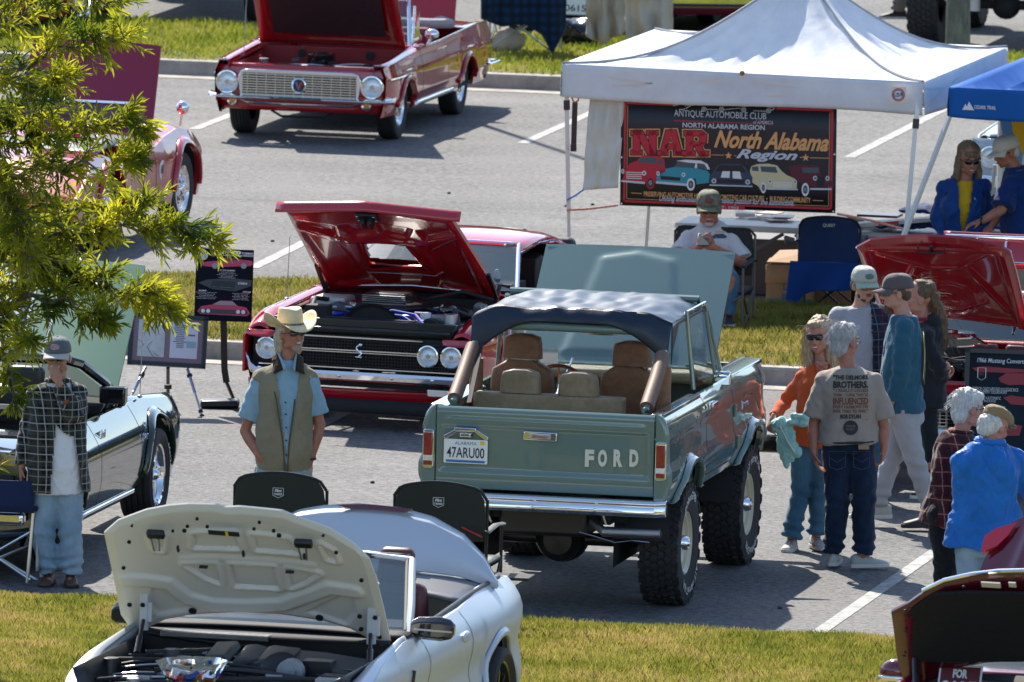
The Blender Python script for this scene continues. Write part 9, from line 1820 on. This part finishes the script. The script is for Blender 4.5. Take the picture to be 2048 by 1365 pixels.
# ---- 7 ponytail woman
def pony_woman():
 M=upright(1830,1022)
 t,J,H=person('woman with long brown ponytail in black hoodie and leggings behind the teal shirted man',M,dict(head=(1838,596,0),neck=(1850,640,0),pelvis=(1856,790,0),shL=(1852,668,-.15),shR=(1852,668,.15),elL=(1876,735,-.17),wrL=(1884,762,-.06),hdL=(1893,757,-.04),elR=(1874,735,.17),wrR=(1886,758,.04),hdR=(1894,748,.03),hipL=(1852,810,-.08),hipR=(1852,810,.08),kneeL=(1862,900,-.06),kneeR=(1800,900,.10),ankL=(1872,975,0),ankR=(1758,1006,.10)),(95,4),92,.95,'pink',True,hands={'L':((0,.5,1),(0,0,1)),'R':((0,-.5,1),(0,0,1))},curl=.9)
 BL_=cloth('black_hoodie',(.012,.013,.017),(.018,.02,.026),.3,20); trousers(t,J,cloth('black_leggings',(.012,.016,.022)),.090,.058,.040,.98,wr=.002,seed=5,folds=False); top_cloth(t,J,BL_,'hoodie',.026,-.16,'long',0,True,.98,.006,4,sl_r=(.064,.056,.046))
 b=MB(); b.ell(J['neck']+Vector((.06,0,-.02)),(.07,.10,.075)); part('hood',b,BL_,t); b=MB(); b.tube(ringpts(J['neck']+Vector((-.02,0,.01)),J['right'],J['fwd'],.062,.06),.014,6,closed=True); part('inner_collar',b,cloth('magenta_collar',(.25,.01,.05)),t)
 HM=hairmat('brown_long_hair',(.055,.032,.018),(.17,.10,.05)); b=MB(); E=lambda c,r:b.ell((0,0,0),r,14,10,H@Matrix.Translation(c)); E((0,-.025,.045),(.083,.10,.085)); E((0,-.11,.02),(.035,.04,.04)); pts=[at(M,*p,y=0)for p in ((1862,590),(1872,612),(1882,645),(1887,678),(1883,705))]; [cap(b,p,q,r,r2)for p,q,r,r2 in zip(pts,pts[1:],(.035,.045,.048,.04),(.045,.048,.04,.016))]
 remesh('hair',b,HM,.008,1,.005,(20,34,10),9,parent=t); b=MB(); strands(b,pts[:4],lambda p,f,ph:Vector((.5*math.cos(ph)+.15,.5*math.sin(ph),-1.1)),90,5,.16,.0018,.025); strands(b,pts[:3]+[H@Vector((0,0,.12))],lambda p,f,ph:Vector((math.cos(ph)+.2,math.sin(ph),.6-f)),60,6,.10,.0013,.02); part('hair_strands',b,HM,t,kind='stuff')
 b=MB(); b.box(at(M,1890,745,y=.0),(.11,.01,.065)); p=part('phone',b,BLACK,None,bevel=.006); tag(p,'dark phone in the hands behind the hoodie womans back','phone',M=M@Matrix.Rotation(0,4,'Z'))
 for s in 'LR':shoe(t,J['ank'+s],J['ank'+s]+Vector((-.2,-.02,0)),SH_B,SOLE,.92)
pony_woman()
# ---- 8 plaid older man, 9 blue jacket man
def corner_men():
 M=upright(1900,1238)
 t,J,H=person('white haired man in maroon plaid shirt and black trousers at the right edge',M,dict(head=(1937,818,0),neck=(1922,862,0),pelvis=(1898,1020,0),shL=(1890,895,-.05),shR=(1945,892,.14),elL=(1880,970,-.08),wrL=(1900,1030,-.10),hdL=(1908,1045,-.12),elR=(1950,970,.1),wrR=(1960,1000,-.1),hipL=(1884,1035,-.05),hipR=(1908,1035,.05),kneeL=(1890,1130,-.05),kneeR=(1915,1130,.05),ankL=(1888,1214,-.03),ankR=(1915,1210,.05)),(-62,-8),-50,1.0,'pink',belly=.02,hands={'L':((0,-1,0),(1,0,0)),'R':((0,-1,0),(-1,0,0))})
 trousers(t,J,cloth('black_trousers',(.010,.011,.013)),.100,.085,.074,seed=6,wr=.006); PL=plaid('maroon_plaid',(.085,.012,.014),(.03,.005,.008),(.36,.24,.20),10.5,(.02,.02,.03)); top_cloth(t,J,PL,'plaid_shirt',.022,-.20,'long',.02,wr=.006,sl_r=(.07,.06,.046),flare=.02)
 b=MB(); b.tube(ringpts(J['neck']+Vector((0,0,-.005)),J['right'],J['fwd'],.07,.07),.016,6,closed=True); part('collar',b,PL,t)
 HW=hairmat('white_hair',(.42,.41,.38),(.72,.71,.68)); b=MB(); E=lambda c,r:b.ell((0,0,0),r,16,12,H@Matrix.Translation(c)); E((0,-.02,.048),(.084,.104,.090)); E((0,-.065,-.03),(.072,.05,.075)); E((0,.05,.085),(.055,.045,.035)); remesh('hair',b,HW,.008,1,.003,(60,60,12),7,parent=t); fringe(t,H,HW,5); shades(t,H,'specs'); face_bits(t,H,brow=(.5,.48,.45))
 for s in 'LR':shoe(t,J['ank'+s],J['ank'+s]+Vector((.15,.15,0)),SH_B,SH_B)
 M=upright(1975,1262)
 t,J,H=person('man in tan flat cap and bright blue jacket bending forward at the right edge',M,dict(head=(1990,853,0),neck=(1980,880,-.03),pelvis=(1962,1080,0),shL=(1920,925,-.06),shR=(2035,918,.05),elL=(1925,1010,.02),wrL=(1960,1050,.14),elR=(2065,985,.10),wrR=(2085,1010,.22),hipL=(1940,1098,0),hipR=(1990,1098,0),kneeL=(1942,1170,0),kneeR=(1990,1170,0),ankL=(1940,1238,0),ankR=(1990,1238,0)),(-48,-24),-20,1.06,'pink',belly=.04,nohands=('L','R'))
 trousers(t,J,DEN,.104,.085,.074,seed=7); BJ=cloth('bright_blue_nylon',(.008,.115,.42),(.012,.15,.50),.5,10,.45); jk2=top_cloth(t,J,BJ,'jacket',.036,-.08,'long',.04,k=1.10,wr=.012,seed=14,sl_r=(.082,.07,.055),flare=.03)
 b=MB(); b.tube(ringpts(J['neck']+Vector((0,0,-.01)),J['right'],J['fwd'],.085,.08),.026,8,closed=True); part('jacket_collar',b,BJ,jk2)
 b=MB(); E=lambda c,r:b.ell((0,0,0),r,16,12,H@Matrix.Translation(c)); E((0,-.045,.0),(.084,.082,.075)); E((0,-.07,-.045),(.065,.045,.05)); remesh('hair',b,HW,.008,1,.003,(60,60,12),3,parent=t)
 FC=cloth('tan_wool',(.23,.16,.085),(.28,.20,.11),.4,40); b=MB(); E((0,0,0),(.01,.01,.01))if False else None
 b.ell((0,0,0),(.094,.118,.050),20,12,H@Matrix.Translation((0,.005,.078))@Matrix.Rotation(R(-6),4,'X')); b.ell((0,0,0),(.080,.085,.032),20,12,H@Matrix.Translation((0,-.03,.06))); b.ell((0,0,0),(.060,.045,.010),16,8,H@Matrix.Translation((0,.118,.052))@Matrix.Rotation(R(-14),4,'X')); remesh('flat_cap',b,FC,.008,2,.002,parent=t); shades(t,H,'specs'); face_bits(t,H,eyes=False)
 for s in 'LR':shoe(t,J['ank'+s],J['ank'+s]+Vector((.05,.2,0)),SH_B,SH_B)
corner_men()
# ---- 10 seated man
def seated_man():
 M=upright(1425,682)
 t,J,H=person('seated man in camouflage cap, sunglasses and white T-shirt looking at his phone',M,dict(head=(1418,418,0),neck=(1420,446,.05),pelvis=(1425,540,.12),shL=(1375,470,.03),shR=(1465,470,.03),elL=(1362,515,-.08),wrL=(1396,496,-.30),hdL=(1404,486,-.33),elR=(1486,528,-.06),wrR=(1428,496,-.30),hdR=(1414,487,-.33),hipL=(1405,545,.05),hipR=(1445,545,.05),kneeL=(1395,560,-.42),kneeR=(1460,560,-.42),ankL=(1398,628,-.40),ankR=(1458,630,-.40)),(180,-6),180,1.12,'ruddy',belly=.05,hands={'L':((1,.4,.3),(0,0,1)),'R':((-1,.4,.3),(0,0,1))},curl=.9,head_k=1.12)
 trousers(t,J,DEN2,seed=3,folds=False); sh=top_cloth(t,J,cloth('white_grey_tee',(.52,.50,.50)),'t_shirt',.020,-.12,'short',.05,k=1.12,wr=.006,sl_r=(.078,.066,.05),short=.85)
 Hs=H@Matrix.Scale(1.12,4); cap_hat(t,Hs,mat('camouflage',(.07,.08,.045),.8,col2=(.20,.19,.14),vscale=22),None,1.0,print_=mat('cap_patch_red',(.16,.05,.04),.8)); shades(t,Hs); face_bits(t,Hs,eyes=False)
 b=MB(); E=lambda c,r:b.ell((0,0,0),r,12,8,Hs@Matrix.Translation(c)); E((0,.062,-.092),(.034,.028,.024)); E((0,.095,-.051),(.026,.008,.007)); part('goatee',b,hairmat('grey_goatee',(.35,.30,.27),(.5,.46,.42)),t)
 c=at(M,1437,470,y=-.12); body_print(sh,sh,[('text','AACA',.02,.02,.09,.024,dict(bold=.04))],face_to((c.x,-.3,c.z),(1,0,0),(0,0,1)),mat('print_orange',(.4,.12,.03),.8)); body_print(sh,sh,[('poly',[(-.05,-.02),(-.03,-.002),(.04,.0),(.07,-.02),(.06,-.035),(-.04,-.035)])],face_to((c.x,-.3,c.z),(1,0,0),(0,0,1)),mat('print_navy',(.04,.05,.10),.8))
 b=MB(); b.box((0,0,0),(.09,.012,.15),Matrix.Rotation(R(-55),4,'X')); p=part('phone',b,mat('phone_olive',(.03,.04,.035),.3),None,bevel=.004); tag(p,'dark phone held by the seated man in camouflage cap','phone',M=M@Matrix.Translation(at(M,1407,480,y=-.36)))
 for s in 'LR':shoe(t,J['ank'+s],J['ank'+s]+Vector((0,-.2,0)),SH_B,SOLE)
seated_man()
# ---- 11 woman in blue jacket, 12 man in navy polo
def table_pair():
 M=upright(1925,668)
 t,J,H=person('smiling woman in royal blue jacket over yellow shirt looking down at the table',M,dict(head=(1938,318,-.05),neck=(1930,356,0),pelvis=(1920,500,0),shL=(1888,374,0),shR=(1968,372,0),elL=(1880,430,0),wrL=(1890,480,-.08),elR=(1974,430,0),wrR=(1958,480,-.1),hipL=(1902,515,0),hipR=(1940,515,0),kneeL=(1902,590,0),kneeR=(1940,590,0),ankL=(1902,650,0),ankR=(1940,650,0)),(195,-14),182,1.02,'pink',True,hands={'L':((1,0,0),(0,-1,0)),'R':((-1,0,0),(0,-1,0))},voxel=.010)
 trousers(t,J,DEN2,folds=False); top_cloth(t,J,cloth('yellow_tee',(.68,.42,.02)),'t_shirt',.006,-.1,'none',0,True,1.02); P=J['pelvis']
 BJ=cloth('royal_blue_jacket',(.006,.045,.20),(.009,.06,.25),.4,14,.6)
 def cut(p):v=p-P; x=v.dot(J['right']); z=v.z; g=interp(z,[(0,.0),(.12,.0),(.3,.035),(.5,.055),(.6,.07)]); return v.dot(J['fwd'])>.02 and abs(x)<g
 jk3=top_cloth(t,J,BJ,'jacket',.040,-.2,'long',0,True,1.08,.008,15,cut=cut,sl_r=(.078,.07,.056),flare=.03,t1=.95); b=MB()
 for s in 'LR':b.tube([J['sh'+s]+Vector((0,-.085,0)),J['sh'+s].lerp(J['el'+s],.5)+Vector((0,-.085,0)),J['el'+s].lerp(J['wr'+s],.8)+Vector((0,-.08,0))],.004,5)
 part('jacket_piping',b,BLACK,jk3); b=MB(); b.ell(J['neck']+Vector((0,.05,-.01)),(.12,.07,.06)); part('hood',b,BJ,jk3)
 c=P+J['right']*-.10+J['fwd']*.155+Vector((0,0,.42)); b=MB(); b.ell(c,(.022,.006,.034),10,8); part('embroidered_crest',b,mat('crest_pale',(.35,.42,.40),.7),jk3)
 HM=hairmat('ash_blond_hair',(.12,.085,.055),(.30,.22,.14)); b=MB(); E=lambda c,r:b.ell((0,0,0),r,14,10,H@Matrix.Translation(c)); E((0,-.03,.05),(.09,.10,.088)); E((-.075,-.02,-.05),(.030,.05,.09)); E((.075,-.02,-.05),(.030,.05,.09)); E((0,-.075,-.06),(.085,.045,.11)); E((-.085,.0,-.13),(.03,.04,.07)); E((.085,.0,-.13),(.03,.04,.07)); E((0,.062,.055),(.058,.032,.028)); remesh('hair',b,HM,.009,1,.003,(60,60,8),2,parent=t)
 face_bits(t,H,lips=(.42,.12,.11),eyes=False,smile=True); shades(t,H)
 M=upright(2035,676)
 t,J,H=person('man in white cap and navy polo leaning over the table with his arm stretched out',M,dict(head=(2012,304,0),neck=(2030,334,0),pelvis=(2052,500,0),shL=(2020,362,-.14),shR=(2050,358,.16),elL=(2004,420,-.24),wrL=(1962,443,-.30),hdL=(1942,449,-.32),elR=(2010,420,.1),wrR=(1985,450,.0),hipL=(2040,520,-.08),hipR=(2060,520,.08),kneeL=(2042,600,-.08),kneeR=(2060,600,.1),ankL=(2040,662,-.08),ankR=(2060,660,.1)),(118,-16),112,1.08,'ruddy',belly=.02,hands={'L':((0,0,-1),(0,-1,0)),'R':((0,0,-1),(0,1,0))},voxel=.010)
 trousers(t,J,cloth('khaki_trousers',(.30,.26,.19)),folds=False); PO=cloth('navy_polo',(.005,.025,.12),(.008,.035,.15),.3,20); top_cloth(t,J,PO,'polo_shirt',.020,-.15,'short',.02,k=1.1,wr=.005,sl_r=(.078,.066,.05),short=.9); b=MB(); b.tube(ringpts(J['neck']+Vector((0,0,-.01)),J['right'],J['fwd'],.072,.07),.015,6,closed=True); part('collar',b,PO,t)
 cap_hat(t,H,cloth('cream_cap',(.58,.55,.48)),None,1.03); shades(t,H); b=MB(); E=lambda c,r:b.ell((0,0,0),r,12,8,H@Matrix.Translation(c)); E((0,-.058,-.01),(.074,.05,.06)); part('hair',b,hairmat('white_hair',(.42,.41,.38)),t); face_bits(t,H,eyes=False)
 b=MB(); b.tube(ringpts(J['wrL'],Vector((0,1,0)),Vector((0,0,1)),.034,.034),.011,6,closed=True); part('watch',b,BLACK,t)
 for s in 'LR':shoe(t,J['ank'+s],J['ank'+s]+Vector((-.2,0,0)),SH_B,SH_B)
table_pair()
# ---- 13 walker at the top edge
def walker():
 M=upright(1836,68)
 t,J,H=person('walking man in khaki trousers cut off by the top edge right of the canopy peak',M,dict(head=(1840,-270,0),neck=(1838,-235,0),pelvis=(1832,-100,0),shL=(1810,-215,-.1),shR=(1866,-215,.1),elL=(1805,-160,-.1),wrL=(1815,-110,-.1),elR=(1870,-160,.1),wrR=(1862,-110,.1),hipL=(1824,-85,-.05),hipR=(1846,-85,.05),kneeL=(1806,-20,-.05),kneeR=(1862,-10,.05),ankL=(1796,22,.0),ankR=(1873,52,.0)),(-60,0),-60,1.0,'fair',voxel=.014)
 trousers(t,J,cloth('khaki_grey_trousers',(.20,.18,.15),None),.1,.088,.078,wr=.006); top_cloth(t,J,cloth('walker_shirt',(.2,.22,.3)),'shirt',.02,-.1,'short')
 for s in 'LR':shoe(t,J['ank'+s],J['ank'+s]+Vector((-.2,.03,0)),SH_B,SOLE)
walker()
# ---------------------------------------------------------------- willow-leaved oak at the left
def near_tree():
 Yt=87.0; base=Vector((A(-230,900,Yt).x,Yt,0)); base.z=gz(base.x)+.2; M=Matrix.Translation(base); Mi=M.inverted()
 t=thing('oak_tree','narrow leaved oak whose sunlit yellow green boughs fill the upper left','tree',M); rn=random.Random(12)
 BK=mat('oak_bark',(.06,.05,.04),.9,col2=(.14,.12,.09),vscale=20,bump=1,bscale=40); b=MB(); b.tube([(0,0,-.2),(.05,.02,1.0),(.0,.05,2.2),(.1,0,3.4),(.05,0,5.0)],[.17,.15,.12,.09,.03],16); part('trunk',b,BK,t)
 # bough centre lines as picture points with depth; w = half thickness of the leafy sleeve in metres
 boughs=[([(-200,260),(-40,170),(90,110),(170,80),(252,72)],.0,.16,1.0),([(-200,130),(-40,60),(60,20),(140,-10),(235,0)],.3,.13,.6),([(-200,200),(-60,150),(20,160),(90,180),(135,150)],-.3,.16,.9),([(-200,330),(-40,290),(60,280),(150,262),(235,240),(305,250)],.1,.13,1.1),([(-200,420),(-60,370),(60,340),(150,330),(220,335),(270,310)],-.2,.15,1.0),([(-200,500),(-60,450),(60,420),(170,410),(240,430),(290,400)],.2,.17,1.0),([(-200,560),(-60,520),(80,480),(200,460),(330,455),(432,478)],-.1,.17,1.8),([(-200,640),(-60,590),(80,560),(180,560),(270,590),(345,605)],.2,.17,1.5),([(-200,680),(-80,640),(40,600),(120,598),(180,630),(222,645)],-.2,.12,1.0),([(-120,640),(-60,640),(10,640),(40,665),(60,680)],-.35,.13,.8),([(-140,680),(-60,690),(0,700),(22,745),(28,800)],-.1,.10,.5),([(-200,120),(-80,230),(-20,330),(30,420),(60,520)],-.1,.26,1.8),([(-160,200),(-80,100),(0,40),(40,-20),(60,-60)],.0,.24,.9),([(-160,500),(-40,400),(40,470),(100,520),(140,560)],.35,.22,1.4),([(-150,380),(-40,240),(20,220),(60,240),(110,225)],.3,.15,.8)]
 LV=[];
 def add_leaf(c,d,L_):LV.append((c,d,L_))
 tw=MB(); br_objs=[]
 for P,dy,w,dens in boughs:
  pts=[A(x,y,Yt-1.2+dy+.25*math.sin(i))for i,(x,y)in enumerate(P)]; pts=[Mi@p for p in pts]; b=MB()
  fine=[]
  for i in range(len(pts)-1):fine+=[pts[i].lerp(pts[i+1],k/6)+Vector((0,0,.03*math.sin(k*1.05)))for k in range(6)]
  fine.append(pts[-1]); b.tube(fine,[max(.004,.030*(1-i/len(fine))**1.3)for i in range(len(fine))],6); part('bough',b,BK,t)
  n=int(66*dens*len(P)/5)
  for k in range(n):
   i=rn.uniform(.12,1)*(len(fine)-1); i0=min(int(i),len(fine)-2); p=fine[i0].lerp(fine[i0+1],i-i0); ax=(fine[i0+1]-fine[i0]).normalized(); tip=i/(len(fine)-1)
   d=(ax*rn.uniform(.4,1.2)+Vector((rn.gauss(0,.7),rn.gauss(0,.7),rn.gauss(.12,.6)))).normalized(); L_=w*rn.uniform(.5,2.1)*(1.3-.75*tip); q=p+d*L_+Vector((0,0,-.15*L_)); m_=p.lerp(q,.5)+Vector((0,0,.04*L_)); tw.tube([p,m_,q],[.004,.003,.0015],4,caps=False)
   nl=int(rn.uniform(8,15))
   for j in range(nl):
    f=(j+.6)/nl; c=p.lerp(m_,f*2)if f<.5 else m_.lerp(q,f*2-1); sd=d.orthogonal().normalized(); sd.rotate(Matrix.Rotation(j*2.4+rn.uniform(-.4,.4),3,d)); ld=(d*rn.uniform(.5,1.3)+sd*rn.uniform(.35,.8)+Vector((rn.gauss(0,.2),rn.gauss(0,.2),rn.uniform(-.55,.10)))).normalized(); add_leaf(c,ld,rn.uniform(.065,.115))
   add_leaf(q,d,.085)
 part('twigs',tw,BK,t,kind='stuff')
 # leaf shapes: narrow blades with a fold along the midrib
 def blade(b,c,d,L_,tw_):
  s=d.cross(Vector((0,0,1))); s=s.normalized()if s.length>.1 else Vector((1,0,0)); s.rotate(Matrix.Rotation(tw_,3,d)); n=s.cross(d); w=L_*.088
  b.add([c,c+d*L_*.35+s*w+n*w*.35,c+d*L_*.75+s*w*.8+n*w*.3-n*L_*.04,c+d*L_-n*L_*.10,c+d*L_*.75-s*w*.8+n*w*.3-n*L_*.04,c+d*L_*.35-s*w+n*w*.35],[(0,1,2,3),(0,3,4,5)])
 LV.sort(key=lambda q:(q[0].y-.0)); single=LV[::max(1,len(LV)//300)][:298]; ids=set(id(q)for q in single); b=MB()
 for q in LV:
  if id(q)not in ids:blade(b,q[0],q[1],q[2],rn.uniform(-1.4,1.4))
 part('foliage',b,LEAF,t,kind='stuff',smooth=False); ml=[]
 for k in range(6):s=MB(); blade(s,Vector(),Vector((1,0,0)),.085+.004*k,-1.2+.45*k); ml.append(to_mesh('leaf',s,LEAF,False))
 for i,q in enumerate(single):
  o=bpy.data.objects.new('leaf',ml[i%6]); COL.objects.link(o); o.parent=t; o.matrix_local=Matrix.Translation(q[0])@q[1].to_track_quat('X','Z').to_matrix().to_4x4()
 print('leaves',len(LV))
 # small yellowing sprig low at the left edge
 b=MB();
 for k in range(9):c=Mi@A(2+rn.uniform(-8,8),925+rn.uniform(-12,14),86.0); d=Vector((rn.uniform(-.2,1),rn.gauss(0,.5),rn.uniform(-.2,.8))).normalized(); blade(b,c,d,.10,rn.uniform(-1,1))
 b.tube([Mi@A(-150,960,86.2),Mi@A(-40,940,86.1),Mi@A(14,920,86.0)],[.006,.004,.002],5); part('low_sprig',b,mat('yellow_leaf',(.55,.33,.03),.5,col2=(.3,.3,.03),vscale=20),t,kind='stuff',smooth=False)
near_tree()
